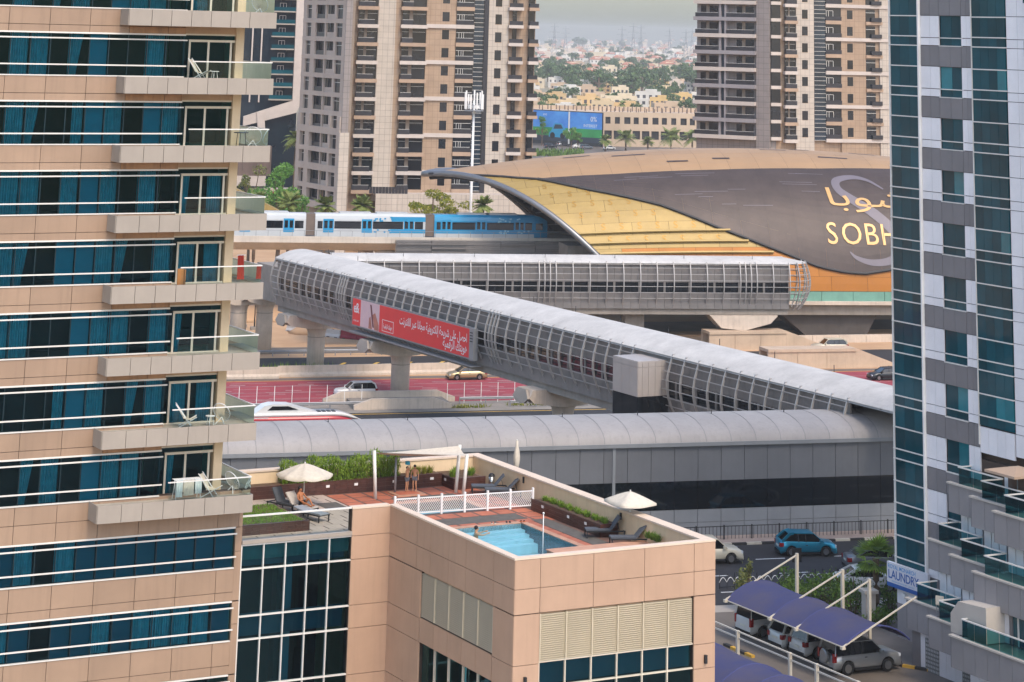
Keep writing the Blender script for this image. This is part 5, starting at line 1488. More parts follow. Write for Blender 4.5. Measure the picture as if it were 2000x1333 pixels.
def car(label, kind, paintk, loc, az, group=None, z=None):
    """az is the direction the nose points to"""
    c = CARS[kind]
    r = root('parked_car' if group else 'car', label, 'van' if kind == 'van' else 'car', loc, az, group)
    pm = MT[paintk]; hw_ = c['W'] / 2
    xs0 = [p[0] for p in c['top']]
    xs = set(xs0)
    for wx in c['wb']:
        for k in range(-6, 7): xs.add(wx + (c['wr'] + .07) * math.sin(R(15 * k)))
    xs |= {-1.0, -.5, 0, .5}
    xs = sorted(xs)
    rings = []
    for x in xs:
        zt = interp(c['top'], x)
        zb = c['gc']
        for wx in c['wb']:
            d = abs(x - wx); ar = c['wr'] + .07
            if d < ar: zb = max(zb, c['wr'] + math.sqrt(max(ar * ar - d * d, 0)))
        e = max(abs(x) / (c['L'] / 2) - .72, 0) / .28
        w_ = hw_ * (1 - .14 * e * e)
        zm = max(zb + .02, min(.62 * zt, zt - .05)); zb = min(zb, zt - .08)
        ring = [(x, -w_ * .94, zb), (x, -w_, max(zm * .7, zb + .01)), (x, -w_, max(zm, zb + .02)), (x, -w_ * .965, max(zt - .05, zb + .04)), (x, -w_ * .86, zt), (x, w_ * .86, zt), (x, w_ * .965, max(zt - .05, zb + .04)), (x, w_, max(zm, zb + .02)), (x, w_, max(zm * .7, zb + .01)), (x, w_ * .94, zb)]
        rings.append(ring)
    body = MB().loft(rings).build('body', pm, r, True)
    # greenhouse
    g = c['gh']; n = len(g)
    zb0 = min(p[1] for p in g); zt0 = max(p[1] for p in g)
    def half(z): return hw_ * (.95 - .2 * (z - zb0) / (zt0 - zb0))
    m = MB()
    m.loft([[(x, -half(z) + .01, z - .01) for x, z in g], [(x, half(z) - .01, z - .01) for x, z in g]])
    m.build('windows', MT['car_glass'], r)
    roof = [p for p in g if p[1] > zt0 - .2]
    m = MB()
    m.loft([[(x, -half(z) - .005, z) for x, z in roof], [(x, -half(z) + .12, z + .025) for x, z in roof], [(x, half(z) - .12, z + .025) for x, z in roof], [(x, half(z) + .005, z) for x, z in roof]], closed=False, caps=False)
    m.build('roof', pm, r, True)
    for sg in (-1, 1):
        def P(x, z): return (x, sg * (half(z) + .004), z)
        for (a, b), t_ in (((g[0], g[1]), .2), ((g[1], g[2]), .16), ((g[-2], g[-1]), .08)):
            bar('pillar', pm, r, P(*a), P(*b), t_ if t_ < .1 else .05, .05 if t_ < .1 else t_)
        bar('roof_rail', pm, r, P(*g[2]), P(*g[-2]), .05, .06)
        for q in (.36, .66):
            x = g[1][0] + (g[-2][0] - g[1][0]) * q
            bar('pillar', MT['trim_black'], r, P(x + .03, zb0 + .02), P(x, zt0 - .08), .07, .03)
        bx('door_handle', MT['trim_black'], body, -.25, -.08, sg * hw_ - .01, sg * hw_ + .02, zb0 - .2, zb0 - .16)
        xm = g[-1][0] - .25
        bx('mirror', pm, r, xm - .1, xm + .1, sg * (hw_ + .02), sg * (hw_ + .2), zb0 + .02, zb0 + .17)
        bx('sill', MT['trim_black'], body, c['wb'][0] + c['wr'] + .1, c['wb'][1] - c['wr'] - .1, sg * hw_ * .93, sg * hw_ * .985, c['gc'] - .02, c['gc'] + .12)
        xt = -c['L'] / 2
        bx('tail_lamp', MT['lamp_red'], r, xt - .02, xt + .3, sg * hw_ * .68, sg * (hw_ * .945), zb0 - .28, zb0 - .02) if kind not in ('van', 'prado') else bx('tail_lamp', MT['lamp_red'], r, xt - .02, xt + .22, sg * hw_ * .78, sg * (hw_ * .955), zb0 - .35, zb0 + .15)
        bx('head_lamp', MT['lamp_clear'], r, -xt - .38, -xt - .06, sg * hw_ * .55, sg * hw_ * .9, interp(c['top'], -xt - .3) - .26, interp(c['top'], -xt - .3) - .1)
    bx('number_plate', MT['plate'], r, xt - .025, xt + .02, -.26, .26, .62, .74)
    bx('rear_bumper', MT['trim_black'], r, xt - .03, xt + .25, -hw_ * .84, hw_ * .84, c['gc'], c['gc'] + .2)
    bx('front_bumper', MT['trim_black'], r, -xt - .3, -xt + .03, -hw_ * .84, hw_ * .84, c['gc'], c['gc'] + .2)
    bx('underbody', MT['trim_black'], r, xt + .3, -xt - .3, -hw_ * .8, hw_ * .8, c['gc'] - .02, c['gc'] + .3)
    for wx in c['wb']:
        for sg in (-1, 1):
            w0 = c['wr']; yy = sg * (hw_ - .12)
            t = MB().tube([(wx, yy - .11, w0), (wx, yy - .09, w0), (wx, yy + .09, w0), (wx, yy + .11, w0)], [w0 * .9, w0, w0, w0 * .9], 18).build('wheel', MT['black_rubber'], r, True)
            MB().tube([(wx, yy + sg * .10, w0), (wx, yy + sg * .125, w0)], w0 * .62, 12).build('rim', MT['rim'], t)
    if c.get('spare'):
        m = MB().tube([(xt - .22, 0, 1.0), (xt - .18, 0, 1.0), (xt - .02, 0, 1.0)], [.34, .4, .4], 20).build('spare_wheel_cover', pm, r)
    return r
# traffic on the highway
car('white sport utility vehicle driving on the red lanes', 'suv', 'paint_white', at_z(694, 777, .02), 254)
car('gold sedan driving on the red lanes under the footbridge', 'sedan', 'paint_gold', at_z(911, 741, .02), 254)
car('cream sport utility vehicle below the golden station', 'suv', 'paint_cream', at_z(1620, 688, .0), 256)
car('dark car behind the concrete ramp at the right tower edge', 'sedan', 'paint_dark', at_z(1732, 742, .0), 256)
# red and white boat shaped bus on the near carriageway
bus = root('tour_bus', 'red, white and black boat shaped tour bus behind the vaulted roof', 'bus', at_z(585, 858, .02), HAZ)
BZ = 0
prof = lambda x: (1.25 * (1 - max(0, (x - 2.5) / 4.2) ** 2 * .75))
def hull(z0, z1, m_, nm, x0=-7, x1=6.5, k=1.0):
    rings = []
    for i in range(28):
        x = x0 + (x1 - x0) * i / 27; w_ = prof(x) * k
        e = max(0, (x - 3.0) / 3.5); dz = -e * e * 1.1
        rings.append([(x, -w_, z0 + dz * .6), (x, -w_ * 1.02, z1 + dz), (x, w_ * 1.02, z1 + dz), (x, w_, z0 + dz * .6)])
    return MB().loft(rings).build(nm, m_, bus, True)
hull(.4, 1.7, MT['paint_dark'], 'lower_body'); hull(1.7, 2.3, MT['paint_red'], 'red_band', k=1.01); hull(2.3, 2.62, MT['paint_white'], 'white_deck', k=.98)
m = MB(); m.loft([[(-4.9, -1.0, 2.6), (-3.9, -1.0, 3.3), (-3.2, -.98, 3.45), (-1.4, -.95, 3.4), (.2, -.9, 2.95), (1.6, -.8, 2.6)], [(-4.9, 1.0, 2.6), (-3.9, 1.0, 3.3), (-3.2, .98, 3.45), (-1.4, .95, 3.4), (.2, .9, 2.95), (1.6, .8, 2.6)]]).build('cabin', MT['paint_white'], bus)
m = MB(); m.loft([[(-3.6, -1.01, 2.9), (-3.1, -1.0, 3.28), (-1.5, -.97, 3.26), (-.4, -.96, 2.92)], [(-3.6, -1.02, 2.9), (-3.1, -1.01, 3.28), (-1.5, -.98, 3.26), (-.4, -.97, 2.92)]]).build('cabin_window', MT['car_glass'], bus)
for i in range(4): bx('roof_hatch', MT['paint_dark'], bus, 1.6 + i * .5, 1.95 + i * .5, -.7, .3, 2.62, 2.68)
put_text('bus_lettering', 'WOW', MT['paint_white'], bus, lambda x, y: (-6.5 + x, -1.3, 1.82 + y), .5)
bx('bus_stripe', MT['paint_white'], bus, -6.8, -3.5, -1.31, -1.26, 2.2, 2.28)
for x in (-4.8, 3.0):
    for sg in (-1, 1): MB().tube([(x, sg * 1.2 - .15, .5), (x, sg * 1.2 + .15, .5)], .5, 16).build('wheel', MT['black_rubber'], bus, True)
# ramp walls between highway and station at the right
for i, (u0, v0, u1, v1, lab) in enumerate(((1385, 655, 1560, 690, 'beige concrete ramp wall with sloping end nearest the station'), (1500, 692, 1690, 770, 'beige concrete ramp wall with sloping end beside the diagonal footbridge'))):
    a = at_z(u0, v0 + 30, 0); r = root('ramp_wall', lab, 'wall', a, HAZ)
    L_ = 11 if i == 0 else 12
    M_('ramp_concrete', '#bda58c', .8, var=.08, nscale=.4, streak=.1) if i == 0 else None
    for k in range(3):
        bx('wall_panel', MT['ramp_concrete'], r, k * L_ / 3 + .02, (k + 1) * L_ / 3 - .02, 0, .4, 0, 2.0)
        bx('cap', MT['ramp_concrete'], r, k * L_ / 3, (k + 1) * L_ / 3, -.15, 3.0, 2.0, 2.35)
    MB().extrude([(L_, 0, 0), (L_ + 6, 0, 0), (L_ + 5.9, 0, .3), (L_, 0, 2.35)], (0, .4, 0)).build('sloping_end', MT['ramp_concrete'], r)
    bx('back_wall', MT['ramp_concrete'], r, 0, L_, 2.7, 3.0, 0, 2.0)
rb = root('road_barrier', 'low concrete barrier below the golden station trestle', 'barrier', at_z(1480, 672, 0), HAZ)
for i in range(8): bx('barrier_block', MT['concrete'], rb, i * 4 + .02, i * 4 + 3.98, 0, .4, 0, 1.0)

# ================================================================ frontage road and car park (raised ground)
pts = [(-160, 40), (160, 40), (160, 206)]
a, b = HF @ Vector((-160, 0, 0)), HF @ Vector((200, 0, 0))
def lbp(x, y): 
    return Vector((LB.x * KN, LB.y * KN, 0)) + azdir(HAZ) * x * KN + azdir(HAZ - 90) * y * KN
P0, P1 = lbp(-150, 9.2), lbp(120, 9.2)
m = MB(); m.prism([(-200, -150), (200, -150), (P1.x, P1.y), (P0.x, P0.y)], -.5, GN)
M_('paving_pale', '#a2988c', .9, var=.12, nscale=.2)
tag(m.build('frontage_ground', MT['paving_pale'], None), kind='structure')
def lsheet(name, m_, x0, x1, y0, y1, dz):
    q = [lbp(x0, y0), lbp(x1, y0), lbp(x1, y1), lbp(x0, y1)]
    return sheet(name, m_, q, GN + dz)
M_('pavement', '#a28f82', .85, var=.1, nscale=1)
lsheet('frontage_road', MT['asphalt'], -60, 90, -22.5, -3.2, .012)
lsheet('car_park', MT['asphalt_pale'], -20, 40, -75, -24.5, .012)
lsheet('pavement', MT['pavement'], -60, 90, -3.0, -.3, .1)
fm = root('frontage_markings', 'white lane dashes on the frontage road', 'road markings', (LB.x * KN, LB.y * KN, GN), HAZ, kind='structure'); del fm['category']
for y_ in (-8.0, -12.5, -17.2):
    for i in range(-10, 14): bx('lane_dash', MT['white_paint'], fm, i * 6.2, i * 6.2 + 2.3, y_ - .07, y_ + .07, .012, .018)
kb_ = root('kerb', 'black and pale painted kerb stones along the frontage road', 'kerb', (LB.x * KN, LB.y * KN, GN), HAZ, kind='structure'); del kb_['category']
for i in range(-10, 30): bx('kerb_stone', MT['kerb_white' if i % 2 else 'kerb_dark'], kb_, i * 1.2 + .01, i * 1.2 + 1.19, -3.25, -3.0, 0, .16)
rl = root('pavement_railing', 'dark iron railing between pavement and grey station building', 'railing', (LB.x * KN, LB.y * KN, GN), HAZ)
for i in range(-14, 110): bx('baluster', MT['dark_metal'], rl, i * .3, i * .3 + .03, -1.55, -1.52, .12, 1.0)
for i in range(-2, 15): bx('post', MT['dark_metal'], rl, i * 2.25 - .04, i * 2.25 + .04, -1.6, -1.5, .1, 1.1)
bx('top_rail', MT['dark_metal'], rl, -4.5, 33, -1.56, -1.51, .98, 1.03)
car('teal blue crossover driving on the frontage road', 'cross', 'paint_teal', at_z(1574, 1083, GN), HAZ + 8)
car('cream car mostly hidden behind the pool building corner', 'suv', 'paint_cream', at_z(1385, 1098, GN), HAZ + 4)
car('white sedan parked by the palm with red tail lamps', 'sedan', 'paint_white', at_z(1694, 1152, GN), HAZ + 10)
car('dark grey car beside the palm behind the white sedan', 'sedan', 'paint_grey', at_z(1712, 1112, GN), HAZ + 8)

# ================================================================ right tower
KR = .971
G0 = Vector((25.86 * KR, 166 * KR, HC * (1 - KR)))
rt = root('glass_tower', 'grey and white panelled tower with teal glass columns and stepped terraces', 'tower', G0, -28.5)
rt.scale = (KR, KR, KR)
# local x runs away from the viewer along the face, local +y is outwards (to the left)
MT['tower_glass'] = dark_glass('tower_glass', '#0a4650', .05, .35, .55, .3, .3)
MT['tower_glass_lit'] = dark_glass('tower_glass_curtain', '#1f7680', .08, .2, .5, .6, .2)
M_('panel_white', '#e6e3e4', .45, .1, var=.04, rnd=.03); M_('panel_grey', '#787475', .5, .1, var=.05, rnd=.04); M_('panel_mid', '#8f8a89', .5, .1, var=.05, rnd=.05)
PER, A0 = 3.36, 42.15
ZG = 2.29
bx('core', MT['joint_dark'], rt, -40, -.4, -20, -.4, ZG, 47)
rgT = random.Random(4)
def rbx(name, m_, x0, x1, y0, y1, z0, z1): return bx(name, m_, rt, min(x0, x1), max(x0, x1), y0, y1, z0, z1)
for k in range(-1, 11):
    a = A0 - PER * k
    lowcut = a - PER < 6.0
    # glass column 1
    for z1, z0 in ((a, a - 1.36), (a - 1.36, a - 1.98), (a - 1.98, a - PER)):
        if z1 <= 6.4: continue
        z0 = max(z0, 6.3)
        for i in range(3):
            w_ = 3.1 / 3
            rbx('window_pane', MT['tower_glass'], -.15 - i * w_ - .01, -.15 - (i + 1) * w_ + .01, -.05, .05, z0 + .03, z1 - .03)
        rbx('transom', MT['white_metal'], .02, -3.3, -.02, .12, z1 - .035, z1 + .035)
    # panels between, window column
    for x0, x1 in ((-3.42, -4.45), (-4.45, -5.42), (-7.8, -8.35), (-8.35, -8.92)):
        for z0, z1, m_ in ((a - 1.43, a + .02, 'panel_white'), (a - 1.95, a - 1.45, 'panel_white'), (a - PER + .04, a - 1.97, 'panel_grey')):
            if z1 > ZG: rbx('cladding_panel', MT[m_], x0 - .012, x1 + .012, -.1, 0, max(z0, ZG) + .012, z1 - .012)
    if k < 10:
        for i in range(2):
            w_ = 2.36 / 2
            lit = MT['tower_glass_lit'] if rgT.random() < .12 else MT['tower_glass']
            rbx('window_pane', lit, -5.43 - i * w_ - .01, -5.43 - (i + 1) * w_ + .01, -.25, -.15, a - 1.43, a)
            rbx('window_pane', MT['tower_glass'], -5.43 - i * w_ - .01, -5.43 - (i + 1) * w_ + .01, -.25, -.15, a - 1.95, a - 1.47)
            rbx('cladding_panel', MT['panel_grey'], -5.43 - i * w_ - .012, -5.43 - (i + 1) * w_ + .012, -.1, 0, a - PER + .03, a - 1.98)
        rbx('transom', MT['white_metal'], -5.43, -7.8, -.15, -.05, a - 1.48, a - 1.42)
        rbx('sill', MT['white_metal'], -5.43, -7.8, -.15, .03, a - 2.0, a - 1.95)
    # glass column 2 (ends above the terraces)
    if k < 8:
        for z1, z0 in ((a - .05, a - 1.36), (a - 1.36, a - 1.98), (a - 1.98, a - PER - .05)):
            if k == 7 and z0 < a - 2.2: continue
            for i in range(4):
                w_ = 3.36 / 4
                lit = MT['tower_glass_lit'] if (k in (1, 4, 7) and z1 > a - .1) and rgT.random() < .6 else MT['tower_glass']
                rbx('window_pane', lit, -8.96 - i * w_ - .01, -8.96 - (i + 1) * w_ + .01, -.06, .04, z0 + .03, z1 - .03)
            rbx('transom', MT['white_metal'], -8.9, -12.4, -.03, .1, z1 - .035, z1 + .035)
    if k == 7:
        for i in range(4): rbx('cladding_panel', MT['panel_white'], -8.96 - i * .84 - .012, -8.96 - (i + 1) * .84 + .012, -.1, 0.02, a - 3.6, a - 2.05)
    # right panels with balconies beyond
    for x0, x1 in ((-12.42, -13.5), (-13.5, -14.5)):
        for z0, z1 in ((a - 1.43, a), (a - 2.0, a - 1.45), (a - PER + .02, a - 2.02)):
            if z0 > 14: rbx('cladding_panel', MT['panel_white'], x0 - .012, x1 + .012, -.1, 0, z0, z1 - .02)
    if k < 8:
        rbx('balcony_glass', MT['tower_glass'], -14.55, -19, .3, .36, a - 2.5, a - 1.5)
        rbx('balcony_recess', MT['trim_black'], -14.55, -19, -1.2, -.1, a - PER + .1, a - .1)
        rbx('cladding_panel', MT['panel_white'], -14.52, -19, -.1, .25, a - PER + .02, a - 2.4)
for k in range(-1, 12):
    a = A0 - PER * k
    for j in range(8):
        x0 = -19.05 - j * 2.6
        if a - PER < ZG - 1: continue
        if j % 3 == 1: rbx('window_pane', MT['tower_glass'], x0 - .02, x0 - 2.56, -.25, -.15, a - 1.95, a)
        else: rbx('cladding_panel', MT['panel_white'], x0 - .012, x0 - 2.58, -.38, 0, a - 1.95, a)
        rbx('cladding_panel', MT['panel_grey'], x0 - .012, x0 - 2.58, -.38, 0, a - PER + .02, a - 1.97)
rbx('edge_fin', MT['white_paint'], -3.3, -3.42, -.05, .2, 5.2, 47)
rbx('edge_fin', MT['white_metal'], -8.9, -8.96, -.05, .1, 15.5, 47)
rbx('edge_fin', MT['white_metal'], .04, -.12, -.3, .08, 6.2, 47)
# lower front with sign
for i in range(2):
    rbx('cladding_panel', MT['panel_white'], -.1 - i * 1.6, -1.68 - i * 1.6, -.1, .02, 4.4, 5.6)
    rbx('cladding_panel', MT['panel_mid'], -.1 - i * 1.6, -1.68 - i * 1.6, -.1, .02, ZG, 4.38)
rbx('wall_lamp', MT['white_paint'], -.9, -1.2, .02, .25, 4.9, 5.1)
# stepped terraces
M_('cap_stone', '#b9b0a5', .6, var=.05)
MT['rail_glass'] = clear_glass('terrace_glass', (.10, .36, .40), .06, .03, .02)
def terrace(zt, s0, o0, segs, wall_to):
    for j, ln in enumerate(segs):
        a = s0 - sum(segs[:j]); b = a - ln; o = o0 + 1.67 * j
        zf = zt - 1.0
        rbx('terrace_slab', MT['concrete_dark'], a + .3, b, -.2, o - .05, zf - .3, zf - .06)
        rbx('cap', MT['cap_stone'], a + 1.0, b + .0, o - .25, o + .12, zf - .06, zf + .04)
        npan = max(2, int(round(ln / .95)))
        for i in range(npan): rbx('fascia_panel', MT['panel_mid'], a + .9 - i * (ln + .9) / npan - .012, a + .9 - (i + 1) * (ln + .9) / npan + .012, o - .08, o, zf - 1.75, zf - .07)
        rbx('fascia_return', MT['panel_grey'], a + .9, a + .95, o - 1.7, o, zf - 1.75, zf - .07)
        rbx('soffit', MT['panel_grey'], a + .9, b, -.1, o - .08, zf - 1.77, zf - 1.7)
        ng = max(2, int(ln / 1.1))
        for i in range(ng):
            x0, x1 = a - i * ln / ng - .015, a - (i + 1) * ln / ng + .015
            MB().quad((x0, o - .12, zf + .04), (x1, o - .12, zf + .04), (x1, o - .12, zt), (x0, o - .12, zt)).build('balustrade_pane', MT['rail_glass'], rt)
        MB().quad((a, o - .14, zf + .04), (a, o - 1.7, zf + .04), (a, o - 1.7, zt), (a, o - .14, zt)).build('balustrade_pane', MT['rail_glass'], rt)
        rbx('hand_rail', MT['white_metal'], a + .03, b, o - .17, o - .08, zt, zt + .07)
        rbx('hand_rail', MT['white_metal'], a - .05, a + .05, o - 1.72, o - .08, zt, zt + .07)
        # wall and door behind
        yw = o - 1.9
        for i in range(3):
            rbx('cladding_panel', MT['panel_white'], a - .05 - i * .72, a - .7 - i * .72, yw - .1, yw, zf, zf + 1.6)
        dr = rbx('terrace_door', MT['tower_glass'], a - 2.25, b + .02, yw - .15, yw - .05, zf, zf + 1.6)
        rbx('door_jamb', MT['panel_grey'], a - 2.2, a - 2.45, yw - .05, yw + .02, zf, zf + 1.6)
        rbx('door_post', MT['white_metal'], a - 2.9, a - 3.0, yw - .06, yw + .01, zf, zf + 1.6)
        rbx('back_wall', MT['joint_dark'], a, b, -.1, yw - .15, zf, zf + 1.6)
terrace(14.0, -7.95, 1.12, (4.3, 4.2, 6.0), 0)
terrace(10.6, -7.25, 2.25, (4.3, 4.25, 7.5), 0)
terrace(7.2, -7.0, 3.85, (4.3, 4.25, 9.0), 0)
# ground storey below the terraces
for i in range(14):
    x = -6.2 - i * .85; o = 3.55 + max(0, (i - 4) // 5) * 1.6
    rbx('cladding_panel', MT['panel_white' if i % 6 else 'panel_grey'], x - .012, x - .838, o - .1, o, ZG, 4.42)
rbx('base_block', MT['joint_dark'], -6.2, -24, -.1, 3.44, ZG, 4.4)
MT['perf'] = tiled('perforated_sheet', '#b9b9b6', '#6f6f6e', .12, .12, .03, .5)
for x in (-7.6, -11.2):
    d = rbx('service_door', MT['perf'], x, x - 1.3, 3.5 if x > -9 else 3.5, 3.62, ZG, 4.2)
# terrace things
M_('umbrella_tan', '#b89d86', .9, var=.05)
def small_parasol(label, loc, h, rad):
    r = root('parasol', label, 'parasol', loc, -28.5)
    MB().tube([(0, 0, 0), (0, 0, h)], .035, 8).build('pole', MT['grey_metal'], r)
    N_ = 4; rings = []
    for k in range(6):
        t = (k + .05) / 5
        rings.append([(rad * t * x, rad * t * y, h - rad * .22 * t ** 1.2) for x, y in ((-1, -1), (0, -1.0), (1, -1), (1.0, 0), (1, 1), (0, 1.0), (-1, 1), (-1.0, 0))])
    rings.append([(p[0], p[1], p[2] - .14) for p in rings[-1]])
    MB().loft(rings, caps=False).build('canopy', MT['umbrella_tan'], r)
    bx('base', MT['concrete_dark'], r, -.3, .3, -.3, .3, 0, .1)
def rtp(x, y, z): return G0 + (azdir(-28.5) * x + azdir(-118.5) * y + Vector((0, 0, z))) * KR
small_parasol('tan parasol on the upper terrace of the grey tower', rtp(-14.6, 1.8, 13.05), 2.1, 1.35)
sc = root('terrace_screen', 'dark panelled screen wall under the tan parasol', 'screen', rtp(-15.9, 1.4, 13.05), -28.5)
for i in range(5): bx('board', MT['paver_brown'], sc, i * .5 + .01, i * .5 + .49, 0, .08, 0, 1.75)
hd = root('terrace_wall', 'pale rounded partition wall on the lowest terrace', 'wall', rtp(-17.3, 4.0, 6.2), -28.5)
MB().extrude([(0, 0, 0), (3.2, 0, 0), (3.2, 0, 1.0), (2.5, 0, 1.75), (0, 0, 1.9)], (0, 2.6, 0)).build('wall', MT['cap_stone'], hd)
tw = root('towel', 'bright blue towel hanging on the lowest terrace', 'towel', rtp(-16.2, 6.0, 6.2), -28.5)
M_('towel_blue', '#1f6fc0', .9)
m = MB(); m.loft([[(x * .12, .03 * math.sin(x * 2), .9) for x in range(8)], [(x * .12, .05 * math.sin(x * 2 + .5), .3) for x in range(8)]], closed=False, caps=False); m.build('cloth', MT['towel_blue'], tw)
bar('airer_bar', MT['grey_metal'], tw, (-.2, 0, .9), (1.1, 0, .9), .03)
for x in (-.15, 1.05): bar('airer_leg', MT['grey_metal'], tw, (x, -.2, 0), (x, 0, .9), .03)
ch = root('terrace_chair', 'pale chair on the middle of the lowest terrace', 'chair', rtp(-10.0, 4.2, 6.2), 30)
bx('seat', MT['fabric_white'], ch, -.25, .25, -.25, .25, .42, .47); bx('backrest', MT['fabric_white'], ch, -.28, -.23, -.25, .25, .47, .95)
for sx in (-.22, .22):
    for sy in (-.22, .22): bx('leg', MT['grey_metal'], ch, sx - .02, sx + .02, sy - .02, sy + .02, 0, .42)
# laundry sign
sg = root('laundry_sign', 'white shop sign with blue lettering reading laundry on the tower front', 'sign', rtp(.55, .35, 0), -28.5)
M_('sign_white', '#d3d2d6', .4, var=.03); M_('sign_blue', '#14549c', .4, var=.03); M_('sign_lightblue', '#4a8fc4', .4, var=.02)
bx('board', MT['sign_white'], sg, -4.2, 0, -.2, 0, 5.42, 6.62)
bx('blue_base', MT['sign_blue'], sg, -4.2, 0, -.2, .006, 5.18, 5.42)
put_text('lettering', 'LAUNDRY', MT['sign_blue'], sg, lambda x, y: (-.12 - x, .006, 5.68 + y), .72, 'LEFT', .93, .012)
put_text('lettering', 'ROYAL MONARCH', MT['sign_lightblue'], sg, lambda x, y: (-.12 - x, .006, 6.27 + y), .34, 'LEFT', .98, .006)
put_text('small_print', 'WASHING IRONING DRY CLEANING', MT['sign_lightblue'], sg, lambda x, y: (-.5 - x, .006, 5.48 + y), .14)

# ================================================================ car park: sail canopies, cars, planting
M_('canopy_blue', '#514e60', .9, var=.08, nscale=.35, spec=.1, col2='#3f446c')
M_('canopy_arch', '#3d4272', .8)
def canopy(label, cs, posts, o_front, o_back, zf, arc, tops):
    """fabric vault; cs: positions along the tower face of the frames"""
    r = root('parking_canopy', label, 'canopy', rtp(0, 0, 0), -28.5)
    r.scale = (KR, KR, KR)
    K = 10
    for a, b in zip(cs[:-1], cs[1:]):
        rows = []
        for i in range(9):
            t = i / 8; x = a + (b - a) * t
            sag = -.16 * math.sin(math.pi * t)
            rows.append([(x, o_front + (o_back - o_front) * k / K, zf + (arc + sag) * math.sin(math.pi * (k / K)) ** .8) for k in range(K + 1)])
        MB().loft(rows, closed=False, caps=False).build('fabric', MT['canopy_blue'], r, True)
    for x in cs:
        MB().tube([(x, o_front + (o_back - o_front) * k / K, zf - .03 + arc * math.sin(math.pi * k / K) ** .8) for k in range(K + 1)], .05, 6).build('arch', MT['canopy_arch'], r)
    for x, (h, ob) in zip(cs, posts):
        if h: 
            bx('post', MT['aluminium'], r, x - .09, x + .09, ob - .09, ob + .09, ZG, h)
            bar('tie_rod', MT['aluminium'], r, (x, ob, h - .1), (x, o_front + .05, zf + .06), .08)
        bx('shoe', MT['aluminium'], r, x - .12, x + .12, o_front - .02, o_front + .2, zf - .12, zf + .05)
    bar('edge_beam', MT['aluminium'], r, (cs[0], o_front, zf - .02), (cs[-1], o_front, zf - .02), .06)
    return r
# frames found from the photograph on the raised ground
def locG(u, v, z):
    q = at_z(u, v, HC - (HC - z) * KR) - G0
    return (q.dot(azdir(-28.5)) / KR, q.dot(azdir(-118.5)) / KR)
ZF = 4.6
c0, c1, c2, c3 = [locG(u, v, ZF)[0] for u, v in ((1424, 1172), (1510, 1207), (1557, 1228), (1653, 1264))]
of = locG(1557, 1228, ZF)[1]
canopy('blue fabric car park canopy over the four white and silver cars', [c0, c1, c2, c3], [(7.0, of - 5.6), (7.0, of - 5.6), (7.0, of - 5.6), (0, 0)], of, of - 5.0, ZF, 1.0, None)
bar_r = root('canopy_stay', 'cream stay rod rising to the tower from the blue canopy end', 'rod', rtp(0, 0, 0), -28.5)
bar_r.scale = (KR,) * 3
bar('rod', MT['aluminium'], bar_r, (c3, of, ZF + .05), (c3 - .2, of - 5.4, 7.0), .08)
bar('rod_shoe', MT['aluminium'], bar_r, (c3 - .15, of + .02, ZF - .05), (c3 + .15, of + .02, ZF - .05), .12)
# nearer canopy: back posts face the cars
d0, d1, d2 = [locG(u, v, ZF + .4)[0] for u, v in ((1430, 1235), (1540, 1277), (1592, 1299))]
od = locG(1540, 1277, ZF + .4)[1]
r2 = root('parking_canopy', 'second blue fabric canopy at the bottom edge with cream posts', 'canopy', rtp(0, 0, 0), -28.5)
r2.scale = (KR,) * 3
for a, b in zip((d0 + 4.5, d0, d1, d2, d2 - 4), (d0, d1, d2, d2 - 4, d2 - 8)):
    if a == d0 + 4.5 and False: continue
    rows = []
    for i in range(9):
        t = i / 8; x = a + (b - a) * t
        rows.append([(x, od + .1 + 5.0 * k / 10, 3.6 + (1.1 - .15 * math.sin(math.pi * t)) * math.sin(math.pi * k / 10) ** .8) for k in range(11)])
    MB().loft(rows, closed=False, caps=False).build('fabric', MT['canopy_blue'], r2, True)
    MB().tube([(b, od + .1 + 5.0 * k / 10, 3.58 + 1.1 * math.sin(math.pi * k / 10) ** .8) for k in range(11)], .05, 6).build('arch', MT['canopy_arch'], r2)
for x in (d0, d1, d2, d2 - 4):
    bx('post', MT['aluminium'], r2, x - .09, x + .09, od - .2, od - .02, ZG, ZF + .45)
for o_, z_ in ((-.12, ZF + .4), (-.12, ZF + .05)):
    bar('top_beam', MT['aluminium'], r2, (d0 + 4.5, od + o_, z_), (d2 - 6, od + o_, z_), .08)
# cars below the canopy
AZC = 61.5
car('white van with dark rear window, leftmost under the blue canopy', 'van', 'paint_white', at_z(1508, 1240, GN) + Vector((.3, .6, 0)), AZC)
car('small white hatchback second from left under the blue canopy', 'hatch', 'paint_pearl', at_z(1566, 1266, GN) + Vector((0, .6, 0)), AZC)
car('white crossover third from left under the blue canopy', 'suv', 'paint_white', at_z(1616, 1282, GN) + Vector((.1, .5, 0)), AZC)
car('silver off road car with spare wheel, rightmost under the blue canopy', 'prado', 'paint_silver', at_z(1680, 1309, GN), AZC + 4)
car('dark car half covered by the second canopy at the bottom edge', 'sedan', 'paint_dark', at_z(1425, 1335, GN), AZC)
kb2 = root('kerb', 'black and yellow kerb stones at the car park edge', 'kerb', at_z(1738, 1300, GN), AZC + 60, kind='structure'); del kb2['category']
for i in range(8): bx('kerb_stone', MT['kerb_yellow' if i % 2 else 'kerb_dark'], kb2, i * .8 + .01, i * .8 + .79, 0, .25, 0, .16)
yk = root('kerb', 'yellow kerb stones left of the white van', 'kerb', at_z(1412, 1262, GN), AZC + 90, kind='structure'); del yk['category']
for i in range(4): bx('kerb_stone', MT['kerb_yellow' if i % 2 else 'kerb_dark'], yk, i * .8 + .01, i * .8 + .79, 0, .25, 0, .16)
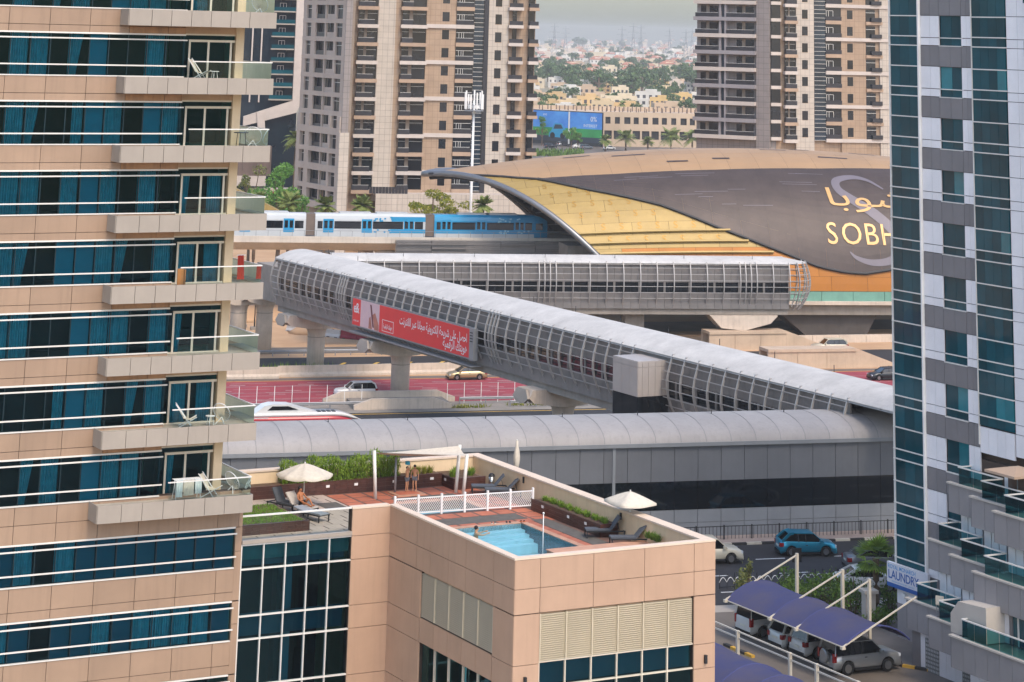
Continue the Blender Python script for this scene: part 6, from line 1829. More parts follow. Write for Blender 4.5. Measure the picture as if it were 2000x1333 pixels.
# hedge, shrubs, fence and palm between car park and road
def bush(label, loc, sx, sy, h, n, lm='tree', leaf=.12, az=61.5, name='shrub', cat='shrub', group=None):
    r = root(name, label, cat, loc, az, group)
    m = MB()
    cl = [(rg.gauss(0, sx * .4), rg.gauss(0, sy * .4), abs(rg.gauss(.55, .25)) * h) for _ in range(max(5, n // 60))]
    for i in range(n):
        c = rg.choice(cl)
        leaf_quad(m, (c[0] + rg.gauss(0, sx * .16), c[1] + rg.gauss(0, sy * .16), max(.05, c[2] + rg.gauss(0, h * .14))), leaf * rg.uniform(.6, 1.3), rg)
    tag(m.build('foliage', LEAF[lm], r), kind='stuff')
    st_ = MB()
    for c in cl: st_.tube([(c[0] * .2, c[1] * .2, 0), (c[0] * .8, c[1] * .8, c[2])], .03, 5)
    tag(st_.build('stems', MT['bark'], r), kind='stuff')
    return r
for i, (u, v, sx, h) in enumerate(((1452, 1195, 1.2, 2.4), (1590, 1178, 2.2, 1.6), (1626, 1183, 2.2, 1.9), (1668, 1200, 2.0, 1.9), (1742, 1200, 1.4, 1.6), (1725, 1222, 1.6, .9), (1462, 1150, .6, 1.6), (1536, 1158, 1.4, 1.3))):
    bush(['tall loose shrub left of the white van', 'dense shrub behind the canopy post, leftmost of the hedge', 'dense shrub in the middle of the hedge behind the canopy', 'dense shrub at the right end of the hedge beside the palm', 'dark shrub under the laundry sign', 'low green ground shrub beside the tower wall', 'thin twiggy shrub at the roadside fence', 'light shrub with pale flowers at the roadside'][i], at_z(u, v, GN), sx, sx * .7, h, int(500 * sx), 'dry' if i in (0, 6) else 'tree', .11)
fr_ = root('roadside_fence', 'low ornate white and black fence along the car park', 'fence', at_z(1405, 1152, GN), HAZ)
for i in range(22):
    bx('post', MT['dark_metal'], fr_, i * .55, i * .55 + .04, 0, .04, 0, .95 + .12 * abs(math.sin(i * .55)))
    if i < 21: MB().tube([(i * .55 + .55 * k / 6, .02, .45 + .3 * math.sin(math.pi * k / 6)) for k in range(7)], .025, 5).build('scroll', MT['white_paint'], fr_)
bx('bottom_rail', MT['dark_metal'], fr_, 0, 12, 0, .04, .12, .17)
def palm(label, loc, h, fr_len, n, az=0, trunk=.2, group=None, droop=1.0, name='palm_tree'):
    r = root(name, label, 'palm tree', loc, az, group)
    pts = [(0, 0, 0)] + [(math.sin(k * .9) * .04, 0, h * k / 6) for k in range(1, 7)]
    MB().tube(pts, [trunk * 1.4] + [trunk * (1 + .08 * (k % 2)) for k in range(6)], 10).build('trunk', MT['bark'], r, True)
    m = MB()
    for i in range(n):
        a = i * 2.399 + rg.random() * .4; e = rg.uniform(-.5, 1.3)
        L_ = fr_len * rg.uniform(.8, 1.1)
        prev = None
        for k in range(9):
            t = k / 8
            d = L_ * t
            x = math.cos(a) * d * math.cos(e * .9) ; y = math.sin(a) * d * math.cos(e * .9)
            z = h + d * math.sin(e) - droop * L_ * .55 * t * t
            p = Vector((x, y, z))
            if prev is not None:
                dr = (p - prev).normalized(); sd_ = dr.cross(Vector((0, 0, 1))).normalized()
                wl = fr_len * .22 * math.sin(math.pi * min(1, t * .9 + .08))
                for sg_ in (-1, 1):
                    for q in (0, .33, .66):
                        o = prev + (p - prev) * q
                        tip = o + sd_ * sg_ * wl + dr * wl * .6 - Vector((0, 0, wl * .35))
                        m.add([o - dr * .06, o + dr * .1, tip + dr * .05, tip - dr * .05], [(0, 1, 2, 3)])
                m.add([prev - sd_ * .02, prev + sd_ * .02, p + sd_ * .015, p - sd_ * .015], [(0, 1, 2, 3)])
            prev = p
    tag(m.build('crown', LEAF['palm'], r), kind='stuff')
    return r
def fan_palm(label, loc, h, rad):
    r = root('palm_tree', label, 'palm tree', loc, 0)
    MB().tube([(0, 0, 0)] + [(.03 * math.sin(k), 0, h * k / 8) for k in range(1, 9)], [.3] + [.2 + .03 * (k % 2) for k in range(8)], 10).build('trunk', MT['bark'], r)
    m = MB()
    for i in range(34):
        a = i * 2.399; e = rg.uniform(-.9, 1.3)
        c = Vector((math.cos(a) * math.cos(e), math.sin(a) * math.cos(e), math.sin(e))) * rad * .55 + Vector((0, 0, h + .1))
        m.add([(0, 0, h), (.03, 0, h), tuple(c)], [(0, 1, 2)])
        d0 = (c - Vector((0, 0, h))).normalized(); s0 = d0.cross(Vector((0, 0, 1))).normalized(); u0 = s0.cross(d0)
        for k in range(11):
            t = (k - 5) / 5 * 1.25
            tip = c + (d0 * math.cos(t) + s0 * math.sin(t)) * rad * .6 - Vector((0, 0, .2 * rad * abs(t) * .4 + .08))
            b0 = c + s0 * .02
            w_ = (s0 * math.cos(t) - d0 * math.sin(t)) * .06
            m.add([c - w_ * .5, c + w_ * .5, (c + tip) / 2 + w_, tip, (c + tip) / 2 - w_], [(0, 1, 2, 3, 4)])
    tag(m.build('crown', LEAF['hedge'], r), kind='stuff')
fan_palm('single fan palm beside the laundry sign', at_z(1712, 1206, GN), 3.6, 1.5)
gp = root('gate_pillar', 'pale gate pillar with cap beside the palm trunk', 'pillar', at_z(1697, 1216, GN), HAZ)
bx('shaft', MT['cap_stone'], gp, -.35, .35, -.35, .35, 0, 1.8); bx('cap', MT['cap_stone'], gp, -.5, .5, -.5, .5, 1.8, 2.0)
sp_ = root('street_sign', 'dark roadside sign post seen from behind', 'sign', at_z(1556, 1150, GN), HAZ)
bx('post', MT['dark_metal'], sp_, -.04, .04, -.04, .04, 0, 2.6); bx('plate', MT['dark_metal'], sp_, -.35, .35, -.06, -.04, 1.7, 2.6)
# ================================================================ background apartment towers
M_('bal_dark', '#2c2a2e', .4, .1, var=.1, rnd=.15); M_('band_white', '#bfb3a9', .6, var=.05, rnd=.04); M_('band_tan', '#a88e77', .6, var=.06, rnd=.05)
MT['tile_cream'] = tiled('tile_cream', '#bcb0a2', '#8d837a', 1.0, 1.1, .035); MT['tile_tan'] = tiled('tile_tan', '#a58c74', '#86705c', 1.0, 1.1, .035); MT['tile_grey'] = tiled('tile_grey', '#8d8480', '#645d5a', 1.2, 1.1, .035)
M_('wing_stone', '#a89b90', .7, var=.06, nscale=.3, rnd=.04, streak=.06)
MT['far_glass'] = dark_glass('far_glass', '#1b2128', .08, .1, .3, .6, .4)
MT['far_glass_blue'] = dark_glass('far_glass_blue', '#22303c', .06, .15, .3, .6, .3)
M_('room_beige', '#8c7d6e', .8, var=.15, nscale=.5)
def bxm(name, m_, parent, pre, x0, x1, y0, y1, z0, z1):
    o = bpy.data.objects.new(name, unit(m_)); COL.objects.link(o)
    lm = pre @ Matrix.Translation(((x0 + x1) / 2, (y0 + y1) / 2, (z0 + z1) / 2)) @ Matrix.Diagonal((abs(x1 - x0), abs(y1 - y0), abs(z1 - z0), 1))
    return attach(o, parent, lm)
I4 = Matrix.Identity(4)
PF = 3.33
def wallm(t, pre, m_, x0, x1, y0, y1, z0, z1, name='wall'):
    return MB().box(x0, x1, y0, y1, z0, z1).build(name, m_, t, lm=pre)
rb_ = random.Random(21)
def balcony_stack(t, pre, x0, x1, zc, ks, out=1.2, gap_post=None, wide=None, alt=True, win=(0, 1), door=True):
    """per floor: recess glass, beige pier, dark parapet, pale fascia"""
    for k in ks:
        z = zc - PF * k
        m_ = MT['band_white'] if (k % 2 == 0 or not alt) else MT['band_tan']
        bxm('window', MT['far_glass'], t, pre, x0 + .1, x1, .25, .45, z + .35, z + PF - .35)
        if door:
            bxm('window_frame', MT['white_metal'], t, pre, x0 + .1, x1 - .1, .18, .25, z + 2.3, z + 2.36)
            bxm('wall_pier', MT['room_beige'], t, pre, x0 + (x1 - x0) * .3, x0 + (x1 - x0) * .45, .1, .26, z + .3, z + PF - .35)
        bxm('parapet', MT['bal_dark'], t, pre, x0 - .1, x0 + (x1 - x0) * (wide or .75), -out, -out + .12, z + .32, z + 1.2)
        bxm('parapet_rail', MT['white_metal'], t, pre, x0 - .1, x0 + (x1 - x0) * (wide or .75), -out - .02, -out + .04, z + 1.2, z + 1.25)
        bxm('parapet_side', MT['bal_dark'], t, pre, x0 - .12, x0 - .02, -out + .12, .2, z + .32, z + 1.2)
        bxm('fascia', m_, t, pre, x0 - .35, x1 + .1, -out - .08, .3, z - .33, z + .33)
def window_col(t, pre, x0, x1, zc, ks, y=0.0, z0=1.0, z1=2.75):
    for k in ks:
        z = zc - PF * k
        f_ = bxm('window', MT['far_glass'], t, pre, x0, x1, y - .02, y + .1, z + z0, z + z1)
        bxm('window_surround', MT['band_tan'], f_, pre, x0 - .07, x1 + .07, y - .01, y + .06, z + z0 - .08, z + z0)
T1O = Vector((-26.99, 450, 0))
T1 = root('apartment_tower', 'beige and tan balcony tower left of the white mast behind the train', 'tower', T1O, 79)
KS = range(-2, 10); ZC = 40.63
wallm(T1, I4, MT['tile_cream'], 0, 3.35, -.05, 3, 9, 49, 'wall_strip')
wallm(T1, I4, MT['tile_tan'], 3.35, 4.25, .0, 3, 9, 49, 'wall_strip')
wallm(T1, I4, MT['tile_tan'], 9.3, 15.0, 0, 3, 9, 49, 'wall_strip')
wallm(T1, I4, MT['tile_tan'], 4.25, 9.3, .5, 3, 9, 49, 'wall_recess')
wallm(T1, I4, MT['tile_tan'], 15.0, 21.3, .6, 3, 9, 49, 'wall_recess')
wallm(T1, I4, MT['tile_cream'], 21.3, 25.2, -.1, 3, 9, 49, 'wall_strip')
wallm(T1, I4, MT['tile_tan'], 25.2, 30.6, .8, 3, 5, 49, 'wall_recess')
wallm(T1, I4, MT['tile_tan'], -6, 30.6, 3, 22, 0, 49, 'core')
wallm(T1, I4, MT['tile_tan'], -5.3, -4.0, .6, 3, 0, 49, 'wall_recess'); wallm(T1, I4, MT['tile_grey'], -6.4, -5.3, .2, 3, 0, 49, 'wall_slot'); wallm(T1, I4, MT['tile_tan'], -4.0, 0, .7, 3, 0, 49, 'wall_recess')
balcony_stack(T1, I4, -3.7, -.05, ZC, KS, 1.3, wide=.8)
balcony_stack(T1, I4, 4.6, 9.25, ZC + .1, KS, 1.3, wide=.42)
window_col(T1, I4, 12.35, 13.7, ZC + .2, KS)
for k in KS:
    z = ZC + .3 - PF * k
    m_ = MT['band_white'] if k % 2 == 0 else MT['band_tan']
    bxm('fascia', m_, T1, I4, 15.0, 18.5, -.35, .5, z - .36, z + .36)
    if k % 2 == 0: bxm('fascia_band', MT['band_white'], T1, I4, 9.3, 15.0, -.35, -.01, z - .36, z + .36)
    w_ = bxm('window', MT['far_glass'], T1, I4, 15.1, 18.5, .1, .3, z + .36, z + PF - .36)
    bxm('parapet', MT['bal_dark'], T1, I4, 15.05, 18.45, -.3, -.2, z + .36, z + 1.15)
    for zz_ in (1.2, 2.2): bxm('window_rail', MT['white_metal'], w_, I4, 15.1, 18.4, .02, .1, z + zz_, z + zz_ + .06)
    for xx in (15.6, 16.1, 16.5): bxm('window_stile', MT['white_metal'], w_, I4, xx, xx + .06, .02, .1, z + 1.2, z + 2.2)
    for j in range(2):
        g = bxm('glass_strip', MT['far_glass_blue'], T1, I4, 18.55, 20.4, .0, .2, z + .0 + j * PF / 2, z + (j + 1) * PF / 2 - .03)
        for q in range(2): bxm('transom', MT['white_metal'], g, I4, 18.5, 20.45, -.08, 0, z + j * PF / 2 + q * .8, z + j * PF / 2 + q * .8 + .06)
    if k < 9: pass
wallm(T1, I4, MT['bal_dark'], 20.45, 21.3, -.3, .6, 9, 49, 'dark_pilaster')
window_col(T1, I4, 22.6, 23.85, ZC + .35, KS, -.1, .55, 2.4)
for k in KS:
    z = ZC + .55 - PF * k
    for x0, x1, out in ((25.2, 27.8, 1.1), (29.2, 30.9, .9)):
        bxm('window', MT['far_glass'], T1, I4, x0 + .9 if x0 < 26 else x0, x0 + 1.7 if x0 < 26 else x0 + 1.2, .5, .85, z + .3, z + PF - .35)
        bxm('parapet', MT['bal_dark'], T1, I4, x0, x1, -out, -out + .12, z + .3, z + 1.05)
        bxm('fascia', MT['band_white' if (k % 2 == 0 or x0 < 26) else 'band_tan'], T1, I4, x0 - .1, x1 + .15, -out - .05, .8, z - .3, z + .3)
# left wing, turned to the left
WM = SFI * 0 if False else None
wing_loc = at_y(672, 107, 440); wing_loc.z = 0
WPRE = (Matrix.Translation(T1O) @ Matrix.Rotation(R(90 - 79), 4, 'Z')).inverted() @ Matrix.Translation(wing_loc) @ Matrix.Rotation(R(90 + 28), 4, 'Z')
# local x runs away, +y to the left (outwards)
wallm(T1, WPRE, MT['room_beige'], .2, 20.2, -2.0, -1.0, 0, 49, 'wing_core')
for k in range(-2, 11):
    z = 41.4 - PF * k
    low = k >= 6
    bxm('floor_band', MT['wing_stone'], T1, WPRE, 0, 20.2, -.35, 0 if not low else .35, z - .42, z + (.42 if not low or k % 2 else .75))
    for x0, x1 in ((0, 1.4), (4.4, 5.3), (14.2, 16.2), (18.6, 20.2)):
        bxm('pier', MT['wing_stone'], T1, WPRE, x0, x1, -.4, -.05 if not low else .3, z + .42, z + PF - .42)
    bxm('pier', MT['wing_stone'], T1, WPRE, 9.3, 9.8, -.5, -.1, z + .42, z + PF - .42)
    for x0, x1, big in ((1.4, 4.4, 0), (5.3, 9.3, 1), (9.8, 14.2, 1), (16.2, 18.6, 0)):
        bxm('window', MT['far_glass'], T1, WPRE, x0, x1, -1.0 if big else -.5, -.9 if big else -.4, z + .42, z + PF - .42)
        if big: bxm('parapet', MT['bal_dark' if x0 > 9 else 'wing_stone'], T1, WPRE, x0 + .1, x1 - .2, -.4, -.3, z + .42, z + 1.25)
        else: bxm('window_rail', MT['white_metal'], T1, WPRE, x0, x1, -.38, -.3, z + 2.2, z + 2.27)
wallm(T1, WPRE, MT['tile_cream'], -.4, 0, -1.5, .35, 0, 21.5, 'wing_front'); wallm(T1, WPRE, MT['tile_grey'], -.3, .0, -1.3, -.02, 21.5, 49, 'wing_front')
# podium wall
pw = root('podium_wall', 'plain beige podium wall below the beige tower beside the acacia', 'wall', T1O, 79)
for i in range(7): MB().box(.0 + i * 4.2 + .02, (i + 1) * 4.2 - .02, -6, -5.6, 0, 10.7).build('wall_panel', MT['tile_cream'], pw)
bx('top', MT['band_white'], pw, 0, 29.4, -5.6, 0, 10.3, 10.65)
for i in range(12): bx('railing_panel', MT['bal_dark'], pw, -1.2 + i * .6 + .02, -1.2 + (i + 1) * .6 - .02, -5.7, -5.62, 10.7, 11.9)

T2O = Vector((60.69, 490, 0))
T2 = root('apartment_tower', 'cream and grey balcony tower behind the golden station', 'tower', T2O, 75)
PF = 3.36
ZC2 = 40.33; KS2 = range(-3, 7)
wallm(T2, I4, MT['tile_cream'], -3.95, 0, 0, 3, 5, 52, 'wall_strip'); wallm(T2, I4, MT['tile_tan'], 6.0, 11.5, 0, 3, 5, 52, 'wall_strip'); wallm(T2, I4, MT['tile_cream'], 14.6, 17.3, -.1, 3, 5, 52, 'wall_strip')
wallm(T2, I4, MT['tile_tan'], -8, -3.95, .8, 3, 5, 52, 'wall_recess'); wallm(T2, I4, MT['tile_tan'], 0, 6, .5, 3, 5, 52, 'wall_recess'); wallm(T2, I4, MT['tile_tan'], 11.5, 14.6, .3, 3, 5, 52, 'wall_recess')
wallm(T2, I4, MT['tile_tan'], -9.8, 17.3, 3, 22, 0, 52, 'core')
window_col(T2, I4, -2.65, -1.4, ZC2 - .3, KS2, 0, .9, 2.7)
balcony_stack(T2, I4, -6.4, -4.0, ZC2 - .2, KS2, 1.0, wide=.95)
window_col(T2, I4, 7.35, 8.6, ZC2, KS2, 0, .75, 2.55)
for k in KS2:
    z = ZC2 - PF * k
    m_ = MT['band_white'] if k % 2 == 0 else MT['band_tan']
    for j in range(2):
        g = bxm('glass_strip', MT['far_glass_blue'], T2, I4, .05, 2.5, -.05, .15, z + j * PF / 2, z + (j + 1) * PF / 2 - .03)
        for q in range(2): bxm('transom', MT['white_metal'], g, I4, 0, 2.55, -.13, -.05, z + j * PF / 2 + q * .8, z + j * PF / 2 + q * .8 + .06)
    bxm('fascia', m_, T2, I4, 2.5, 6.0, -.4, .4, z - .36, z + .36)
    w_ = bxm('window', MT['far_glass'], T2, I4, 2.55, 6.0, .05, .25, z + .36, z + PF - .36)
    bxm('parapet', MT['bal_dark'], T2, I4, 2.55, 6.0, -.35, -.25, z + .36, z + 1.2)
    for xx in (2.7, 3.2, 4.2): bxm('window_stile', MT['white_metal'], w_, I4, xx, xx + .07, -.03, .05, z + 1.2, z + 2.3)
    bxm('window_rail', MT['white_metal'], w_, I4, 2.6, 4.2, -.03, .05, z + 2.3, z + 2.37)
    if k % 2 == 0: bxm('fascia_band', MT['band_white'], T2, I4, 6.0, 16.5, -.3, -.01, z - .36, z + .33)
    else: bxm('fascia_band', MT['band_tan'], T2, I4, 11.5, 15.2, -.3, -.12, z - .3, z + .3)
    bxm('window', MT['far_glass'], T2, I4, 11.5, 13.6, -.05, .2, z + .33, z + 2.75)
    bxm('window_rail', MT['white_metal'], T2, I4, 11.5, 13.6, -.12, -.05, z + 2.1, z + 2.17)
    bxm('parapet', MT['bal_dark'], T2, I4, 12.6, 14.9, -.6, -.45, z + .33, z + 1.15)
lw = T2O + azdir(75) * -9.9
WP2 = (Matrix.Translation(T2O) @ Matrix.Rotation(R(90 - 75), 4, 'Z')).inverted() @ Matrix.Translation(lw) @ Matrix.Rotation(R(90 + 62), 4, 'Z')
wallm(T2, WP2, MT['tile_grey'], 0, 16.5, -8, -.9, 0, 52, 'wing_core')
wallm(T2, I4, MT['tile_grey'], -9.9, -8.0, .9, 3, 0, 52, 'wall_recess')
wallm(T2, WP2, MT['tile_grey'], 0, 2.8, -.9, .05, 0, 52, 'wing_wall')
M_('band_grey', '#8f898a', .6, var=.05, rnd=.04)
for k in KS2:
    z = ZC2 + .2 - PF * k
    bxm('window', MT['far_glass'], T2, I4, -9.3, -7.3, .2, .6, z + .3, z + PF - .35); bxm('fascia', MT['band_white'], T2, I4, -9.4, -7.2, .0, .8, z - .33, z + .33)
    bxm('floor_band', MT['band_white' if k % 2 == 0 else 'band_grey'], T2, WP2, 2.8, 16.6, -.6, .9, z - .38, z + .38)
    for x0, x1 in ((2.9, 9.2), (11.0, 16.2)):
        bxm('parapet', MT['bal_dark'], T2, WP2, x0, x1, .7, .8, z + .38, z + 1.2)
        bxm('parapet_rail', MT['white_metal'], T2, WP2, x0, x1, .68, .82, z + 1.2, z + 1.25)
        bxm('window', MT['far_glass'], T2, WP2, x0 + .8, x0 + 2.6, -.88, -.8, z + .38, z + 2.6)
        bxm('window', MT['far_glass'], T2, WP2, x0 + 3.4, x0 + 4.6, -.88, -.8, z + .38, z + 2.6)
        bxm('wall_pier', MT['room_beige'], T2, WP2, x0 + 2.65, x0 + 3.35, -.88, -.7, z + .38, z + 2.9)
    bxm('wall_pier', MT['band_grey'], T2, WP2, 9.3, 9.7, -.9, .6, z + .38, z + PF - .38); bxm('wall_pier', MT['band_grey'], T2, WP2, 10.5, 10.9, -.9, .6, z + .38, z + PF - .38)
    bxm('window', MT['far_glass_blue'], T2, WP2, 9.7, 10.5, -.2, .1, z + .38, z + PF - .38)
# glass tower at the far left
T3O = at_y(590, 100, 520); T3O.z = 0
T3 = root('glass_tower', 'dark glass tower with white frames and balconies behind the left tower', 'tower', T3O, 80)
wallm(T3, I4, MT['far_glass_blue'], -20, -.5, 1, 14, 0, 52, 'glass_body')
MB().extrude([(-1.7, -.3, 52), (1.0, -.3, 52), (.2, -.3, 24), (-.6, -.3, 22), (-12, -.3, 19), (-12, -.3, 21), (-1.6, -.3, 24.5)], (0, 1.4, 0)).build('white_frame', MT['band_white'], T3)
for x in (-11.0, -9.0): bx('mullion_fin', MT['band_white'], T3, x, x + .3, .5, 1, 24, 52)
for k in range(10):
    z = 24.5 + k * 2.66
    bx('balcony_slab', MT['white_panel'], T3, -6.8, -1.75, -.4, 1, z, z + .28)
    bx('balcony_glass', MT['tower_glass'], T3, -6.7, -1.8, -.3, -.25, z + .28, z + 1.1)
    d = bx('door_frame', MT['band_white'], T3, -5.2, -5.12, .9, .99, z + .28, z + 1.9)
    for x in (-4.5, -3.85): bx('door_stile', MT['band_white'], d, x, x + .08, .9, .99, z + .28, z + 1.9)
    bx('door_head', MT['band_white'], d, -5.2, -3.77, .9, .99, z + 1.9, z + 2.0)
MB().extrude([(-9.2, -.6, 22), (-7.6, -.6, 22), (-6.3, -.6, 10), (-7.9, -.6, 10)], (0, 1.5, 0)).build('white_leg', MT['band_white'], T3)
LW = root('podium_block', 'low brown and grey podium blocks at the foot of the glass tower', 'building', T3O + Vector((-13, -15, 0)), 80)
M_('brown_stone', '#6a5a52', .8, var=.12, nscale=.5, streak=.1)
for i, (x0, x1, z0, z1, m_) in enumerate(((0, 9, 9.5, 15.5, 'brown_stone'), (-2, 8, 7.5, 9.5, 'band_white'), (5, 14, 4.5, 7.0, 'concrete'), (-4, 14, 2.0, 4.3, 'concrete'), (-4, 14, 0, 2.0, 'concrete_dark'))):
    for j in range(3): bx('wall_block', MT[m_], LW, x0 + (x1 - x0) * j / 3 + .02, x0 + (x1 - x0) * (j + 1) / 3 - .02, i * -.6, 4, z0, z1)
for i in range(9): bx('screen_panel', MT['bal_dark'], LW, -5 + i * 2.3 + .03, -5 + (i + 1) * 2.3 - .03, -3.2, -3.0, 3.2, 5.6)
for i in range(6): bx('parasol_folded', MT['fabric_white'], LW, .6 + i * .9, .8 + i * .9, -.3, -.1, 15.5, 17.3)
M_('site_red', '#9c1f3a', .6); bx('red_panel', MT['site_red'], LW, 9, 12.5, -3.4, -3.2, 5.7, 6.6)
# golden entrance roof at the far left
ge = root('gold_canopy', 'sloping golden station entrance roof behind the train at left', 'roof', at_y(470, 405, 372) * Vector((1, 1, 0)) if False else Vector((at_y(470, 405, 372).x, 372, 0)), 80)
for i in range(6):
    x0, x1 = -7 + i * 2.2, -7 + (i + 1) * 2.2
    f = lambda x: 18.6 - .62 * (x + 7) * .75
    MB().extrude([(x0 + .02, 0, 11), (x1 - .02, 0, 11), (x1 - .02, 0, f(x1)), (x0 + .02, 0, f(x0))], (0, 5, 0)).build('gold_panel', MT['gold_panel'], ge)
# ---- mast
ms = root('telecom_mast', 'white telecom mast with antenna panels in front of the beige tower', 'mast', Vector((at_y(922, 300, 398).x, 398, 0)), 80)
MB().tube([(0, 0, 0), (.1, 0, 29)], [.28, .17], 14).build('pole', MT['white_paint'], ms, True)
MB().tube([(.1, 0, 27.3), (.1, 0, 27.45)], 1.6, 16).build('platform', MT['grey_metal'], ms)
for i in range(9):
    a = i * 2 * math.pi / 9
    bx('antenna', MT['white_paint'], ms, .1 + 1.5 * math.cos(a) - .12, .1 + 1.5 * math.cos(a) + .12, 1.5 * math.sin(a) - .08, 1.5 * math.sin(a) + .08, 27.6, 30.0 + .3 * (i % 3))
    bar('bracket', MT['grey_metal'], ms, (.1, 0, 28.2), (.1 + 1.5 * math.cos(a), 1.5 * math.sin(a), 28.4), .06)
for i in range(4): MB().tube([(.1 + .8 * math.cos(i * 1.6), .8 * math.sin(i * 1.6) - .3, 28.0), (.1 + .8 * math.cos(i * 1.6), .8 * math.sin(i * 1.6) - .6, 28.0)], .3, 10).build('dish', MT['white_paint'], ms)

# ================================================================ trees behind the viaduct
def crown_mesh(seed, r, h, n, leaf, flat=1.0, clumps=14):
    g_ = random.Random(seed); m = MB(); cl = []
    for _ in range(clumps):
        a = g_.random() * 6.28; q = math.sqrt(g_.random()) * r * .8
        cl.append((q * math.cos(a), q * math.sin(a), h * (.45 + .5 * g_.random() * (1 - (q / r) ** 2 * .6)), r * g_.uniform(.2, .38)))
    for i in range(n):
        c = g_.choice(cl)
        d = Vector((g_.gauss(0, 1), g_.gauss(0, 1), g_.gauss(0, 1))).normalized() * c[3] * g_.uniform(.6, 1.1)
        leaf_quad(m, (c[0] + d.x, c[1] + d.y, c[2] + d.z * .75 * flat), leaf * g_.uniform(.6, 1.3), g_)
    return m, cl
def tree(label, loc, r, h, n, lm, seed, leaf=.3, flat=1.0, group=None, clumps=14):
    t = root('tree', label, 'tree', loc, seed * 37 % 360, group)
    m, cl = crown_mesh(seed, r, h, n, leaf, flat, clumps)
    tag(m.build('crown', LEAF[lm], t), kind='stuff')
    b = MB(); b.tube([(0, 0, 0), (.05 * r, 0, h * .25), (0, .05 * r, h * .5)], [r * .09, r * .07, r * .05], 8)
    for c in cl[:8]: b.tube([(0, 0, h * .3), (c[0] * .5, c[1] * .5, c[2] * .75), (c[0], c[1], c[2])], [r * .05, r * .03, r * .015], 6)
    b.build('trunk', MT['bark'], t)
    return t
def gy(u, Y): p = at_y(u, 400, Y); return Vector((p.x, Y, 0))
tree('wide yellow green acacia behind the train, left of the mast', gy(845, 400), 5.4, 16.0, 3200, 'ghaf', 1, .24, .6)
tree('yellow green acacia right of the mast behind the train', gy(895, 402), 4.6, 15.0, 2300, 'ghaf', 2, .24, .6)
tree('rounded deep green tree left of the beige tower', gy(545, 405), 5.0, 18.5, 3600, 'treeb', 3, .28, 1.1)
tree('smaller green tree beside the deep green tree at left', gy(580, 400), 2.8, 14.8, 1600, 'treeb', 4, .26, 1.0)
tree('pale grey green tree at the left behind the golden roof', gy(490, 412), 3.4, 18.0, 1800, 'dry', 5, .24)
for i, (u, Y, h, fl) in enumerate(((500, 385, 13.2, 2.4), (566, 383, 13.2, 2.8), (636, 385, 12.8, 2.4), (706, 388, 12.8, 2.4), (945, 392, 13.0, 2.2))):
    palm(['short date palm at the far left behind the train', 'bushy date palm beside the golden roof behind the train', 'low date palm in front of the grey wing behind the train', 'low date palm in front of the balconies behind the train', 'date palm below the golden shell tip'][i], gy(u, Y), h, fl, 34, i * 40, .25, droop=.5)
palm('single palm between the glass tower and the beige tower', gy(572, 505), 17.5, 3.4, 30, 0, .25)

# ================================================================ low-rise district in the gap
BB = at_z(1040, 283, 0); BE = at_z(1175, 291, 0)
M_('bill_blue', '#2a68c0', .5, var=.15, nscale=.15, col2='#4f9ad8'); M_('bill_green', '#2a9048', .5, var=.12, nscale=.2); M_('bill_road', '#2c3440', .6, var=.1); M_('bill_car', '#1f8fb8', .35, var=.05)
bb = root('billboard', 'large blue and green car billboard in front of the parking building', 'billboard', BB, math.degrees(math.atan2((BE - BB).x, (BE - BB).y)))
LB_ = (BE - BB).length
bx('frame', MT['dark_metal'], bb, -.3, LB_ + .3, 0, .4, .6, 12.5)
bx('picture', MT['bill_blue'], bb, 0, LB_, -.06, 0, 6.5, 12.2); bx('picture', MT['bill_green'], bb, 0, LB_, -.06, 0, 3.6, 6.5); bx('picture', MT['bill_road'], bb, 0, LB_, -.06, 0, 1.8, 3.6)
bx('post', MT['white_metal'], bb, LB_ * .52, LB_ * .54, -.15, -.06, 1.0, 12.3)
cp = [(0, 3.2), (.3, 4.6), (1.5, 5.6), (2.6, 7.4), (3.4, 8.0), (7.0, 8.0), (8.4, 6.6), (9.2, 6.2), (9.4, 4.0), (9.0, 3.0)]
MB().extrude([(7.2 + x * .8, -.1, z) for x, z in cp], (0, .04, 0)).build('car_picture', MT['bill_car'], bb)
MB().extrude([(7.2 + x * .8, -.14, z) for x, z in ((2.6, 6.0), (3.5, 7.6), (6.8, 7.6), (7.9, 6.2))], (0, .03, 0)).build('car_window_picture', MT['bill_road'], bb)
for x in (8.9, 13.4): MB().tube([(x, -.16, 3.7), (x, -.12, 3.7)], 1.1, 14).build('wheel_picture', MT['black_rubber'], bb)
put_text('billboard_lettering', '0%', MT['ad_white'], bb, lambda x, y: (LB_ - 5 + x, -.08, 9.2 + y), 2.4)
put_text('billboard_lettering', 'INTEREST', MT['ad_white'], bb, lambda x, y: (LB_ - 8 + x, -.08, 7.2 + y), 1.4)
put_text('billboard_lettering', 'BYD', MT['ad_white'], bb, lambda x, y: (4.6 + x, -.08, 10.6 + y), .9)
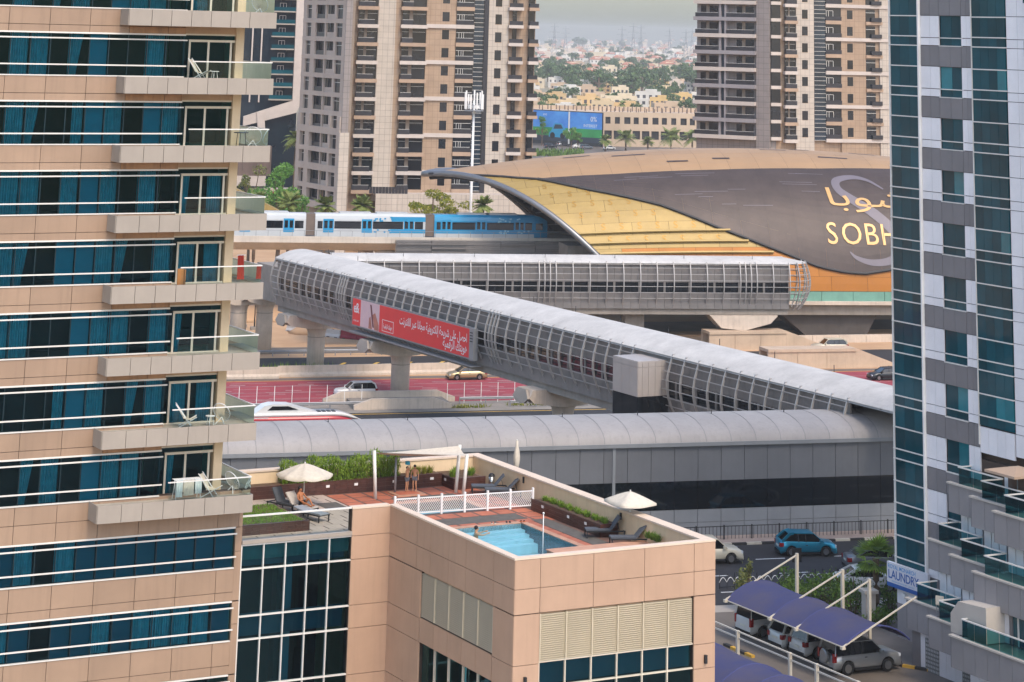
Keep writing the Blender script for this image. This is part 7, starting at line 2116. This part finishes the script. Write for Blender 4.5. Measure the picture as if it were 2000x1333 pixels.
# parking building
PA, PB_ = at_z(1178, 286, 0), at_z(1382, 300, 0)
M_('park_wall', '#bda68c', .8, var=.08, nscale=.1, streak=.08); M_('park_dark', '#2b2a2c', .8, var=.2, nscale=.2)
pkb = root('parking_building', 'two storey beige parking building with dark openings and roof posts', 'building', PA, 84)
LP = 42.0
bx('core', MT['park_dark'], pkb, .3, LP - .3, .5, 24, 0, 11.2)
for z0, z1 in ((0, 2.6), (5.6, 8.0), (10.4, 12.2)): bx('wall_band', MT['park_wall'], pkb, 0, LP, 0, .5, z0, z1)
for i in range(13):
    x = i * LP / 12
    bx('wall_pier', MT['park_wall'], pkb, x - .35, x + .35, -.05, .5, 2.6, 5.6); bx('wall_pier', MT['park_wall'], pkb, x - (.9 if i % 3 else .5), x + .7, -.05, .5, 8.0, 10.4)
bx('roof_deck', MT['park_wall'], pkb, 0, LP, .5, 24, 11.4, 11.9); bx('rear_wall', MT['park_wall'], pkb, -26, LP, 24, 24.5, 0, 13.4)
bx('side_roof', MT['park_wall'], pkb, -26, 0, 1.0, 24, 11.6, 12.1)
for i in range(20):
    bx('roof_post', MT['brown_stone'], pkb, -22 + i * 3.2, -21.6 + i * 3.2, 8, 8.3, 11.9, 13.8); bx('roof_post', MT['brown_stone'], pkb, -22 + i * 3.2, -21.6 + i * 3.2, 18, 18.3, 11.9, 13.8)
    if i < 14: bx('roof_post', MT['brown_stone'], pkb, 1 + i * 3, 1.3 + i * 3, 1, 1.3, 12.2, 13.5)
rv = random.Random(31)
for i, (u, v) in enumerate(((1048, 276), (1085, 283), (1100, 286), (1130, 290), (1145, 292), (1190, 293), (1075, 290))):
    c = car('small %s car parked in front of the billboard, %s from the left' % (['white', 'white', 'silver', 'white', 'grey', 'white', 'dark'][i], ORD[[0, 2, 3, 4, 5, 6, 1][i]]), ['suv', 'sedan'][i % 2], ['paint_white', 'paint_white', 'paint_silver', 'paint_white', 'paint_grey', 'paint_white', 'paint_dark'][i], at_z(u, v, .02), 70 + rv.uniform(-20, 20), 'cars parked in front of the billboard')
sheet('billboard_lot', MT['asphalt_pale'], [at_z(1000, 270), at_z(1400, 276), at_z(1400, 320), at_z(1000, 320)], .02)
for i, (u, v, h, r) in enumerate(((1058, 285, 10.5, 2.4), (1115, 293, 9, 3.0), (1128, 296, 7.5, 2.6))):
    tree(['slender green tree at the left end of the billboard', 'bushy tree in front of the middle of the billboard', 'smaller bushy tree right of the bushy billboard tree'][i], at_z(u, v, 0), r, h, 900, 'treeb', 40 + i, .35)
for i, u in enumerate((1182, 1222, 1265, 1310, 1352)):
    palm('date palm before the parking building, %s from the left' % ORD[i], at_z(u, 296, 0), [4, 5, 3.5, 5.5, 5][i], [3.2, 5.0, 3.2, 5.6, 5.0][i], 34, i * 50, .3, 'date palms before the parking building', .7)
scrub_o = MB()
for i in range(700): blade(scrub_o, tuple(at_z(rv.uniform(1035, 1140), rv.uniform(296, 306), 0)), rv.uniform(.5, 1.6), (rv.gauss(0, .4), rv.gauss(0, .4)), .25)
tag(scrub_o.build('roadside_hedge', LEAF['tree'], None), 'green hedge strip in front of the billboard car park', 'hedge', kind='stuff')
# villas
VM = [M_('villa_' + str(i), c, .85, var=.08, nscale=.1) for i, c in enumerate(('#cbb48f', '#d0bfa2', '#c7a878', '#cdc7bd', '#bfa68a', '#cfae74', '#c9b9a8'))]
VN = ['sand', 'cream', 'ochre', 'white', 'beige', 'yellow', 'pale pink']
M_('roof_tile', '#a86a52', .85, var=.12, nscale=.3); M_('villa_window', '#3b3c40', .4)
def villa(loc, w_, d_, h, mi, az, roof, detail, label):
    r = root('villa', label, 'house', loc, az, 'villas of the low rise district')
    m_ = VM[mi]
    bx('wall', m_, r, -w_ / 2, w_ / 2, 0, d_, 0, h)
    bx('wall', m_, r, -w_ / 2 - .1, w_ * .05, -d_ * .35, 0, 0, h * .62)
    bx('upper_wall', m_, r, -w_ * .1, w_ * .35, d_ * .2, d_ * .8, h, h * 1.28)
    if roof == 'hip':
        z = h; o = .5
        ro = MB().add([(-w_ / 2 - o, -o, z), (w_ / 2 + o, -o, z), (w_ / 2 + o, d_ + o, z), (-w_ / 2 - o, d_ + o, z), (-w_ / 4, d_ / 2, z + h * .38), (w_ / 4, d_ / 2, z + h * .38)], [(0, 1, 5, 4), (1, 2, 5), (2, 3, 4, 5), (3, 0, 4), (3, 2, 1, 0)]).build('roof', MT['roof_tile'], r)
    else:
        for x0, x1, y0, y1 in ((-w_ / 2, w_ / 2, 0, .3), (-w_ / 2, w_ / 2, d_ - .3, d_), (-w_ / 2, -w_ / 2 + .3, .3, d_ - .3), (w_ / 2 - .3, w_ / 2, .3, d_ - .3)): bx('parapet', m_, r, x0, x1, y0, y1, h, h + .8)
    n = 4 if detail else 3
    for i in range(n):
        x = -w_ / 2 + w_ * (i + .5) / n
        bx('window', MT['villa_window'], r, x - w_ * .06, x + w_ * .06, -.06, .05, h * .62, h * .86)
        if detail: bx('window', MT['villa_window'], r, x - w_ * .06, x + w_ * .06, -.06 - (d_ * .35 if x < w_ * .0 else 0), .05 - (d_ * .35 if x < 0 else 0), h * .18, h * .42)
    return r
rows = [(232, 6, 1), (222, 6, 1), (208, 7, 1), (196, 7, 1), (184, 8, 1), (172, 8, 0), (160, 9, 0), (150, 10, 0), (141, 10, 0), (132, 12, 0), (124, 12, 0), (117, 13, 0), (111, 14, 0), (105, 14, 0), (100, 15, 0), (96, 15, 0), (92, 16, 0), (88, 16, 0), (85, 16, 0), (82, 16, 0)]
PLACE = ['left', 'centre left', 'centre', 'centre right', 'right']
for ri, (v, n, det) in enumerate(rows):
    for i in range(n):
        u = 1010 + (1395 - 1010) * (i + .5 + rv.uniform(-.35, .35)) / n
        if 150 < v < 180 and rv.random() < .45: continue
        p = at_z(u, v + rv.uniform(-2, 2), 0)
        mi = rv.choice((0, 0, 1, 1, 2, 3, 4, 5, 6) if v > 170 else (0, 1, 1, 3, 3, 4, 6))
        hip = v < 165 and rv.random() < .55
        sc_ = 1.0 if v > 150 else 1.1
        w_ = rv.uniform(10, 17) * sc_
        zone = 'near the parking building' if ri < 3 else 'before the tree belt' if ri < 6 else 'beyond the tree belt' if ri < 10 else 'in the hazy distance'
        villa(p, w_, rv.uniform(8, 12), rv.uniform(5.5, 8) * sc_, mi, 90 + rv.uniform(-14, 14), 'hip' if hip else 'flat', det, '%s %s villa %s, %s of the gap' % (VN[mi], 'red roofed' if hip else 'flat roofed', zone, PLACE[min(4, int((u - 1010) / 78))]))
# district trees: a few crown shapes shared by all
protos = []
for i in range(5):
    m, cl = crown_mesh(70 + i, 5.5, 9.5, 700, .62, 1.0, 12)
    cm = m.build('crown', LEAF['far'], None)
    b = MB().tube([(0, 0, 0), (0, 0, 6)], [.5, .25], 7)
    for c in cl[:5]: b.tube([(0, 0, 3.5), (c[0], c[1], c[2])], [.22, .08], 5)
    tm = b.build('trunk', MT['bark'], None)
    protos.append((cm.data, tm.data))
    bpy.data.objects.remove(cm); bpy.data.objects.remove(tm)
def far_tree(p, s, k, label):
    r = root('tree', label, 'tree', p, rv.uniform(0, 360), 'trees of the low rise district')
    r.scale = (s * rv.uniform(.8, 1.25), s * rv.uniform(.8, 1.25), s)
    for nm, d in zip(('crown', 'trunk'), protos[k]):
        o = bpy.data.objects.new(nm, d); COL.objects.link(o); attach(o, r, Matrix.Identity(4))
        if nm == 'crown': o['kind'] = 'stuff'
belt = []
for i in range(46):
    v = rv.choice((rv.uniform(168, 186), rv.uniform(152, 172)))
    belt.append((rv.uniform(1040, 1385) if v < 172 else rv.uniform(1070, 1385), v, rv.uniform(1.1, 1.9), 'tree of the dark green belt between the villas'))
for i in range(40): belt.append((rv.uniform(1030, 1385), rv.uniform(186, 238), rv.uniform(.6, 1.1), 'garden tree among the near villas'))
for i in range(110): belt.append((rv.uniform(1030, 1385), rv.uniform(88, 150), rv.uniform(.8, 1.7), 'small hazy tree among the distant villas'))
belt += [(1130, 92, 3.0, 'large hazy tree clump on the skyline left of centre'), (1138, 94, 2.6, 'large hazy tree clump on the skyline left of centre'), (1070, 92, 2.2, 'hazy tree clump at the left of the skyline'), (1080, 92, 2.0, 'hazy tree clump at the left of the skyline'), (1215, 97, 2.2, 'hazy tree clump on the skyline right of centre'), (1180, 95, 2.2, 'hazy tree clump on the skyline right of centre'), (1335, 94, 1.9, 'round hazy tree at the right of the skyline')]
for i, (u, v, s, lab) in enumerate(belt): far_tree(at_z(u, v, 0), s, i % 5, lab + (', %s of the gap' % PLACE[min(4, max(0, int((u - 1010) / 78)))] if 'clump' not in lab and 'round' not in lab else ', %s one' % ('near' if i % 2 else 'far') if 'clump' in lab else ''))
for i in range(8): palm('small date palm among the villas', at_z(rv.uniform(1050, 1370), rv.uniform(200, 240), 0), rv.uniform(5, 8), 3.2, 18, i * 33, .25, 'date palms among the villas', .7)
for i in range(170): pass
# minarets, pylons and blocks on the horizon
for i, (u, v0, h) in enumerate(((1070, 84, 27), (1150, 86, 22))):
    r = root('minaret', 'thin white minaret on the hazy skyline, %s one' % ('left' if i == 0 else 'right'), 'minaret', at_z(u, v0 + 6, 0), 0)
    MB().tube([(0, 0, 0), (0, 0, h * .7), (0, 0, h * .71), (0, 0, h * .74), (0, 0, h * .75), (0, 0, h * .92), (0, 0, h)], [1.6, 1.3, 2.0, 2.0, 1.1, 1.0, .1], 12).build('shaft', VM[3], r)
    MB().tube([(0, 0, h * .7), (0, 0, h * .73)], 2.3, 12).build('gallery', VM[3], r)
def pylon(u, Y, h, i):
    p = at_y(u, 65, Y); r = root('power_pylon', 'lattice power pylon on the hazy horizon, %s from the left' % ORD[i], 'pylon', Vector((p.x, Y, 0)), 80, 'power pylons on the horizon')
    m = MB()
    for sx in (-1, 1):
        for sy in (-1, 1): m.tube([(sx * 4.5, sy * 4.5, 0), (sx * 1.2, sy * 1.2, h * .6), (0, 0, h)], .3, 4)
        for k in range(6):
            z0, z1 = h * k / 9, h * (k + 1) / 9; w0, w1 = 4.5 - 3.3 * k / 6, 4.5 - 3.3 * (k + 1) / 6
            m.tube([(-w0, sx * w0, z0), (w1, sx * w1, z1)], .18, 4)
    m.build('lattice', MT['grey_metal'], r)
    for k in range(3): bar('cross_arm', MT['grey_metal'], r, (-9 + k * 1.5, 0, h * (.62 + .14 * k)), (9 - k * 1.5, 0, h * (.62 + .14 * k)), .5)
for i, (u, Y, h) in enumerate(((1083, 3400, 52), (1105, 3900, 50), (1215, 3300, 50), (1237, 3300, 55), (1252, 3500, 54), (1308, 3600, 50), (1340, 3300, 48), (1352, 3600, 50))): pylon(u, Y, h, i)
for i in range(16):
    u = 1020 + i * 24 + rv.uniform(-8, 8); Y = rv.uniform(3000, 5200); p = at_y(u, 65, Y)
    r = root('distant_block', 'faint low block on the hazy horizon, %s from the left' % (ORD + ['thirteenth', 'fourteenth', 'fifteenth', 'sixteenth'])[i], 'building', Vector((p.x, Y, 0)), 85, 'faint blocks on the horizon')
    w_ = rv.uniform(20, 60); h = rv.uniform(6, 14)
    bx('wall', VM[rv.choice((1, 3, 6))], r, -w_ / 2, w_ / 2, 0, 20, 0, h); bx('roof_plant', VM[3], r, -w_ * .2, w_ * .1, 5, 15, h, h + 4)

# ================================================================ balcony furniture on the near tower
M_('wicker', '#cfc4ae', .8, var=.1, nscale=20)
def twp(s, y, z): return FR @ Vector((s, y, z))
def egg_chair(label, s, y, F, az):
    r = root('balcony_chair', label, 'chair', twp(s, y, F - .12), az)
    m = MB(); n = 22
    for i in range(n):
        a = 2 * math.pi * i / n
        p = Vector((.05 + .38 * math.cos(a) * .6, .42 * math.sin(a), .55 + .4 * math.cos(a)))
        m.tube([(0, 0, .32), tuple(p * .6 + Vector((0, 0, .1))), tuple(p)], .012, 4)
    tag(m.build('cord_shell', MT['wicker'], r), kind='stuff')
    MB().tube([(.05 + .38 * math.cos(2 * math.pi * i / 24) * .6, .42 * math.sin(2 * math.pi * i / 24), .55 + .4 * math.cos(2 * math.pi * i / 24)) for i in range(25)], .02, 6).build('rim', MT['white_paint'], r)
    for sx, sy in ((.2, .25), (.2, -.25), (-.2, 0)): bar('leg', MT['white_paint'], r, (0, 0, .32), (sx, sy, 0), .03)
def deck_chair(label, s, y, F, az):
    r = root('deck_chair', label, 'chair', twp(s, y, F - .12), az)
    m = MB(); m.loft([[(-.45, yy, .95), (-.1, yy, .38), (.25, yy, .3), (.5, yy, .42)] for yy in (-.28, .28)], closed=False, caps=False); m.build('sling', MT['wicker'], r)
    for yy in (-.3, .3):
        bar('frame_bar', MT['white_paint'], r, (-.48, yy, 1.0), (.3, yy, 0), .035); bar('frame_bar', MT['white_paint'], r, (.52, yy, .45), (-.3, yy, 0), .035)
def table(label, s, y, F, rad=.25, h=.45, dark=False):
    r = root('balcony_table', label, 'table', twp(s, y, F - .12), AZG); mm = MT['dark_metal' if dark else 'white_paint']
    MB().tube([(0, 0, h - .03), (0, 0, h)], rad, 16).build('tabletop', mm, r)
    for i in range(3): bar('leg', mm, r, (rad * .8 * math.cos(i * 2.1), rad * .8 * math.sin(i * 2.1), 0), (rad * .6 * math.cos(i * 2.1), rad * .6 * math.sin(i * 2.1), h - .03), .025)
egg_chair('round white cord chair on the topmost balcony', -8.3, -.5, FL[0], 200)
deck_chair('folded pale deck chair at the left of the second balcony from the top', -11.2, -.3, FL[1], 100); table('small white side table on the second balcony from the top', -10.4, -.3, FL[1], .22, .42)
table('dark round table on the third balcony from the top', -8.9, -.4, FL[2], .35, .7, True); egg_chair('pale chair beside the dark table on the third balcony', -8.2, -.2, FL[2], 180)
deck_chair('white sling chair on the balcony with the open door', -10.9, -.35, FL[6], 80); table('small white table on the balcony with the open door', -9.7, -.4, FL[6], .22, .42); egg_chair('white cord chair on the balcony with the open door', -9.1, -.35, FL[6], 200)
deck_chair('pale sling chair beside the drying rack on the lowest balcony', -9.5, -.3, FL[7], 100); egg_chair('low round white chair at the corner of the lowest balcony', -8.2, .1, FL[7], 220)
dr_ = root('drying_rack', 'white drying rack hung with pale laundry on the lowest balcony', 'drying rack', twp(-10.7, -.5, FL[7] - .12), AZG)
for x in (-.6, .6):
    for y in (-.25, .25): bar('leg', MT['white_paint'], dr_, (x, y, 0), (x, -y * .2, .85), .025)
for i in range(5): bar('bar', MT['white_paint'], dr_, (-.65, -.25 + i * .12, .86), (.65, -.25 + i * .12, .86), .018)
for i, (x0, x1, mm) in enumerate(((-.62, -.3, 'curtain'), (-.25, .25, 'fabric_white'), (.3, .62, 'curtain'))):
    m = MB(); k = 8; m.loft([[(x0 + (x1 - x0) * j / k, -.28 + .03 * math.sin(j * 1.7 + i), .15 + .05 * i) for j in range(k + 1)], [(x0 + (x1 - x0) * j / k, -.27 + .015 * math.sin(j * 1.7), .87) for j in range(k + 1)]], closed=False, caps=False); m.build('laundry', MT[mm], dr_)
cl_ = root('red_cloth', 'red cloth hanging at the side of the fourth balcony from below', 'cloth', twp(-8.45, .3, FL[4] + .0), AZG)
m = MB(); m.loft([[(.06 * j, .03 * math.sin(j * 2), 0) for j in range(7)], [(.05 * j, .03 * math.sin(j * 2 + 1), 1.1) for j in range(7)]], closed=False, caps=False); m.build('fabric', MT['red_cloth'], cl_); bar('hanger', MT['white_paint'], cl_, (-.05, 0, 1.1), (.4, 0, 1.1), .03)
cb = root('cardboard_sheet', 'brown cardboard leaning beside the ribbon window on the balcony with red cloth', 'cardboard', twp(-11.72, -.4, FL[4] - .12), AZG)
M_('cardboard', '#a5713f', .9); bx('sheet', MT['cardboard'], cb, 0, .3, -.03, .03, 0, .75); bx('fold', MT['cardboard'], cb, .3, .34, -.2, .03, 0, .72)

# ================================================================ haze
hz = MB().box(-3200, 3200, -260, 8200, -1.5, 62).build('haze', bpy.data.materials.new('haze_air'), None)
hm = hz.data.materials[0]; hm.use_nodes = True; hn = hm.node_tree
hn.nodes.remove(hn.nodes['Principled BSDF'])
pv = hn.nodes.new('ShaderNodeVolumePrincipled'); pv.inputs['Color'].default_value = (.92, .9, .9, 1); pv.inputs['Density'].default_value = .00012; pv.inputs['Anisotropy'].default_value = 0
hn.links.new(pv.outputs[0], hn.nodes['Material Output'].inputs['Volume'])
tag(hz, 'pale desert haze', 'haze', kind='stuff')
